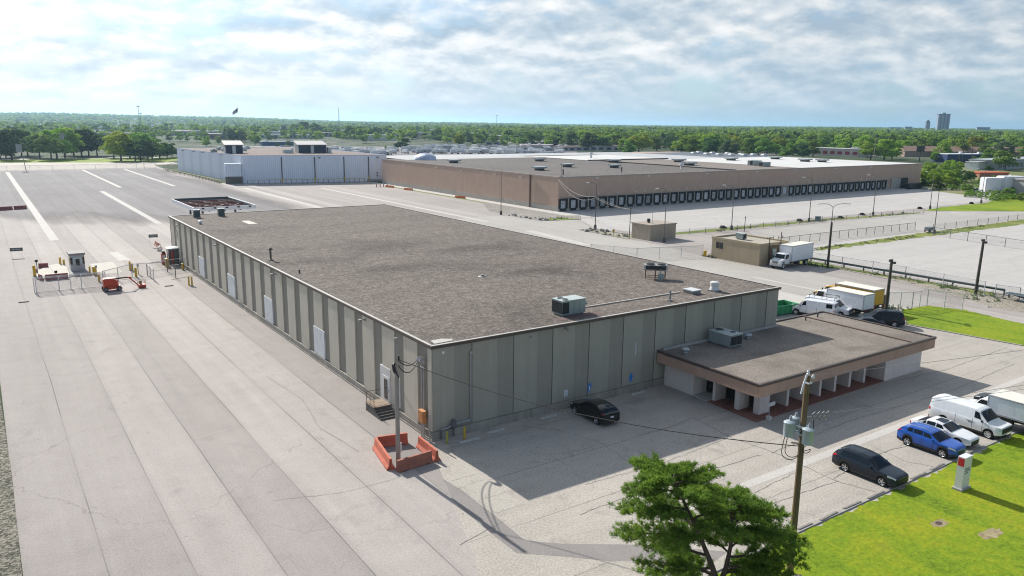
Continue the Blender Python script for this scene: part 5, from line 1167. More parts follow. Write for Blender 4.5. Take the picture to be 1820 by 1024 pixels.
b = MB(); lp = lambda cx,cy,cz,r,a0,a1: [(cx+r*.8*cos(a0+(a1-a0)*i/14), cy-r*.55*cos(a0+(a1-a0)*i/14), cz+r*sin(a0+(a1-a0)*i/14)) for i in range(15)]
b.path([(-.62,.44,8.1)]+lp(-.35,.25,7.35,.42,pi*.95,pi*2.6)+[(0,0,7.6)],.02,5); b.path([(-.75,.5,8.2)]+lp(-.45,.3,7.3,.5,pi,pi*2.2)+[(-.05,.1,7.55)],.02,5); b.path([(-.1,-.55,8.0)]+lp(.0,-.3,7.5,.22,pi,pi*2)+[(.1,-.1,7.3)],.02,5); b.path([(.4,-.3,9.0),(.45,-.3,8.3),(.2,-.2,7.7)],.02,5)
b.build('drop_loop', BLKC, t)
tag(MB().path(sag(A0,UP+Vector((0,0,7.55)),1.0,26),.028,6).build('overhead_cable',BLKC),'long twisted black cable from the pale pole to the transformer pole','cable')
for i,(p_,q_,lb) in enumerate(((UP+Vector((.3,-.1,11.4)),Vector((74,-40,12.5)),'highest thin grey wire running right from the transformer pole'),(UP+Vector((.8,-.35,9.3)),Vector((74,-42,11.0)),'second thin grey wire running right from the pole sidearm'),(UP+Vector((1.2,-.5,9.25)),Vector((74,-44,11.0)),'lowest thin grey wire running right from the pole sidearm'))):
    tag(MB().path(sag(p_,q_,.9,24),.012,4).build('overhead_wire',GREYC),lb,'wire')
    tg = []
o = MB().blob((0,0,.0),(.75,.6,.45),9,10,6,.18).build('boulder', paint('pale_boulder',(.36,.31,.26),.9,var=.2,scale=3), loc=(7.0,-27.5,.05), smooth=True); tag(o,'pale boulder in the grass at the foot of the transformer pole','boulder')
# ------------------------------------------------------------------ bollards
def bollard(label, x, y, h=1.1, r=.1, group=None, m=None, name='bollard'):
    t = thing(name, label, 'bollard', (x,y,0), 0, group)
    MB().lathe([(r,0),(r,h-.06),(r*.7,h-.01),(.01,h)],0,0,12).build('post', m or YEL, t, smooth=True)
    MB().lathe([(r*1.9,0),(r*1.8,.03),(r*1.1,.035)],0,0,12).build('base_collar', CURB, t); return t
OLIVE = paint('mossy_yellow',(.36,.33,.06),.7,var=.25,dirt=(.15,.15,.05))
bollard('mossy yellow bollard in front of the gas pipes, left of two', .55,-1.2,1.0,.09,'bollards guarding the gas pipes',OLIVE); bollard('yellow bollard in front of the gas pipes, right of two', 2.1,-1.15,1.05,.09,'bollards guarding the gas pipes')
gb = 'bollards around the guard booth island'
for lb,x,y,h,r in (('tall fat yellow bollard at the left tip of the booth island',-21.0,88.9,1.7,.2),('yellow bollard behind the booth island, taller of the pair',-16.8,98,1.25,.16),('yellow bollard behind the booth island, shorter of the pair',-16.35,97.1,1.0,.16),
    ('slim yellow bollard beside the right corner of the booth slab',-13.65,87.0,1.15,.13),('fat yellow bollard beside the card reader post',-13.2,85.6,1.3,.24),('yellow bollard nearest the red boom lift at the booth',-13.3,79.2,1.15,.16),
    ('tall yellow bollard of the lane post cluster by the fence opening',-7.95,86.6,1.5,.15),('yellow bollard just right of the tall one in the lane',-7.7,86.2,1.2,.15),('stout yellow bollard in front of the lane cluster',-8.1,80.2,1.5,.17),
    ('fat yellow bollard at the foot of the glass shelter',-2.4,86.6,1.5,.3),('yellow bollard against the warehouse wall by the shelter',-.75,82.9,1.05,.2),('yellow bollard by the trench drain, left of two',-2.65,69.7,1.35,.12),('yellow bollard by the trench drain, right of two',-2.35,69.15,1.35,.12)):
    bollard(lb,x,y,h,r,gb)
def reader(label,x,y,m):
    t = thing('card_reader',label,'card reader',(x,y,0)); MB().tube((0,0,0),(0,0,1.2),.07).build('post',m,t); MB().cbox(0,0,1.2,.3,.25,.45,0,.03).build('reader_box',flatmat('pale_reader',(.60,.60,.56),.5),t); MB().cbox(0,-.13,1.3,.2,.02,.2).build('panel',flatmat('teal_panel',(.03,.25,.24),.4),t)
reader('yellow card reader post with a pale head beside the booth',-13.0,84.6,YEL); reader('yellow card reader post with a pale head in the fence opening',-7.4,82.6,YEL)
# ------------------------------------------------------------------ guard booth island
slab('traffic_island', [(-20.9,85.7),(-16.5,84.9),(-16.2,96.4),(-17.3,98.3),(-18.6,97.6),(-20.6,92.4)], -.02, .12, CONC)
slab('booth_slab', [(-16.45,85.6),(-13.75,85.9),(-13.7,94),(-16.1,94)], -.02, .16, paint('grey_booth_slab',(.30,.28,.26),.85,var=.15))
t = thing('guard_booth','small grey guard booth with dark windows on the concrete island','guard booth',(-15.0,90.7,.15))
BG = paint('booth_grey',(.40,.40,.42),.5,var=.06); MB().box(-1.0,1.0,-1.35,1.35,0,2.55).build('wall',BG,t)
b = MB(); b.box(-1.15,1.15,-1.5,1.5,2.55,2.85); b.build('roof',paint('booth_roof',(.24,.22,.21),.8),t)
b = MB(); b.box(-.6,.6,-1.39,-1.35,1.1,2.2); w_ = b.build('window',flatmat('booth_pale_glass',(.42,.50,.53),.15),t); MB().box(-.28,.3,-1.41,-1.39,1.15,1.95).build('service_hatch',GLASSD,w_); MB().box(-.2,.25,-1.6,-1.39,.95,1.1).build('shelf',BLK,t)
for x0,x1 in ((-.98,-.7),(.72,.98)): MB().box(x0,x1,-1.38,-1.352,1.1,2.2).build('window',GLASSD,t)
for s in (-1,1): MB().box(min(s*1.0,s*1.03),max(s*1.0,s*1.03),-1.0,1.0,1.1,2.2).build('window',GLASSD,t)
gr = 'red barriers round the booth island'
barrier('faded red barrier along the near edge of the booth island',-19.9,84.4,-16.9,84.4,.85,REDB2,gr); barrier('faded red barrier behind the booth island',-20.0,96.3,-18.7,95.9,.75,REDB2,gr)
barrier('short whitewashed barrier with a red panel at the island tip',-20.6,93.6,-20.7,91.6,.7,REDB2,gr); barrier('short red and white barrier behind the gate corner',-20.6,85.9,-20.3,84.6,.8,REDB2,gr)
for lb,x,y,h in (('black round traffic lamp on the near booth barrier',-18.4,84.9,.95),('black round traffic lamp above the island tip',-20.5,90.6,1.95)):
    t = thing('signal_lamp',lb,'lamp',(x,y,0)); MB().tube((0,0,0),(0,0,h),.05).build('post',DPOST,t); MB().blob((0,0,h+.12),.24,2,10,6,0).build('lamp_head',BLK,t,smooth=True)
# glass shelter by the wall
t = thing('glass_shelter','dark framed glass shelter with a white roof against the grey warehouse','booth',(-.95,88.9,0))
b = MB()
for x in (-.75,.7):
    for y in (-.8,.8): b.cbox(x,y,0,.1,.1,2.7)
for z in (.05,1.1,2.6): b.box(-.75,.7,-.83,-.77,z,z+.09); b.box(-.75,.7,.77,.83,z,z+.09); b.box(-.78,-.72,-.77,.77,z,z+.09); b.box(.67,.73,-.77,.77,z,z+.09)
b.cbox(0,-.8,.1,.08,.06,2.5); b.build('frame',BLK,t)
b = MB(); b.box(-.7,.66,-.815,-.785,.15,2.6); b.box(-.765,-.735,-.75,.75,.15,2.6); b.build('glass',flatmat('shelter_glass',(.07,.085,.085),.08),t)
b = MB(); b.lathe([(1.15,2.7),(1.1,2.85),(.6,3.0),(.05,3.05)],0,0,14); b.build('roof',paint('white_shelter_roof',(.68,.69,.70),.5),t); MB().box(-.4,-.05,-.84,-.82,.3,2.4).build('red_panel',paint('red_panel',(.35,.04,.03),.5),t)
t = thing('red_cabinet','red and white machine beside the glass shelter','machine',(-2.3,89.6,0)); MB().cbox(0,0,0,.7,.7,1.9,0,.05).build('cabinet',paint('red_panel',(.35,.04,.03),.5),t); MB().cbox(0,-.36,.7,.5,.03,.9).build('front_panel',VW,t); MB().cbox(0,0,1.9,.5,.5,.35).build('top',BLK,t)
t = thing('barrier_arm','thin lowered barrier arm reaching left from the glass shelter','barrier arm',(-2.5,86.0,0)); MB().cbox(0,0,0,.35,.35,1.0).build('post',YEL,t); MB().box(-2.9,0,-.05,.05,.95,1.05).build('arm',paint('grey_arm',(.32,.31,.30),.6),t)
barrier('red and white barrier beside the far end of the grey warehouse',.45,107.6,.55,113,.75,REDB2,'red barriers by the far corner'); barrier('pale barrier just in front of the red and white one',-.5,104.4,.3,106.8,.7,WHB,'red barriers by the far corner')
def hangsign(label,x,y,wd,h):
    t = thing('sign_board',label,'sign',(x,y,0),radians(-8)); b = MB(); b.tube((-wd*.4,0,0),(-wd*.4,0,h),.018,n=6); b.tube((wd*.4,0,0),(wd*.4,0,h),.018,n=6); b.build('post',VW,t)
    MB().box(-wd/2,wd/2,-.06,-.035,h-.6,h).build('board',paint('dark_sign_board',(.05,.055,.055),.5),t)
    b = MB(); 
    for i in range(7): b.box(-wd*.36+i*wd*.105,-wd*.36+i*wd*.105+wd*.07,-.07,-.062,h-.4,h-.2+.04*(i%2))
    b.build('lettering',flatmat('sign_lettering',(.40,.42,.40),.5),t)
hangsign('dark sign board standing alone on the left of the yard',-22.4,109.6,1.9,1.7); hangsign('dark sign board beside the far end of the grey warehouse',-.1,110.9,1.6,2.3)
for lb,x,y,wd in (('short grey wheel strip lying in front of the gate fence',-23.4,69.4,1.2),('short grey wheel strip lying beside the boom lift basket',-5.25,70.5,1.15)): tag(MB().box(-wd/2,wd/2,-.12,.12,0,.1).build('speed_strip',paint('grey_rubber_strip',(.14,.135,.13),.9),loc=(x,y,.004)),lb,'speed strip')
sheet('trench_drain', [(-4.1,74.95),(.0,76.9),(.0,77.3),(-4.1,75.3)], .012, paint('rusty_trench',(.075,.045,.035),.9,var=.4,scale=4))
# ------------------------------------------------------------------ chain link
CL = bpy.data.materials.new('chain_link'); CL.use_nodes = True
def chain(name, base, dens):
    t = NT(name); t.n.remove(t.b); tr = t.node('ShaderNodeBsdfTransparent'); df = t.node('ShaderNodeBsdfDiffuse'); df.inputs[0].default_value = (*base,1)
    p = t.pos(); s = t.sep(p); h = t.math('ADD', s[0], s[1]); a = t.math('ADD', h, s[2]); c = t.math('SUBTRACT', h, s[2])
    m = None
    for q in (a, c):
        f = t.math('LESS_THAN', t.math('FRACT', t.math('MULTIPLY', q, 14.0)), dens); m = f if m is None else t.math('MAXIMUM', m, f)
    mx = t.node('ShaderNodeMixShader'); t.link(m, mx.inputs[0]); t.link(tr.outputs[0], mx.inputs[1]); t.link(df.outputs[0], mx.inputs[2])
    t.link(mx.outputs[0], t.n['Material Output'].inputs[0]); return t.m
CL = chain('chain_link_wire',(.30,.30,.30),.075); POSTG = paint('fence_post_grey',(.62,.62,.61),.5,.0); POSTD = paint('fence_post_dark',(.14,.14,.135),.6,.2)
def fence(label, pts, step, h, group=None, mp=None, rail=True, brace=False, name='chain_link_fence', bottom=False):
    t = thing(name,label,'fence',(pts[0][0],pts[0][1],0),0,group); ox,oy = pts[0]; mb2 = MB(); rb = MB(); mp = mp or POSTG
    for (x0,y0),(x1,y1) in zip(pts,pts[1:]):
        L_ = hypot(x1-x0,y1-y0); n_ = max(1,round(L_/step))
        for i in range(n_+1):
            x = x0+(x1-x0)*i/n_-ox; y = y0+(y1-y0)*i/n_-oy
            b = MB(); b.tube((x,y,0),(x,y,h+.06),.06,n=6); b.build('post',mp,t)
            if brace and i < n_:
                xb = x0+(x1-x0)*(i+1)/n_-ox; yb = y0+(y1-y0)*(i+1)/n_-oy; rb.tube((x,y,h*.98),(xb,yb,.1),.018,n=4)
        mb2.face([(x0-ox,y0-oy,.05),(x1-ox,y1-oy,.05),(x1-ox,y1-oy,h),(x0-ox,y0-oy,h)])
        if rail: rb.tube((x0-ox,y0-oy,h),(x1-ox,y1-oy,h),.045,n=5)
        if bottom: rb.tube((x0-ox,y0-oy,.12),(x1-ox,y1-oy,.12),.045,n=5)
    mb2.build('wire_mesh',CL,t)
    if rb.v: rb.build('rail',mp,t)
    return t
fence('sliding chain link gate leaf in front of the booth island',[(-21.6,74.8),(-13.3,74.4)],2.8,2.1,None,POSTG,True,True,'sliding_gate',True)
fence('second gate panel doubled behind the sliding gate leaf',[(-21.8,75.6),(-12.9,75.3)],4.5,2.1,None,POSTG)
fence('chain link run crossing behind the boom lift',[(-13,76.6),(-8.6,80.5),(-6.45,80.6)],3.2,2.0,None,POSTG)
fence('chain link run from the lane posts to the warehouse wall',[(-6.4,75.4),(-6.4,80.6),(-3.2,82.3),(-.3,83.2)],3.4,1.9,None,POSTG); fence('short chain link return beside the trench drain',[(-3.2,76.0),(-3.2,82.2)],6,1.8,None,POSTD,False)
fence('long chain link fence along the far edge of the yard',[(-60,378),(48,375)],9,2.2,None,POSTG); fence('dark fence at the corner of the pale metal building',[(47,352),(52,366),(66,395)],4,2.2,None,POSTD)
fence('chain link fence along the near side of the truck lot grass strip',[(105.5,48.6),(130,48.8),(156,48.2)],3.3,1.7,None,POSTD)
fence('low fence along the far half of the truck lot grass strip',[(158,45),(205,44.6),(258,43)],5,1.5,None,POSTD,False)
fence('chain link fence dividing the right hand lots',[(149.5,40.4),(144.5,19.5),(150,8),(152,-8)],4,1.9,None,POSTD)
fence('chain link fence behind the long guardrail',[(94.2,33),(94.2,27),(94.5,16),(92.9,3.2)],5.5,2.0,None,POSTG)
fence('chain link fence beyond the gap in the guardrail',[(92.9,1.7),(93.6,-1.2),(91,-6),(88,-12)],3,1.8,None,POSTG)
fence('tall chain link fence around the roadside lawn',[(79.6,-.2),(78.3,3.8),(74.7,3.9),(71.9,5.6)],2.0,2.3,None,POSTG)
fence('chain link fence along the grassy strip by the docks lot',[(97.6,70.2),(117,68.6),(150,69.0),(193,66.0)],5,1.3,None,POSTD,False)
fence('chain link fence beside the tan block shed',[(66,60),(70,52),(83,48.2)],4.5,2.0,None,POSTG)
fence('rusted fence along the overgrown ground by the white tanks',[(258,64),(276,72),(300,76)],4,2.0,None,POSTD)
# guardrails
def wbeam(label, pts, n_):
    t = thing('guardrail',label,'guardrail',(pts[0][0],pts[0][1],0)); ox,oy = pts[0]; rb = MB()
    for (x0,y0),(x1,y1) in zip(pts,pts[1:]):
        L_ = hypot(x1-x0,y1-y0); d = Vector((x1-x0,y1-y0,0))/L_; nx = Vector((-d.y,d.x,0))
        prof = [(.0,.88),(.05,.83),(.0,.76),(.0,.68),(.05,.61),(.0,.55)]
        for (u0,z0),(u1,z1) in zip(prof,prof[1:]):
            A = Vector((x0-ox,y0-oy,0)); B = Vector((x1-ox,y1-oy,0)); q = [A+nx*-u0+Vector((0,0,z0)),B+nx*-u0+Vector((0,0,z0)),B+nx*-u1+Vector((0,0,z1)),A+nx*-u1+Vector((0,0,z1))]; rb.face(q)
            rb.face([p_+nx*.12 for p_ in reversed(q)])
        rb.box(min(x0,x1)-ox-.02,max(x0,x1)-ox+.1,min(y0,y1)-oy,max(y0,y1)-oy,.86,.9)
        k = max(1,round(L_/3.6))
        for i in range(k+1):
            x = x0+(x1-x0)*i/k-ox; y = y0+(y1-y0)*i/k-oy; MB().box(x+.1,x+.26,y-.09,y+.09,0,.8).build('post',paint('dark_guard_post',(.10,.105,.105),.7),t)
    rb.build('rail',paint('teal_grey_rail',(.105,.135,.145),.5,.3),t); return t
wbeam('long steel guardrail beside the gravel strip',[(95.0,34.5),(95.1,20),(95.5,1.7)],3); wbeam('short steel guardrail beyond the gap',[(93.8,.3),(92.0,-3),(89,-10)],3)
# ------------------------------------------------------------------ boom lift
t = thing('boom_lift','red boom lift with its jib folded to a low basket by the gate','boom lift',(-12.6,71.5,.004),radians(2)); t.scale = (.92,.86,.86)
RED = paint('red_machine_paint',(.50,.055,.02),.45,var=.12,dirt=(.25,.06,.04)); 
b = MB(); b.cbox(0,0,.35,2.3,1.5,.45,0,.15); b.build('chassis',RED,t)
b = MB(); b.prism([(-1.15,-.7),(.7,-.7),(.95,-.3),(.95,.3),(.7,.7),(-1.15,.7)],.85,1.75); b.box(-1.2,.3,-.72,-.1,1.75,2.05); b.build('turret',RED,t)
b = MB(); b.box(-1.1,.6,-.6,.6,2.05,2.12); b.build('cover',paint('pale_red_cover',(.55,.22,.18),.5),t)
for x in (-.95,.95):
    for y in (-.75,.75): wheel(t,x,y,.38,.3,flatmat('grey_hub',(.25,.25,.26),.5),6)
b = MB(); b.tube((.2,.2,1.9),(2.3,.05,1.95),.14,n=8); b.tube((2.3,.05,1.95),(2.9,.0,1.75),.11,n=6); b.build('boom',paint('dark_boom',(.10,.035,.03),.5),t)
b = MB(); b.tube((2.45,.0,1.95),(3.75,-.1,.45),.10,n=8); b.cbox(2.5,0,1.78,.4,.3,.3); b.build('jib',RED,t)
b = MB(); b.box(3.7,4.75,-.75,.45,.12,.55); b.build('basket',RED,t)
b = MB()
for x in (3.72,4.73):
    for y in (-.73,.43): b.tube((x,y,.5),(x,y,1.3),.025,n=5)
for z in (.9,1.3):
    b.tube((3.72,-.73,z),(4.73,-.73,z),.025,n=5); b.tube((3.72,.43,z),(4.73,.43,z),.025,n=5); b.tube((3.72,-.73,z),(3.72,.43,z),.025,n=5); b.tube((4.73,-.73,z),(4.73,.43,z),.025,n=5)
b.build('basket_rail',paint('pinkish_rail',(.45,.20,.16),.5),t); MB().cbox(4.1,.1,.6,.35,.3,.6).build('control_box',paint('olive_box',(.20,.18,.06),.6),t)
b = MB(); b.path([(.4,-.2,1.95),(1.4,-.1,1.75),(2.4,-.1,1.5),(3.0,-.1,.7),(3.6,-.1,.4)],.025,5); b.build('hose',BLKC,t)
# ------------------------------------------------------------------ street lamps and floodlight poles
LSTEEL = paint('lamp_steel',(.13,.125,.12),.5,.3); LPALE = flatmat('pale_lamp',(.72,.70,.66),.4)
def lamp(label, x, y, h, arms, group='street lamps in the truck yard', base=True, r=.11, col=None):
    t = thing('street_lamp',label,'street lamp',(x,y,0),0,group)
    MB().tube((0,0,0),(0,0,h-.6 if arms else h),r,r*.55,10).build('pole',col or LSTEEL,t)
    if base: MB().lathe([(.32,0),(.32,.9),(.26,1.0)],0,0,12).build('base',paint('dark_lamp_base',(.09,.085,.08),.8),t)
    for dx,dy in arms:
        b = MB(); pts = [(dx*s,dy*s,h-.6+.62*(1-(1-min(1,s/1.2))**2)) for s in (0,.15,.4,.8,1.4,2.0)]; b.path(pts,.045,6); a = b.build('arm',col or LSTEEL,t)
        b = MB(); b.cbox(0,0,-.09,.75,.3,.16,0,.1); b.build('lamp_head',LPALE,a,(dx*2.3,dy*2.3,h+.02),atan2(dy,dx))
    return t
lamp('tall lamp post standing before the brown side wall',86.9,121.9,11,[]); lamp('curved lamp post on the rocky traffic island',90.2,87.4,10.7,[(-.9,.25)])
lamp('curved lamp post beside the tan block shed',89.2,64.3,11.1,[(-.85,.3)]); lamp('leaning lamp post on the weedy strip right of the shed',117.3,70.5,10.3,[(-.8,.6)])
lamp('lamp post behind the tan hut on the weedy strip',147.1,70.8,11.2,[(-.7,.6)]); lamp('lamp post midway along the weedy strip',175.2,70.5,11,[(-.7,.6)])
lamp('lamp post at the start of the bright grass',207.4,71.9,11,[(-.7,.6)]); lamp('lamp post farthest along the bright grass',240.7,73,11,[(-.7,.6)])
lamp('twin armed lamp post standing beside a grey cart on the truck lot strip',153,42.1,10.2,[(-.8,.5),(.8,-.5)])
t = lamp('twin armed lamp on a dark wooden pole by the white truck',93.7,29.4,10.9,[(-1.05,.45),(1.05,-.6)],None,False,.10); MB().tube((.06,0,0),(.05,0,7.7),.22,.17,10).build('wood_pole',WDARK,t)
lamp('single lamp post in front of the pale metal building',54.5,247,10.2,[(.35,-.2)],None,False); lamp('slim lamp post at the far edge of the yard',42.1,373.4,9.6,[(-.4,0)],None,False)
t = thing('light_mast','lattice like pole at the far left yard edge','mast',(-7.5,377.8,0)); MB().tube((0,0,0),(-1.2,0,11.8),.16,.1,8).build('pole',WPALE,t); b = MB(); b.box(-3.0,-.6,-.2,.2,8.2,11.8); b.build('banner',paint('pale_banner',(.30,.31,.30),.8),t)
def floodpole(label,x,y,h,lean=.0):
    t = thing('floodlight_pole',label,'floodlight pole',(x,y,0)); MB().tube((0,0,0),(lean,0,h),.22,.17,10).build('pole',WDARK,t)
    for a in (-.5,.55): 
        b = MB(); b.cbox(0,0,-.15,.38,.3,.28,0,.05); b.build('floodlight',DPOST,t,(lean+a,-.1,h-.12 if a < 0 else h-.5)); 
    MB().tube((lean-.5,0,h-.25),(lean+.55,0,h-.45),.04,n=5).build('crossarm',DPOST,t)
floodpole('dark floodlight pole beside the yellow box truck',71.6,5.7,6.8,.1); floodpole('dark floodlight pole behind the guardrail end',92.5,4.2,8.1,.3)
MB().cbox(.2,.4,0,.5,.4,1.9).build('cabinet_box',WDARK,[o for o in bpy.data.objects if o.name.startswith('floodlight_pole')][0])
# cables from the brown warehouse corner
for p_,q_,lb,d in ((Vector((104.7,120.3,8.9)),Vector((90.2,87.4,7.6)),'upper pale wire from the brown warehouse corner to the island lamp',1.6),(Vector((104.7,120.3,8.6)),Vector((90.2,87.4,7.3)),'lower pale wire from the brown warehouse corner to the island lamp',2.4),(Vector((90.2,87.4,7.4)),Vector((89.2,64.3,6.5)),'pale wire from the island lamp to the shed lamp',1.2),(Vector((90.2,87.4,7.1)),Vector((86.6,72,6.3)),'pale wire from the island lamp to the thin pole',.5)):
    tag(MB().path(sag(p_,q_,d,18),.035,4).build('overhead_wire',flatmat('pale_wire',(.42,.38,.36),.7)),lb,'wire')
# ------------------------------------------------------------------ tan shed, tan hut
TAN = concwall('tan_block',(.36,.295,.20),(.43,.36,.25),.3,dirt=(.28,.21,.12)); TAN2 = concwall('grey_tan_block',(.33,.28,.215),(.41,.355,.28),.3)
t = thing('block_shed','windowless tan block shed between the lamp posts','shed',(0,0,0)); MB().box(88,95.6,67.3,72.8,0,3.1).build('wall',TAN2,t); b = MB(); b.box(87.85,95.75,67.15,72.95,3.1,3.35); b.build('roof',paint('shed_roof',(.34,.29,.24),.8),t); MB().lathe([(.3,3.35),(.25,3.6),(.45,3.7),(.3,4.2)],90.6,70.5,12).build('roof_vent',FANM,t)
b = MB(); b.tube((92,70.8,3.3),(92,70.8,5.6),.04,n=5); b.build('antenna',GREYC,t)
t = thing('block_hut','tan block hut with a brown doorway beside the white truck','hut',(0,0,0)); HX0,HX1,HY0,HY1 = 83.5,91.0,35.9,46.6
MB().box(HX0,HX1,HY0,HY1,0,3.55).build('wall',TAN,t); b = MB(); b.box(HX0-.08,HX1+.08,HY0-.08,HY0+.2,3.55,3.9); b.box(HX0-.08,HX0+.2,HY0+.2,HY1+.08,3.55,3.9); b.box(HX1-.2,HX1+.08,HY0+.2,HY1+.08,3.55,3.9); b.box(HX0+.2,HX1-.2,HY1-.2,HY1+.08,3.55,3.9); b.build('parapet',TAN,t); MB().box(HX0+.2,HX1-.2,HY0+.2,HY1-.2,3.552,3.62).build('roof',paint('hut_roof',(.38,.34,.28),.9),t)
o = MB().box(HX0-.03,HX0,44.0,45.6,1.9,3.0).build('window',GLASSD,t); b = MB(); b.box(HX0-.05,HX0-.031,44.75,44.85,1.9,3.0); b.build('window_bar',BRONZE,o)
BRD = paint('brown_timber',(.13,.075,.045),.7); b = MB(); b.box(HX0+2.6,HX0+5.2,HY0-.05,HY0,0,3.4); b.build('door_surround',BRD,t); o = MB().box(HX0+3.2,HX0+4.6,HY0-.09,HY0-.051,.1,2.9).build('door',paint('green_door_frame',(.10,.15,.12),.5),t); b = MB(); b.box(HX0+3.4,HX0+4.4,HY0-.11,HY0-.091,1.5,2.7); b.box(HX0+3.4,HX0+4.4,HY0-.11,HY0-.091,.6,1.3); b.build('door_glass',flatmat('pale_door_glass',(.45,.52,.50),.2),o)
b = MB()
for x,h in ((HX0+2.3,5.0),(HX0+5.4,5.6)): b.tube((x,HY0-.15,0),(x,HY0-.15,h),.08,n=6)
b.tube((HX0+1.7,HY0-.15,4.8),(HX0+3.2,HY0-.15,4.8),.05,n=5); b.tube((HX0+4.7,HY0-.15,4.6),(HX0+5.8,HY0-.15,4.6),.05,n=5)
for x in (HX0+1.7,HX0+3.2,HX0+4.7,HX0+5.8): b.tube((x,HY0-.15,4.6),(x,HY0-.15,5.0),.06,n=6)
b.build('service_mast',flatmat('dark_pipe',(.07,.065,.05),.6),t)
packaged('rooftop_unit','grey air unit on the roof of the tan hut',(86.6,42.6,3.62),radians(90),1.6,1.1,1.1,(('-y',-.6,.6),('-x',-.4,.4)),(),hood=False)
t = thing('bollard','fat yellow bollard with a thin stake beside the tan hut','bollard',(83.4,48.0,0)); MB().lathe([(.3,0),(.3,1.0),(.2,1.08)],0,0,12).build('post',YEL,t); MB().tube((-.3,.3,0),(-.3,.3,2.2),.03,n=5).build('stake',DPOST,t)
t = thing('marker_sign','small yellow sign on a thin post among the island rocks','sign',(86.1,76.5,0)); MB().tube((0,0,0),(0,0,1.3),.04,n=6).build('post',DPOST,t); MB().box(-.3,.3,-.05,-.03,.9,1.5).build('plate',paint('dull_yellow_plate',(.42,.33,.05),.6),t)
for lb,x,y,h in (('thin dark pole on the island left of the tan shed',86.6,72,6.5),('thin leaning stake on the weedy strip by the leaning lamp',117.7,67.1,3.4)):
    t = thing('thin_pole',lb,'pole',(x,y,0)); MB().tube((0,0,0),(.1,0,h),.09,.06,8).build('shaft',WDARK,t); MB().cbox(.1,0,h-.3,.25,.12,.3).build('cap',DPOST,t)
# ------------------------------------------------------------------ monument sign
t = thing('monument_sign','white upright sign slab with a red square on the lawn','sign',(25.95,-26.55,.03),radians(0))
MB().box(-.62,.62,-.32,.32,0,.14).build('base',paint('concrete_sign_base',(.36,.35,.33),.8),t); MB().prism([(-.48,-.24),(.48,-.24),(.48,.24),(-.48,.24)],.14,2.35).build('slab',paint('white_sign_face',(.68,.68,.70),.45,var=.03),t)
b = MB(); b.box(-.49,-.475,-.2,.2,1.72,2.28); b.build('red_square',paint('red_sign_square',(.55,.02,.03),.5,var=.05),t)
b = MB()
for i,wl in enumerate((.55,.62,.4)): 
    for j in range(int(wl/.075)): b.box(-.32+.09*j,-.32+.09*j+.06,-.256,-.244,1.5-.16*i,1.58-.16*i)
b.build('lettering',flatmat('grey_sign_letters',(.22,.23,.25),.6),t)
# ------------------------------------------------------------------ wheel stops along the lawn
WS = paint('worn_wheel_stop',(.22,.205,.19),.9,var=.3,scale=3,dirt=(.10,.095,.09))
proto = None
for i,(x0,x1) in enumerate(((8.9,10.6),(11.85,13.2),(13.95,15.8),(16.55,18.35),(19.1,21.0),(21.8,23.6),(24.35,26.2),(26.95,28.8),(29.7,31.5),(32.3,34.1),(36.6,38.4))):
    who = ('beside the brown pole','second from the brown pole','third from the brown pole','fourth from the brown pole','left of the station wagon','under the station wagon nose','right of the station wagon','left of the blue car','under the blue car nose','under the white sedan nose','under the cargo van nose')[i]
    b = MB(); L_ = x1-x0; b.extr([(-.09,0),(.09,0),(.07,.11),(-.07,.11)],'x',-L_/2,L_/2); o = b.build('wheel_stop',WS,loc=((x0+x1)/2,-23.98+.04*(i%2),.006),rz=radians((i*37%5)-2)); tag(o,'worn concrete wheel stop at the lawn edge '+who,'wheel stop','wheel stops along the lawn')
# parcel sign by the brick corner
t = thing('small_sign','white box sign on a short post at the red brick corner','sign',(25.4,-11.3,.0)); MB().cbox(0,0,0,.35,.35,.3).build('base',WHB,t); MB().tube((0,0,.3),(0,0,1.25),.03,n=6).build('post',GALV,t); b = MB(); b.cbox(.25,0,1.15,.75,.12,.32); b.build('plate',VW,t)
# tyres and carts on the strips, rocks on the islands
def tyre(label,x,y):
    t = thing('tyre_stack',label,'tyre',(x,y,.02),0,'old tyres dumped along the weedy strip'); b = MB(); b.lathe([(.3,.02),(.55,.0),(.62,.15),(.55,.32),(.3,.3)],0,0,16); b.lathe([(.3,.02),(.5,.0),(.6,.12),(.5,.28),(.3,.26)],1.1,.25,16); b.lathe([(.3,.32),(.5,.3),(.6,.42),(.5,.58),(.3,.56)],.3,.1,16); b.build('tyre',TYRE,t)
for x,y,w_ in ((117.4,73.4,'beside the leaning lamp post'),(145.7,72.8,'left of the lamp behind the hut'),(161.1,71.3,'midway between two lamp posts'),(173.2,72.6,'left of the middle lamp post'),(204.6,73.6,'before the bright grass'),(235.1,73.4,'left of the farthest lamp post')): tyre('heap of old tyres '+w_,x,y)
t = thing('utility_cart','grey covered cart parked beside the twin armed lamp','cart',(155.3,44.4,.02)); MB().cbox(0,0,.35,2.6,1.2,.8,0,.1).build('box',paint('grey_cart',(.22,.23,.24),.6),t); wheel(t,-.8,.6,.3,.15,None,4); wheel(t,.8,.6,.3,.15,None,4); wheel(t,-.8,-.6,.3,.15,None,4); wheel(t,.8,-.6,.3,.15,None,4)
t = thing('utility_cart','small teal bin on the weedy strip behind the hut','bin',(150.2,70.4,.02)); MB().cbox(0,0,.1,1.3,.9,1.0,0,.08).build('box',paint('teal_bin',(.10,.16,.17),.6),t); MB().cbox(0,0,1.1,1.4,1.0,.1).build('lid',DPOST,t)
R_ = random.Random(11); ROCK = paint('grey_rock',(.30,.28,.25),.9,var=.25,scale=2)
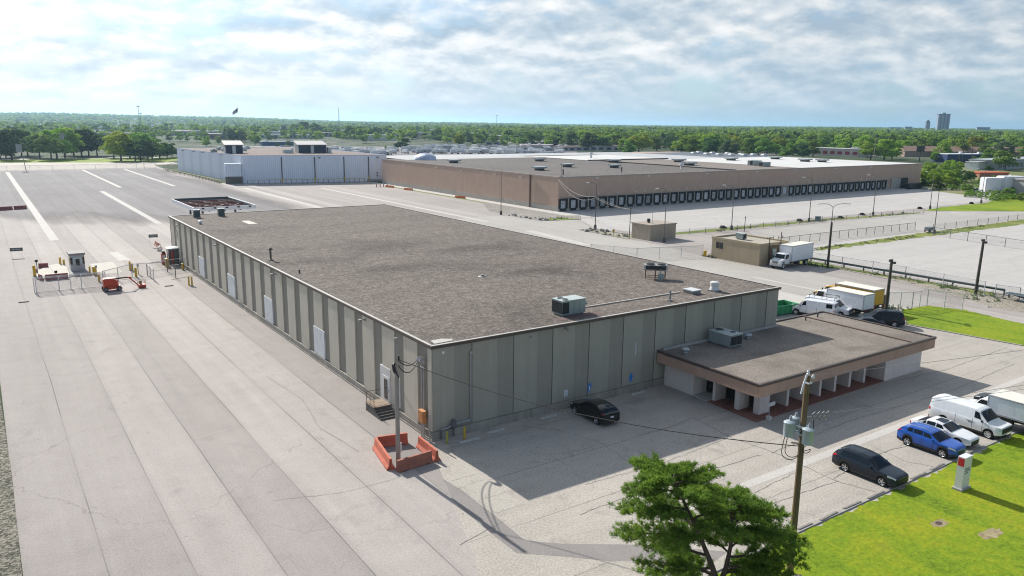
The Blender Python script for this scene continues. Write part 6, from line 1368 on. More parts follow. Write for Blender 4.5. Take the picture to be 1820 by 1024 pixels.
def rocks(n_,pts,where,s=.5):
    for i in range(n_):
        x0,y0 = pts[i % len(pts)]; b = MB(); r_ = s*R_.uniform(.6,1.3); b.blob((0,0,r_*.3),(r_,r_*R_.uniform(.7,1),r_*.6),100+i,7,4,.25); o = b.build('rock',ROCK,loc=(x0+R_.uniform(-1.6,1.6),y0+R_.uniform(-1.6,1.6),.01)); tag(o,'grey rock lying on the '+where,'rock','rocks on the '+where)
rocks(14,[(87.4,86.2),(88,83),(87.2,79.5),(87,75.5)],'curved lamp island'); rocks(18,[(89.5,112),(90.2,109),(89.4,116),(90.6,107.5),(94,106),(88.6,120)],'gravel corner before the brown wall',.45)
for lb,x,y,a in (('orange water barrier on the kerb nearest the metal building',99.2,214.5,1.3),('orange water barrier on the kerb, middle of three',99.9,200.8,1.35),('orange water barrier on the kerb nearest the docks',101,166.5,1.25)):
    o = barrier(lb,x-1,y+2,x+.4,y-2,.75,paint('bright_orange_plastic',(.62,.16,.03),.5),'orange barriers on the kerb')
for i in range(4): bollard('pinkish bollard in a row of four below the metal building corner',95.2+1.2*i,217.9-.5*i,1.2,.2,'pinkish bollards',paint('pinkish_bollard',(.45,.27,.20),.7))
barrier('red jersey barrier at the left edge of the far yard, outer one',-27,193.2,-19.8,194.4,.95,REDB2,'red barriers on the far yard'); barrier('red jersey barrier at the left edge of the far yard, inner one',-19.5,194.6,-16.6,195.2,.95,REDB2,'red barriers on the far yard')
# ------------------------------------------------------------------ foliage
import numpy as np
def leafmat(name, dark, lit, obj=True, spot=None, sc=.35):
    t = NT(name); p = t.pos(); n = t.noise(p, sc, 5, .7); n2 = t.noise(p, sc*7, 2, .6)
    c = t.ramp(t.math('ADD', t.math('MULTIPLY', n, .7), t.math('MULTIPLY', n2, .3)), [(.34, dark), (.66, lit)])
    if spot: c = t.mix(t.ramp(t.noise(p, sc*.8, 3, .6), [(.55,0.0),(.68,.7)]), c, spot)
    if obj:
        oi = t.node('ShaderNodeObjectInfo'); hs = t.node('ShaderNodeHueSaturation'); t.link(c, hs.inputs['Color'])
        t.link(t.math('ADD', t.math('MULTIPLY', oi.outputs['Random'], .04), .48), hs.inputs['Hue']); t.link(t.math('ADD', t.math('MULTIPLY', oi.outputs['Random'], .5), .72), hs.inputs['Value']); c = hs.outputs[0]
    t.out(c, .75, 0, .25)
    tl = t.node('ShaderNodeBsdfTranslucent'); t.link(c, tl.inputs[0]); mx = t.node('ShaderNodeMixShader'); mx.inputs[0].default_value = .42
    t.link(t.b.outputs[0], mx.inputs[1]); t.link(tl.outputs[0], mx.inputs[2]); t.link(mx.outputs[0], t.n['Material Output'].inputs[0])
    return t.m
LEAF = {'mid': leafmat('leaves_mid',(.115,.205,.038),(.23,.35,.065)), 'dark': leafmat('leaves_dark',(.055,.105,.04),(.11,.19,.06)), 'light': leafmat('leaves_light',(.19,.31,.03),(.33,.46,.06)),
    'yellow': leafmat('leaves_yellow',(.20,.26,.02),(.36,.40,.03),True,(.34,.25,.04)), 'pale': leafmat('leaves_pale',(.095,.14,.07),(.17,.23,.12)), 'deep': leafmat('leaves_deep',(.022,.065,.014),(.04,.11,.022)), 'grey': leafmat('leaves_grey',(.09,.115,.07),(.16,.18,.11))}
BARK = woodmat('tree_bark',(.055,.042,.032),(.12,.095,.075))
def crown_arrays(seed, nclump, nleaf, size, rx=.36, z0=.24, shape=1.0):
    """leaf quads of a crown of height 1, in clumps spread through its volume"""
    R_ = np.random.RandomState(seed); V = []
    cl = []
    for i in range(nclump):
        u = R_.uniform(0, 1); zz = z0+.10+u*(.92-z0-.10); k = (zz-z0)/(1-z0)
        rad = rx*(sin(min(1,k*1.25+.18)*pi*.62))**.8*(1-.35*max(0,k-.6)/.4)*shape
        a = R_.uniform(0, 2*pi); q = sqrt(R_.uniform(.15,1))*rad*.82
        cl.append((q*cos(a), q*sin(a), zz, R_.uniform(.085,.16)*(1.25-.4*k)))
    for cx,cy,cz,cr in cl:
        n = int(nleaf*(cr/.12)**2)
        d = R_.normal(size=(n,3)); d /= np.linalg.norm(d,axis=1)[:,None]; d[:,2] = np.where(d[:,2] < -.35, -d[:,2], d[:,2])
        c = np.array([cx,cy,cz])+d*np.array([1.15,1.15,.8])*cr*R_.uniform(.7,1.08,size=(n,1))
        nr = d*.8+R_.normal(size=(n,3))*.5; nr /= np.linalg.norm(nr,axis=1)[:,None]
        a = np.cross(nr, R_.normal(size=(n,3))); a /= np.linalg.norm(a,axis=1)[:,None]; b = np.cross(nr,a)
        s = size*R_.uniform(.6,1.35,size=(n,1)); s2 = s*R_.uniform(.5,.9,size=(n,1))
        V.append(np.stack([c-a*s-b*s2*.2, c+b*s2, c+a*s-b*s2*.2, c-b*s2], axis=1))
    return np.concatenate(V)                      # (n,4,3)
def quads_mesh(name, Q, mats, midx=None):
    Q = np.asarray(Q, dtype=np.float32); n = len(Q); me = bpy.data.meshes.new(name)
    me.vertices.add(n*4); me.vertices.foreach_set('co', Q.reshape(-1)); me.loops.add(n*4); me.loops.foreach_set('vertex_index', np.arange(n*4,dtype=np.int32))
    me.polygons.add(n); me.polygons.foreach_set('loop_start', np.arange(0,n*4,4,dtype=np.int32)); me.polygons.foreach_set('loop_total', np.full(n,4,dtype=np.int32))
    for m in (mats if isinstance(mats,(list,tuple)) else [mats]): me.materials.append(m)
    if midx is not None: me.polygons.foreach_set('material_index', np.asarray(midx,dtype=np.int32))
    me.update(); me.validate(); return me
SHAPES = [crown_arrays(11,30,95,.032,.40,.14), crown_arrays(12,32,85,.034,.46,.10), crown_arrays(13,26,100,.032,.35,.12), crown_arrays(14,32,90,.034,.48,.2), crown_arrays(15,26,100,.032,.40,.04), crown_arrays(16,26,90,.032,.30,.04)]
def trunk_mesh(seed):
    R_ = random.Random(seed); b = MB(); b.tube((0,0,0),(.01,.0,.22),.028,.02,7); b.tube((.01,0,.22),(.0,.01,.5),.02,.011,6)
    for i in range(5):
        a = R_.uniform(0,2*pi); z = R_.uniform(.2,.42); b.tube((0,0,z),(cos(a)*.2,sin(a)*.2,z+R_.uniform(.14,.3)),.011,.004,5)
    return b.mesh('trunk', BARK)
TRUNKS = [trunk_mesh(i) for i in range(3)]; CROWNS = {}
def tree(x, y, h, kind, label, shape=None, group=None, w=1.0, seed=[0]):
    seed[0] += 1; k = seed[0]; s = k % len(SHAPES) if shape is None else shape
    if (s,kind) not in CROWNS: CROWNS[(s,kind)] = quads_mesh('crown', SHAPES[s], LEAF[kind])
    t = thing('tree', label, 'tree', (x,y,0), (k*2.399) % (2*pi), group); t.scale = (h*w,h*w,h)
    o = bpy.data.objects.new('trunk', TRUNKS[k%3]); COL.objects.link(o); o.parent = t
    o = bpy.data.objects.new('crown', CROWNS[(s,kind)]); COL.objects.link(o); o.parent = t
    return t
KN = {'mid':'mid green','dark':'dark green','light':'bright green','yellow':'yellow green','pale':'pale green','deep':'deep green','grey':'grey green'}
def lab(kind, where, h): return '%s %s leafy tree %s' % ('tall' if h > 14 else 'broad', KN[kind], where)
LT = [(-14,512,16.9,'mid'),(-9,483,17.8,'dark'),(-11,511,10.7,'grey'),(2,544,15,'mid'),(6,505,15.1,'mid'),(10,475,14.7,'mid'),(14,490,17.8,'light'),(19,500,18.7,'light'),(27,534,16.8,'dark'),(30,520,17.5,'dark'),(34,519,16,'dark'),(40,530,13.8,'dark'),(43,452,16.7,'yellow'),(44.5,490,13.5,'yellow'),(53,487,15,'mid'),(53.5,453,16.5,'mid'),(56,474,9.8,'dark'),(50,449,11.5,'dark'),(56,444,12,'dark'),(63,471,13.3,'mid'),(69,481,12.6,'mid'),(73,479,9.6,'dark'),(78,490,8.8,'dark'),(-20,500,15,'mid'),(-26,488,16,'dark'),(-2,530,16,'dark'),(60,500,13,'dark')]
for i,(x,y,h,k) in enumerate(LT): tree(x,y,h,k,lab(k,'in the row beyond the far yard fence',h),[0,1,4,1,0,3][i%6],'trees beyond the far yard fence',1.22)
MT = [(150,706,9.3,'light'),(176,767,8.1,'light'),(150,868,7.9,'dark'),(164,884,8.1,'mid'),(168,865,7.1,'mid'),(256,1185,13.2,'pale'),(230,932,15.6,'pale'),(214,822,14,'pale'),(206,824,14.8,'pale'),(203,733,9.5,'mid'),(283,924,6,'pale'),(480,1741,12,'dark'),(200,657,4.4,'dark'),(202,633,6.4,'mid'),(457,1416,15.1,'dark'),(448,1330,17.9,'dark'),(411,1182,21.8,'dark'),(434,1181,20.8,'dark'),(429,1116,14.9,'dark'),(443,1116,13.7,'dark'),(393,955,17.9,'mid'),(380,911,12.5,'mid'),(409,953,16.4,'dark'),(425,951,17.1,'dark'),(436,950,14.4,'dark'),(450,949,12.3,'dark'),(467,946,9,'dark'),(459,900,14,'dark'),(282,566,9.8,'deep'),(276,568,7,'deep'),(262,562,3.8,'mid'),(376,1007,5.6,'yellow'),(388,655,12.5,'yellow'),(391,658,9,'yellow'),(423,740,9.3,'dark'),(423,691,8,'dark'),(428,690,6.2,'dark'),(428,675,12.7,'dark'),(449,685,10.7,'dark'),(476,679,10,'dark'),(457,623,12.3,'dark'),(957,1493,18.6,'dark'),(1023,1499,17.1,'dark'),(468,915,12.1,'dark'),(462,870,9.5,'dark')]
for i,(x,y,h,k) in enumerate(MT): tree(x,y,h,k,lab(k,'among the roofs and parked trailers behind the warehouses',h),None,'trees among the far roofs',1.25)
RT = [(485,616,14.6,'dark'),(466,567,14.5,'dark'),(493,586,12.6,'dark'),(481,563,7.3,'dark'),(491,560,16.3,'mid'),(516,579,10.1,'dark'),(479,514,13.8,'mid'),(489,511,10,'dark'),(504,507,5,'dark'),(547,518,5.5,'dark'),(484,448,4.5,'mid'),(478,431,16,'light'),(680,705,10.4,'light'),(715,698,10.6,'mid'),(477,431,6,'deep'),(627,579,13.6,'mid'),(552,492,13.5,'light'),(523,435,16,'mid'),(548,448,13.6,'dark'),(546,428,13.2,'light'),(547,407,11.1,'light'),(550,387,8.7,'light'),(560,384,6.7,'light'),(707,528,18.2,'light'),(589,393,12.4,'light'),(583,395,5.4,'grey'),(570,378,11.9,'light'),(677,444,16.1,'light'),(579,393,6.1,'grey'),(578,326,13.1,'light'),(553,305,10.7,'mid'),(526,275,15,'light'),(522,283,13,'light'),(545,280,13.7,'light'),(691,355,12.7,'light'),(773,464,12,'light'),(534,242,6.4,'mid')]
for i,(x,y,h,k) in enumerate(RT): tree(x,y,h,k,lab(k,'at the wood edge beyond the long brown warehouse roof',h),None,'trees at the wood edge',1.3)
NT_ = [(357,152,7.2,'light'),(299,122,7.2,'light'),(295,117,6,'light'),(323,130,6.2,'mid'),(416,172,6.5,'light'),(410,165,6.5,'light'),(327,128,5.8,'mid'),(339,129,4.9,'dark'),(335,124,5.3,'dark'),(303,113,3.8,'light'),(352,130,4.2,'dark'),(286,110,3.2,'dark'),(281,113,4.3,'dark'),(275,94,3.6,'mid'),(279,82,2.8,'mid'),(262,70,2.8,'mid'),(308,118,6.5,'light'),(316,121,6.8,'mid'),(330,140,7,'light'),(345,140,7.5,'light'),(439,162,3.6,'dark'),(460,163,11.8,'mid'),(491,173,5.9,'dark'),(557,216,10.6,'mid'),(545,221,4.5,'mid'),(532,211,5.1,'mid'),(723,267,9,'light'),(295,110,4.5,'mid'),(270,78,2.5,'grey'),(285,84,2.6,'mid'),(360,142,6,'mid'),(372,150,6,'light')]
for i,(x,y,h,k) in enumerate(NT_): tree(x,y,h,k,lab(k,'in the thicket right of the brown warehouse end',h) if h > 5 else 'low %s bush in the overgrown ground by the white tanks' % KN[k],[0,3,1,4][i%4],'trees right of the brown warehouse' if h > 5 else 'bushes by the white tanks',1.25 if h > 4 else 1.6)
# more of the wood edge, still single trees
CAMP = Vector((-26.74,-49.49,0)); R_ = random.Random(23)
def polar(az, d): a = radians(az); return CAMP.x+d*sin(a), CAMP.y+d*cos(a)
nedge = 0
for d in (640,690,745,800):
    az = 38.6
    while az < 71:
        az += (10.5+R_.uniform(-1.5,2.5))/d*57.3*1.25
        dd = d+R_.uniform(-22,22)
        if 43.5 < az < 46.5 and d < 700: continue
        if (az > 55.3 and d < 740) or (az < 42 and d < 680): continue
        k = R_.choices(['light','mid','dark','yellow','pale'],[5,4,2.2,.6,.5])[0]; h = R_.uniform(10.5,16.5); x,y = polar(az,dd)
        if nedge < 150: tree(x,y,h,k,lab(k,'in the wood beyond the long brown warehouse roof',h),None,'trees at the wood edge',1.35); nedge += 1
# the woods beyond read as one mass
def woods(name, specs, seed):
    R2 = np.random.RandomState(seed); small = [crown_arrays(31+i,9,14,.085,.42,.12) for i in range(5)]
    tiny = [crown_arrays(41+i,6,7,.14,.46,.05) for i in range(4)]
    Q = []; I = []
    for az0,az1,d0,d1,dens,g in specs:
        d = d0
        while d < d1:
            wd = 10+d*.0032; n = int((az1-az0)/57.3*d/(wd*.78)*dens)
            for az in R2.uniform(az0,az1,n):
                dd = d+R2.uniform(-.5,.5)*d*g; a = radians(az); x = CAMP.x+dd*sin(a); y = CAMP.y+dd*cos(a); h = R2.uniform(10,17)*(1+d*.00003); w_ = wd*R2.uniform(.9,1.35)
                S_ = small if dd < 1900 else tiny; q = S_[R2.randint(len(S_))]; r = R2.uniform(0,6.28); c,s_ = cos(r),sin(r)
                e = np.empty_like(q); e[...,0] = (q[...,0]*c-q[...,1]*s_)*w_*1.15+x; e[...,1] = (q[...,0]*s_+q[...,1]*c)*w_*1.15+y; e[...,2] = q[...,2]*h+terr_h(x,y)
                Q.append(e); I.append(np.full(len(q), R2.choice([0,1,2,3], p=[.33,.40,.21,.06])))
            d *= 1+g
    o = bpy.data.objects.new(name, quads_mesh(name, np.concatenate(Q), [leafmat('wood_'+k, a, b_, False, None, .06) for k,a,b_ in (('mid',(.115,.205,.038),(.23,.35,.065)),('light',(.18,.29,.035),(.31,.44,.06)),('dark',(.055,.105,.04),(.11,.19,.06)),('pale',(.16,.22,.08),(.25,.32,.13)))], np.concatenate(I)))
    COL.objects.link(o); o['kind'] = 'stuff'; return o
woods('woods', [(38.3,75,840,7000,1.15,.036),(29,38.3,1150,7000,.75,.04),(-6,29,1500,3000,.36,.045),(-6,29,3000,7500,1.0,.045)], 5)
woods('scattered_woods', [(-6,30,900,1500,.36,.05),(28,38.5,800,1150,.4,.05)], 6)
# undergrowth on the rough ground at the right
def under(name, pts, n, seed, kind, s=(.5,1.2)):
    R2 = np.random.RandomState(seed); base = crown_arrays(seed+50,5,10,.12,.5,.0); Q = []
    for i in range(n):
        x0,y0,rx,ry = pts[i % len(pts)]; x = x0+R2.uniform(-rx,rx); y = y0+R2.uniform(-ry,ry); h = R2.uniform(*s); w_ = h*R2.uniform(1.0,1.8); Q.append(base*np.array([w_,w_,h])+np.array([x,y,-.05]))
    o = bpy.data.objects.new(name, quads_mesh(name, np.concatenate(Q), LEAF[kind])); COL.objects.link(o); o['kind'] = 'stuff'
under('undergrowth', [(270,84,12,5),(290,104,8,6),(262,76,8,3),(300,84,14,8),(330,116,14,8),(360,120,20,10),(300,70,20,8)], 260, 3, 'mid', (.8,2.4))
under('roadside_weeds', [(112,42.2,6,.9),(135,41.8,12,1.2),(165,42.6,14,1.3),(120,70.8,8,.7),(150,70.8,12,.8),(180,69,10,1)], 240, 4, 'grey', (.2,.55))
under('gravel_weeds', [(92.5,30.5,.8,2.6),(94,18,1,6),(93,6,2,4),(84,47,1.0,2),(73,5,1.6,1.0),(90,2,3,2),(92,75,4,1.5),(95,107,2.5,1.2)], 150, 9, 'pale', (.2,.7))
sheet('rough_ground', [(250,60),(262,77.6),(276,108),(292,118.5),(292,140),(420,185),(640,260),(640,120),(300,50)], -.006, turf('weedy_field',(.13,.165,.05),(.27,.255,.13),.35,(.24,.20,.15),.62))
sheet('access_road', [(268,88),(330,112),(420,148),(420,142),(330,104),(272,80)], .0, PAVE_COURT)

# ------------------------------------------------------------------ the pine in the foreground
def pine():
    t = thing('pine_tree','dark green spreading pine leaning over the lot beside the transformer pole','tree',(1.95,-26.5,0)); t.scale = (.96,.96,1.0)
    R2 = np.random.RandomState(4); rr = random.Random(4)
    tb = MB()
    s1 = [(0,0,0),(-.1,.07,1.1),(-.45,.30,2.3),(-.95,.62,3.6),(-1.45,1.0,4.9),(-1.9,1.35,6.0),(-2.3,1.65,7.0)]; s2 = [(-.1,.07,1.1),(.2,-.08,2.2),(.35,-.15,3.4),(.35,-.15,4.5),(.2,.0,5.4),(.1,.1,6.0)]
    tb.path([Vector(p_) for p_ in s1],[.23,.19,.14,.11,.085,.06,.03],10); tb.path([Vector(p_) for p_ in s2],[.16,.13,.10,.08,.055,.03],9)
    def at(st, z):
        for a,b_ in zip(st,st[1:]):
            if a[2] <= z <= b_[2]: return Vector(a).lerp(Vector(b_),(z-a[2])/(b_[2]-a[2]))
        return Vector(st[-1])
    C = []; N_ = []                               # tuft centres and directions
    bb = MB()
    def bough(p0, ang, L_, rise, r0):
        pts = [p0]; d = Vector((cos(ang),sin(ang),0)); bend = rr.uniform(-.35,.35); n = 9
        for i in range(1,n+1):
            f = i/n; a = ang+bend*f; pts.append(p0+Vector((cos(a),sin(a),0))*L_*f+Vector((0,0,rise*L_*(f-.55*f*f)+rr.uniform(-.05,.05)*L_*.3)))
        bb.path(pts,[r0*(1-.85*i/n) for i in range(n+1)],6)
        for i in range(2,n+1):
            f = i/n; k = 3 if i < n else 2
            for s in (-1,1):
                for j in range(k):
                    l = min(L_,3.6)*(.46-.24*f)*rr.uniform(.5,1.15); a = ang+bend*f+s*rr.uniform(.45,1.25)
                    e = pts[i]+Vector((cos(a),sin(a),rr.uniform(-.08,.34)))*l
                    bb.tube(pts[i],e,.018*(1.3-f),.006,4,caps=False)
                    m = max(2,int(l/.16))
                    for q in range(m):
                        g = (q+.6)/m
                        if g < .25: continue
                        c = pts[i].lerp(e,g)+Vector((rr.uniform(-.09,.09),rr.uniform(-.09,.09),rr.uniform(-.02,.13))); C.append(c); N_.append((e-pts[i]).normalized()+Vector((0,0,.55)))
            C.append(pts[i]+Vector((0,0,.06))); N_.append(d+Vector((0,0,.6)))
    # boughs in flat tiers: (stem, height, how many, length, rise)
    LEFT = radians(145); RIGHT = radians(-35)
    for st,z,a,L_,rise in ((s1,1.5,LEFT+.1,3.4,-.12),(s2,1.6,RIGHT+.1,3.4,-.06),(s1,1.7,LEFT-.9,2.8,-.05),(s2,1.8,RIGHT+.9,3.0,-.02),(s1,1.9,LEFT-.5,3.2,.02),(s1,2.2,LEFT+.55,3.4,.05),(s1,2.9,LEFT,4.3,.10),(s1,3.2,LEFT-1.1,3.2,.12),(s1,4.2,LEFT+.15,3.9,.12),(s1,4.5,LEFT-.9,3.2,.15),(s1,4.4,LEFT+.9,3.0,.15),(s1,5.3,LEFT-.1,3.2,.16),(s1,5.5,LEFT-1.2,2.6,.2),(s1,5.4,LEFT+1.1,2.6,.2),(s1,6.3,LEFT+.2,2.8,.16),(s1,6.3,LEFT-1.3,2.2,.25),(s1,6.5,LEFT+1.6,2.1,.25),(s1,6.7,RIGHT,2.4,.22),(s1,7.2,LEFT-.4,2.0,.25),(s1,7.3,LEFT+1.0,1.5,.3),(s1,7.4,RIGHT+.8,1.5,.3),(s1,5.6,RIGHT,2.4,.3),
        (s1,3.9,RIGHT+1.0,2.8,.16),(s1,4.8,RIGHT+.5,3.0,.2),(s1,4.9,RIGHT-.9,2.8,.2),(s1,5.9,RIGHT+.9,2.4,.26),(s1,6.0,RIGHT-.7,2.4,.26),(s1,6.6,LEFT-.8,2.4,.2),(s1,6.9,LEFT+.5,2.2,.2),
        (s2,2.0,RIGHT+.5,3.2,.05),(s2,2.3,RIGHT-.5,3.4,.05),(s2,2.8,RIGHT,3.9,.08),(s2,3.2,RIGHT+1.2,3.0,.12),(s2,3.7,RIGHT+.4,3.7,.12),(s2,3.9,RIGHT-.3,3.8,.12),(s2,4.4,RIGHT-.9,3.0,.16),(s2,4.5,RIGHT+1.0,2.9,.18),(s2,4.8,RIGHT+.1,3.1,.18),(s2,5.1,RIGHT-.8,2.5,.22),(s2,5.2,RIGHT+.8,2.4,.25),(s2,5.5,RIGHT-.1,2.2,.3),(s2,5.6,LEFT-1.0,1.8,.4),(s2,3.0,LEFT-1.4,2.8,.08),(s2,4.1,LEFT-1.8,2.6,.14)):
        bough(at(st,z),a+rr.uniform(-.3,.3),(L_ if st is s1 else L_*.84)*rr.uniform(.9,1.08),rise,.052*L_/3+.012)
    tb.build('trunk', BARK, t); bb.build('bough', BARK, t)
    C = np.array([tuple(c) for c in C]); D = np.array([tuple(n.normalized()) for n in N_]); n = len(C); k = 27
    c = np.repeat(C,k,axis=0); d = np.repeat(D,k,axis=0)+R2.normal(size=(n*k,3))*.62; d /= np.linalg.norm(d,axis=1)[:,None]
    L_ = R2.uniform(.10,.23,size=(n*k,1)); sd = np.cross(d,R2.normal(size=(n*k,3))); sd /= np.linalg.norm(sd,axis=1)[:,None]; w_ = R2.uniform(.010,.022,size=(n*k,1))
    c = c+R2.normal(size=(n*k,3))*.03
    Q = np.stack([c-sd*w_*.5,c+sd*w_*.5,c+d*L_+sd*w_*.35,c+d*L_-sd*w_*.35],axis=1)
    # small leafy sprays fill the tufts
    k2 = 8; c2 = np.repeat(C,k2,axis=0)+R2.normal(size=(n*k2,3))*.07; nr = np.repeat(D,k2,axis=0)*.5+np.array([0,0,.5])+R2.normal(size=(n*k2,3))*.6; nr /= np.linalg.norm(nr,axis=1)[:,None]
    a = np.cross(nr,R2.normal(size=(n*k2,3))); a /= np.linalg.norm(a,axis=1)[:,None]; b_ = np.cross(nr,a); s = R2.uniform(.035,.085,size=(n*k2,1)); Q2 = np.stack([c2-a*s,c2+b_*s*.45,c2+a*s,c2-b_*s*.45],axis=1)
    PN = leafmat('pine_needles',(.085,.175,.026),(.24,.37,.05),False,(.28,.39,.045),1.2)
    o = bpy.data.objects.new('crown', quads_mesh('crown', np.concatenate([Q,Q2]), PN)); COL.objects.link(o); o.parent = t
    print('pine quads', len(Q)+len(Q2)); return t
pine()
# ------------------------------------------------------------------ distant buildings, vehicles, masts
def house(label, x, y, L_, D, H, wallc, roofc, rz=0, kind='flat', cat='building', group=None, band=None, name='distant_building'):
    t = thing(name, label, cat, (x,y,0), rz, group)
    MB().box(-L_/2,L_/2,-D/2,D/2,0,H).build('wall', paint('far_wall_%d%d%d' % tuple(int(c*99) for c in wallc), wallc, .8, var=.08, scale=.1), t)
    rm = paint('far_roof_%d%d%d' % tuple(int(c*99) for c in roofc), roofc, .75, var=.1, scale=.08); b = MB()
    if kind == 'flat': b.box(-L_/2-.3,L_/2+.3,-D/2-.3,D/2+.3,H,H+.5)
    else: b.extr([(-D/2-.6,H),(D/2+.6,H),(0,H+D*.22)],'x',-L_/2-.5,L_/2+.5)
    b.build('roof', rm, t)
    if band:
        b = MB(); n = max(2,int(L_/6))
        for i in range(n): xx = -L_/2+L_*(i+.5)/n; b.box(xx-L_/n*.3,xx+L_/n*.3,-D/2-.06,-D/2,H*.25,H*.7)
        b.build('window', paint('far_band_%d' % int(band[2]*99), band, .3), t)
    if L_ > 25:
        b = MB(); R_ = random.Random(int(x))
        for i in range(int(L_/14)): b.cbox(R_.uniform(-L_/2+3,L_/2-3),R_.uniform(-D/2+2,D/2-2),H+.5 if kind == 'flat' else H+D*.1,2.4,2,1.3)
        b.build('roof_plant', VW, t)
    return t
DW = (.05,.055,.065)
house('store with a red and white front beyond the white membrane roof',566,338,46,20,5.6,(.55,.48,.46),(.42,.40,.39),radians(-88),'flat','store',None,(.34,.03,.05))
house('long blue fronted building with a white roof band at the right',551,232,36,14,5.4,(.02,.05,.15),(.52,.54,.58),radians(-22),'flat','building',None,(.02,.03,.07))
for i,(x,y,L_) in enumerate(((622,300,34),(650,279,34),(678,258,34),(712,236,40))): house('brown gabled roof in the long row behind the blue building',x,y,L_,18,4.6,(.30,.22,.18),(.27,.17,.13),radians(-37),'gable','building','row of brown gabled roofs')
house('grey flat roofed shed with a pale wall at the far right',478,176,38,16,5.2,(.33,.35,.36),(.34,.37,.38),radians(4),'flat','building',None,DW); house('second grey flat roofed shed at the right picture edge',520,178,40,16,5.2,(.33,.35,.36),(.30,.33,.34),radians(4))
house('small white building beside the blue one',455,177,9,7,4.2,(.62,.63,.64),(.5,.5,.5)); house('low white building just left of the grey sheds',470,172,11,6,2.8,(.68,.68,.67),(.68,.68,.66))
house('low orange red roof behind the white tanks',388,139,16,8,2.0,(.35,.16,.10),(.52,.11,.045),radians(-25),'flat','shed'); house('pale low building at the right edge beside the tanks',306,80,26,12,5.0,(.42,.40,.38),(.40,.38,.37),radians(-12),'flat','building',None,DW)
def tank(label,x,y,L_,D,H,rz):
    t = thing('storage_tank',label,'tank',(x,y,0),rz,'white storage tanks'); MB().cbox(0,0,0,L_,D,H,0,.9).build('shell',paint('white_tank',(.66,.67,.70),.5,var=.05),t); MB().cbox(0,0,H,L_*.94,D*.94,.3,0,.9).build('top',paint('white_tank_top',(.70,.70,.71),.5),t)
    b = MB(); b.cbox(0,-D/2-.5,0,1.4,1,1.4); b.tube((L_*.3,-D/2-.1,0),(L_*.3,-D/2-.1,H+.5),.1,n=5); b.build('pump_box',VW,t)
tank('left one of two big white tanks right of the brown warehouse',291,93.2,6.5,6,5.2,radians(-38)); tank('right one of two big white tanks right of the brown warehouse',297,89.2,9,6,5.8,radians(-30))
house('tan gabled house roof showing between the woods',563,565,30,14,3.6,(.30,.25,.22),(.36,.27,.235),radians(-45),'gable','house','houses in the woods'); house('tan gabled house roof showing between the woods',578,588,22,14,3.4,(.30,.25,.22),(.34,.26,.225),radians(-45),'gable','house','houses in the woods')
house('teal roofed shed among the trees behind the blue grey roof',524,455,13,8,3.4,(.08,.22,.26),(.10,.26,.30),radians(-45),'flat','shed'); house('pale lavender shed behind the white roofs',505,540,26,10,3.2,(.42,.44,.50),(.50,.52,.58),radians(-40),'flat','shed')
house('long brown building beyond the trees at left',250,1252,122,22,6.2,(.22,.18,.16),(.33,.28,.25),0,'flat','building',None,DW); house('pale flat building between the dark trees',330,1000,80,16,5.0,(.42,.43,.43),(.62,.63,.63),radians(-30),'flat','building',None,DW); house('blue fronted long shed behind the metal building',215,706,30,9,3.6,(.03,.07,.16),(.55,.58,.62),radians(-5),'flat','shed')
R_ = random.Random(77)
for i in range(64):
    az = R_.uniform(0.5,36); d = R_.uniform(1000,2700); x,y = polar(az,d); L_ = R_.uniform(35,120); wc = R_.choice([(.45,.45,.45),(.35,.30,.27),(.55,.55,.54),(.25,.22,.20),(.32,.16,.12)]); rc = R_.choice([(.66,.67,.68),(.62,.62,.61),(.42,.41,.40),(.30,.26,.24)])
    house('pale roofed building among the distant trees left of centre',x,y,L_,R_.uniform(14,30),R_.uniform(5,8),wc,rc,-radians(az)+R_.uniform(-.4,.4),'flat','building','buildings among the distant trees',DW if i%2 else None)
for i in range(9):
    az = R_.uniform(33,42); d = R_.uniform(700,900); x,y = polar(az,d); house('low building between the trailers and the dark trees',x,y,R_.uniform(18,40),12,R_.uniform(3.5,5),R_.choice([(.40,.24,.20),(.45,.43,.42),(.28,.24,.22)]),R_.choice([(.5,.5,.5),(.36,.25,.21),(.6,.6,.6)]),R_.uniform(-.8,.0),'flat','building','low buildings by the trailers',DW)
# parked trailers and vans in the far yards
def farvan(seed, c):
    b = MB(); L_ = 5.5 if seed % 2 else 8.5; b.cbox(0,0,.9,L_,2.4,2.5 if seed%3 else 1.9); b.cbox(L_/2+.9,0,.6,1.8,2.2,1.7); b.box(L_/2+.4,L_/2+1.6,-1.12,1.12,1.5,2.1,1)
    for x in (-L_*.3,L_/2+.9):
        for y in (-1.05,1.05): b.cbox(x,y,0,.9,.35,.9,1)
    b.box(-L_/2+.2,L_/2,-.9,.9,.6,.9,1); return b.mesh('parked_trailer',[paint('far_van_%d' % seed, c, .5, var=.05), BLK])
FV = [farvan(i,c) for i,c in enumerate(((.68,.69,.70),(.60,.62,.64),(.66,.66,.64),(.45,.46,.48),(.30,.31,.33),(.64,.66,.70)))]
cnt = 0
for az0,az1,d0,d1,rows,per in ((16.5,26.2,560,700,6,15),(26.8,38.3,610,770,7,17)):
    for r in range(rows):
        for k in range(per):
            if R_.random() < .22: continue
            az = az0+(az1-az0)*(k+R_.uniform(-.3,.3))/per; d = d0+(d1-d0)*(r+R_.uniform(-.2,.2))/rows; x,y = polar(az,d)
            if x < 130 and y < 360: continue
            o = bpy.data.objects.new('parked_trailer',R_.choice(FV)); COL.objects.link(o); o.location = (x,y,0); o.rotation_euler = (0,0,R_.choice([0,0,pi/2,.3])+R_.uniform(-.1,.1))
            tag(o,'white box trailer parked in the crowded rows behind the warehouses','trailer','trailers parked behind the warehouses'); cnt += 1
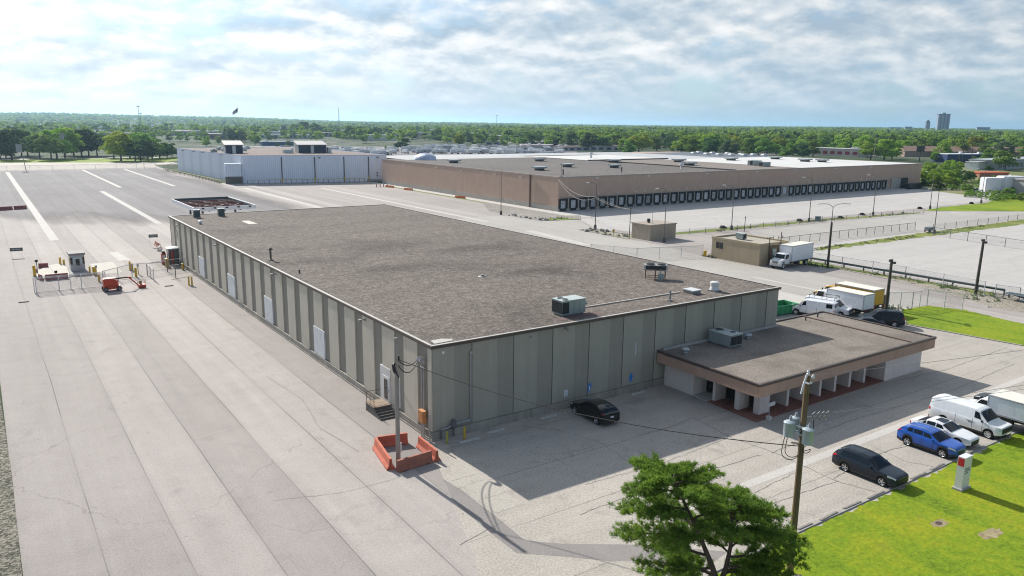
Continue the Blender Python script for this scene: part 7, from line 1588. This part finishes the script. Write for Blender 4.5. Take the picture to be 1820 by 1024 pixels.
sheet('trailer_yard', [polar(15,540),polar(15,790),polar(39,790),polar(39,560),polar(30,520)], -.01, PAVE_DARK)
for i in range(9):
    az = 1+i*1.15; x,y = polar(az,1900+40*(i%2)); house('very long white roof on the far left skyline',x,y,34,20,5,(.5,.5,.5),(.70,.70,.70),-radians(az),'flat','building','white roofs on the far left')
# skyline
def P3(px_, d): return polar(34.42+math.degrees(math.atan((px_-910)/1383)), d)
HR = concwall('tower_glass_grey',(.20,.23,.30),(.27,.30,.37),.1)
x,y = P3(1655,3600); t = thing('high_rise','tall grey office tower rising alone over the woods','tower',(x,y,0),radians(-50)); MB().box(-21,21,-14,14,0,76).build('wall',HR,t); b = MB()
for i in range(3): b.box(-14+12*i,-8+12*i,-14.3,-14,6,72)
b.build('window_strip',flatmat('tower_dark_glass',(.05,.07,.11),.3),t); MB().box(-6,6,-6,6,76,81).build('roof_house',HR,t); MB().box(-21.5,21.5,-14.5,14.5,72.5,75).build('parapet',flatmat('tower_dark_glass',(.05,.07,.11),.3),t)
x,y = P3(1629,3500); t = thing('domed_tower','slender domed tower left of the tall office tower','tower',(x,y,0)); MB().lathe([(9,0),(9,36),(8,40)],0,0,12).build('shaft',HR,t); MB().lathe([(8.5,40),(7,46),(3,50),(.5,52)],0,0,12).build('dome',flatmat('tower_dark_glass',(.05,.07,.11),.3),t)
for px_,w_,h,lb in ((1726,44,25,'low dark block on the skyline right of the tall tower'),(1596,26,24,'small dark block on the skyline left of the domed tower'),(1573,40,21,'long low pale block on the skyline left of the domed tower')):
    x,y = P3(px_,3600); t = thing('skyline_block',lb,'building',(x,y,0),radians(-55)); MB().box(-w_/2,w_/2,-10,10,0,h).build('wall',HR,t); MB().box(-w_/2-.5,w_/2+.5,-10.5,10.5,h,h+1).build('roof',flatmat('tower_dark_glass',(.05,.07,.11),.3),t)
def mast(label,px_,d,h,r,heads):
    x,y = P3(px_,d); t = thing('light_mast',label,'mast',(x,y,0)); MB().tube((0,0,0),(0,0,h),r,r*.6,8).build('pole',paint('mast_steel',(.13,.16,.17),.6),t)
    if heads: 
        b = MB(); b.lathe([(.3,h-.6),(heads,h-.4),(heads,h+.3),(.3,h+.5)],0,0,10); b.build('lamp_ring',paint('mast_ring',(.20,.22,.23),.6),t)
mast('tall mast with a ring of lamps over the left trees, taller of two',258.5,1000,37.5,.3,1.6); mast('mast with a ring of lamps over the left trees, shorter of two',261,900,29.5,.28,1.5); mast('thin distant lamp mast right of the pair',277,1500,30,.25,1.2)
mast('single tall lamp mast on the skyline at the centre',880.5,1500,36.5,.55,2.2)
x,y = P3(606,2600); t = thing('lattice_mast','thin lattice radio mast on the skyline left of centre','mast',(x,y,0)); b = MB()
for k in range(3):
    a = 2*pi*k/3; b.tube((3.2*cos(a),3.2*sin(a),0),(.5*cos(a),.5*sin(a),62),.3,n=4)
b.build('leg',paint('mast_red_white',(.42,.30,.28),.7),t); b = MB()
for i in range(14): z = 4*i; s = 3.2-2.7*z/62; s2 = 3.2-2.7*(z+4)/62; b.tube((s,0,z),(-.5*s2,.87*s2,z+4),.18,n=4); b.tube((-.5*s,.87*s,z),(-.5*s2,-.87*s2,z+4),.18,n=4)
b.tube((0,0,58),(0,0,68),.2,n=4); b.build('bracing',paint('mast_red_white',(.42,.30,.28),.7),t)
x,y = P3(532,4200); t = thing('lattice_mast','very faint thin radio mast left of the lattice mast','mast',(x,y,0)); MB().tube((0,0,0),(0,0,66),.5,.3,6).build('pole',paint('mast_red_white',(.42,.30,.28),.7),t); MB().cbox(0,0,60,2,2,3).build('antenna_drum',VW,t)
x,y = P3(1351,4200); t = thing('lattice_mast','very faint thin radio mast over the woods at right','mast',(x,y,0)); MB().tube((0,0,0),(0,0,120),.35,.2,6).build('pole',paint('mast_red_white',(.42,.30,.28),.7),t); MB().cbox(0,0,110,1.4,1.4,3).build('antenna_drum',VW,t)
# flag
x,y = P3(431,900); t = thing('flagpole','tall flagpole flying a large striped flag on the left skyline','flagpole',(x,y,0)); MB().tube((0,0,0),(0,0,37),.16,.1,8).build('pole',paint('white_flag_pole',(.55,.55,.55),.5),t)
t.rotation_euler.z = radians(-25); b = MB(); nx, nz = 14, 13; g = []
for i in range(nx+1):
    u = i/nx; g.append([(-5.6*u, .6*sin(u*9)*u, 36.6-4.6*(j/nz)*(1-.35*u)-5.2*u-.5*sin(u*6)*u) for j in range(nz+1)])
for i in range(nx):
    for j in range(nz): b.face([g[i][j],g[i+1][j],g[i+1][j+1],g[i][j+1]], 2 if (i < 6 and j < 7) else (j % 2))
b.build('flag',[flatmat('flag_red',(.40,.04,.05),.7),flatmat('flag_white',(.66,.66,.66),.7),flatmat('flag_blue',(.03,.045,.16),.7)],t)
t = thing('billboard','dark billboard on a post among the trees at right','billboard',(522,246.6,0),radians(-50)); MB().tube((0,0,0),(0,0,8),.4,n=8).build('post',DPOST,t); MB().box(-2.6,2.6,-.3,.3,7.2,11).build('panel',paint('dark_billboard',(.07,.06,.06),.7),t); MB().box(-2.8,2.8,-.6,.35,6.9,7.2).build('walkway',DPOST,t)
for x,y,h,lean,m,lb in ((527.7,220.2,13.2,.0,WDARK,'dark utility pole in front of the blue building'),(534.1,217.5,12.9,.2,WDARK,'second dark utility pole in front of the blue building'),(505,270.7,14.8,.9,WPALE,'pale leaning pole beside the bright trees'),(462,190,9,.1,WDARK,'dark utility pole left of the grey sheds')):
    t = thing('utility_pole',lb,'utility pole',(x,y,0)); MB().tube((0,0,0),(lean,0,h),.26,.18,8).build('pole',m,t); MB().box(lean-1.1,lean+1.1,-.1,.1,h-1.2,h-.95).build('crossarm',WDARK,t)
# parked cars by the white tanks and beyond the left trees
def smallcar(label,x,y,rz,c,grp):
    t = thing('parked_car',label,'car',(x,y,0),rz,grp); b = MB(); b.extr([(-2.2,.3),(2.2,.3),(2.25,.75),(1.2,.95),(.6,1.45),(-1.3,1.48),(-1.9,1.0),(-2.25,.95)],'y',-.85,.85); b.build('body',carpaint('far_car_%d'%int(c[0]*999),c),t); b = MB(); b.extr([(1.05,.98),(.56,1.38),(-1.2,1.4),(-1.7,1.0)],'y',-.87,.87); b.build('window',CGLASS,t)
    for xx in (-1.4,1.4): wheel(t,xx,.72,.32,.2); wheel(t,xx,-.72,.32,.2)
for i,(x,y,c) in enumerate(((283,95.5,(.5,.5,.52)),(286.5,97,(.1,.11,.13)),(290,98.5,(.55,.56,.58)),(303,78,(.05,.06,.08)))): smallcar('%s car parked by the white tanks' % ('silver','dark','white','black')[i],x,y,radians(-60),c,'cars by the white tanks')
smallcar('dark car on the road under the left trees',31,497,0,(.02,.02,.025),None)
sheet('tree_road', [(-60,488),(70,484),(70,496),(-60,500)], .0, PAVE_ROAD); sheet('tree_lawn', [(-60,455),(64,428),(66,440),(100,470),(100,486),(-60,488)], .002, LAWN)
# ------------------------------------------------------------------ haze
b = MB(); b.box(-31000,31000,-31000,31000,-3,135); hz_ = b.build('haze', None or flatmat('haze_air',(1,1,1)))
m = hz_.data.materials[0]; nt2 = m.node_tree; nt2.nodes.remove(nt2.nodes['Principled BSDF']); v = nt2.nodes.new('ShaderNodeVolumePrincipled'); v.inputs['Color'].default_value = (.48,.73,.96,1); v.inputs['Density'].default_value = .00007; v.inputs['Anisotropy'].default_value = .55
nt2.links.new(v.outputs[0], nt2.nodes['Material Output'].inputs['Volume']); hz_['kind'] = 'stuff'
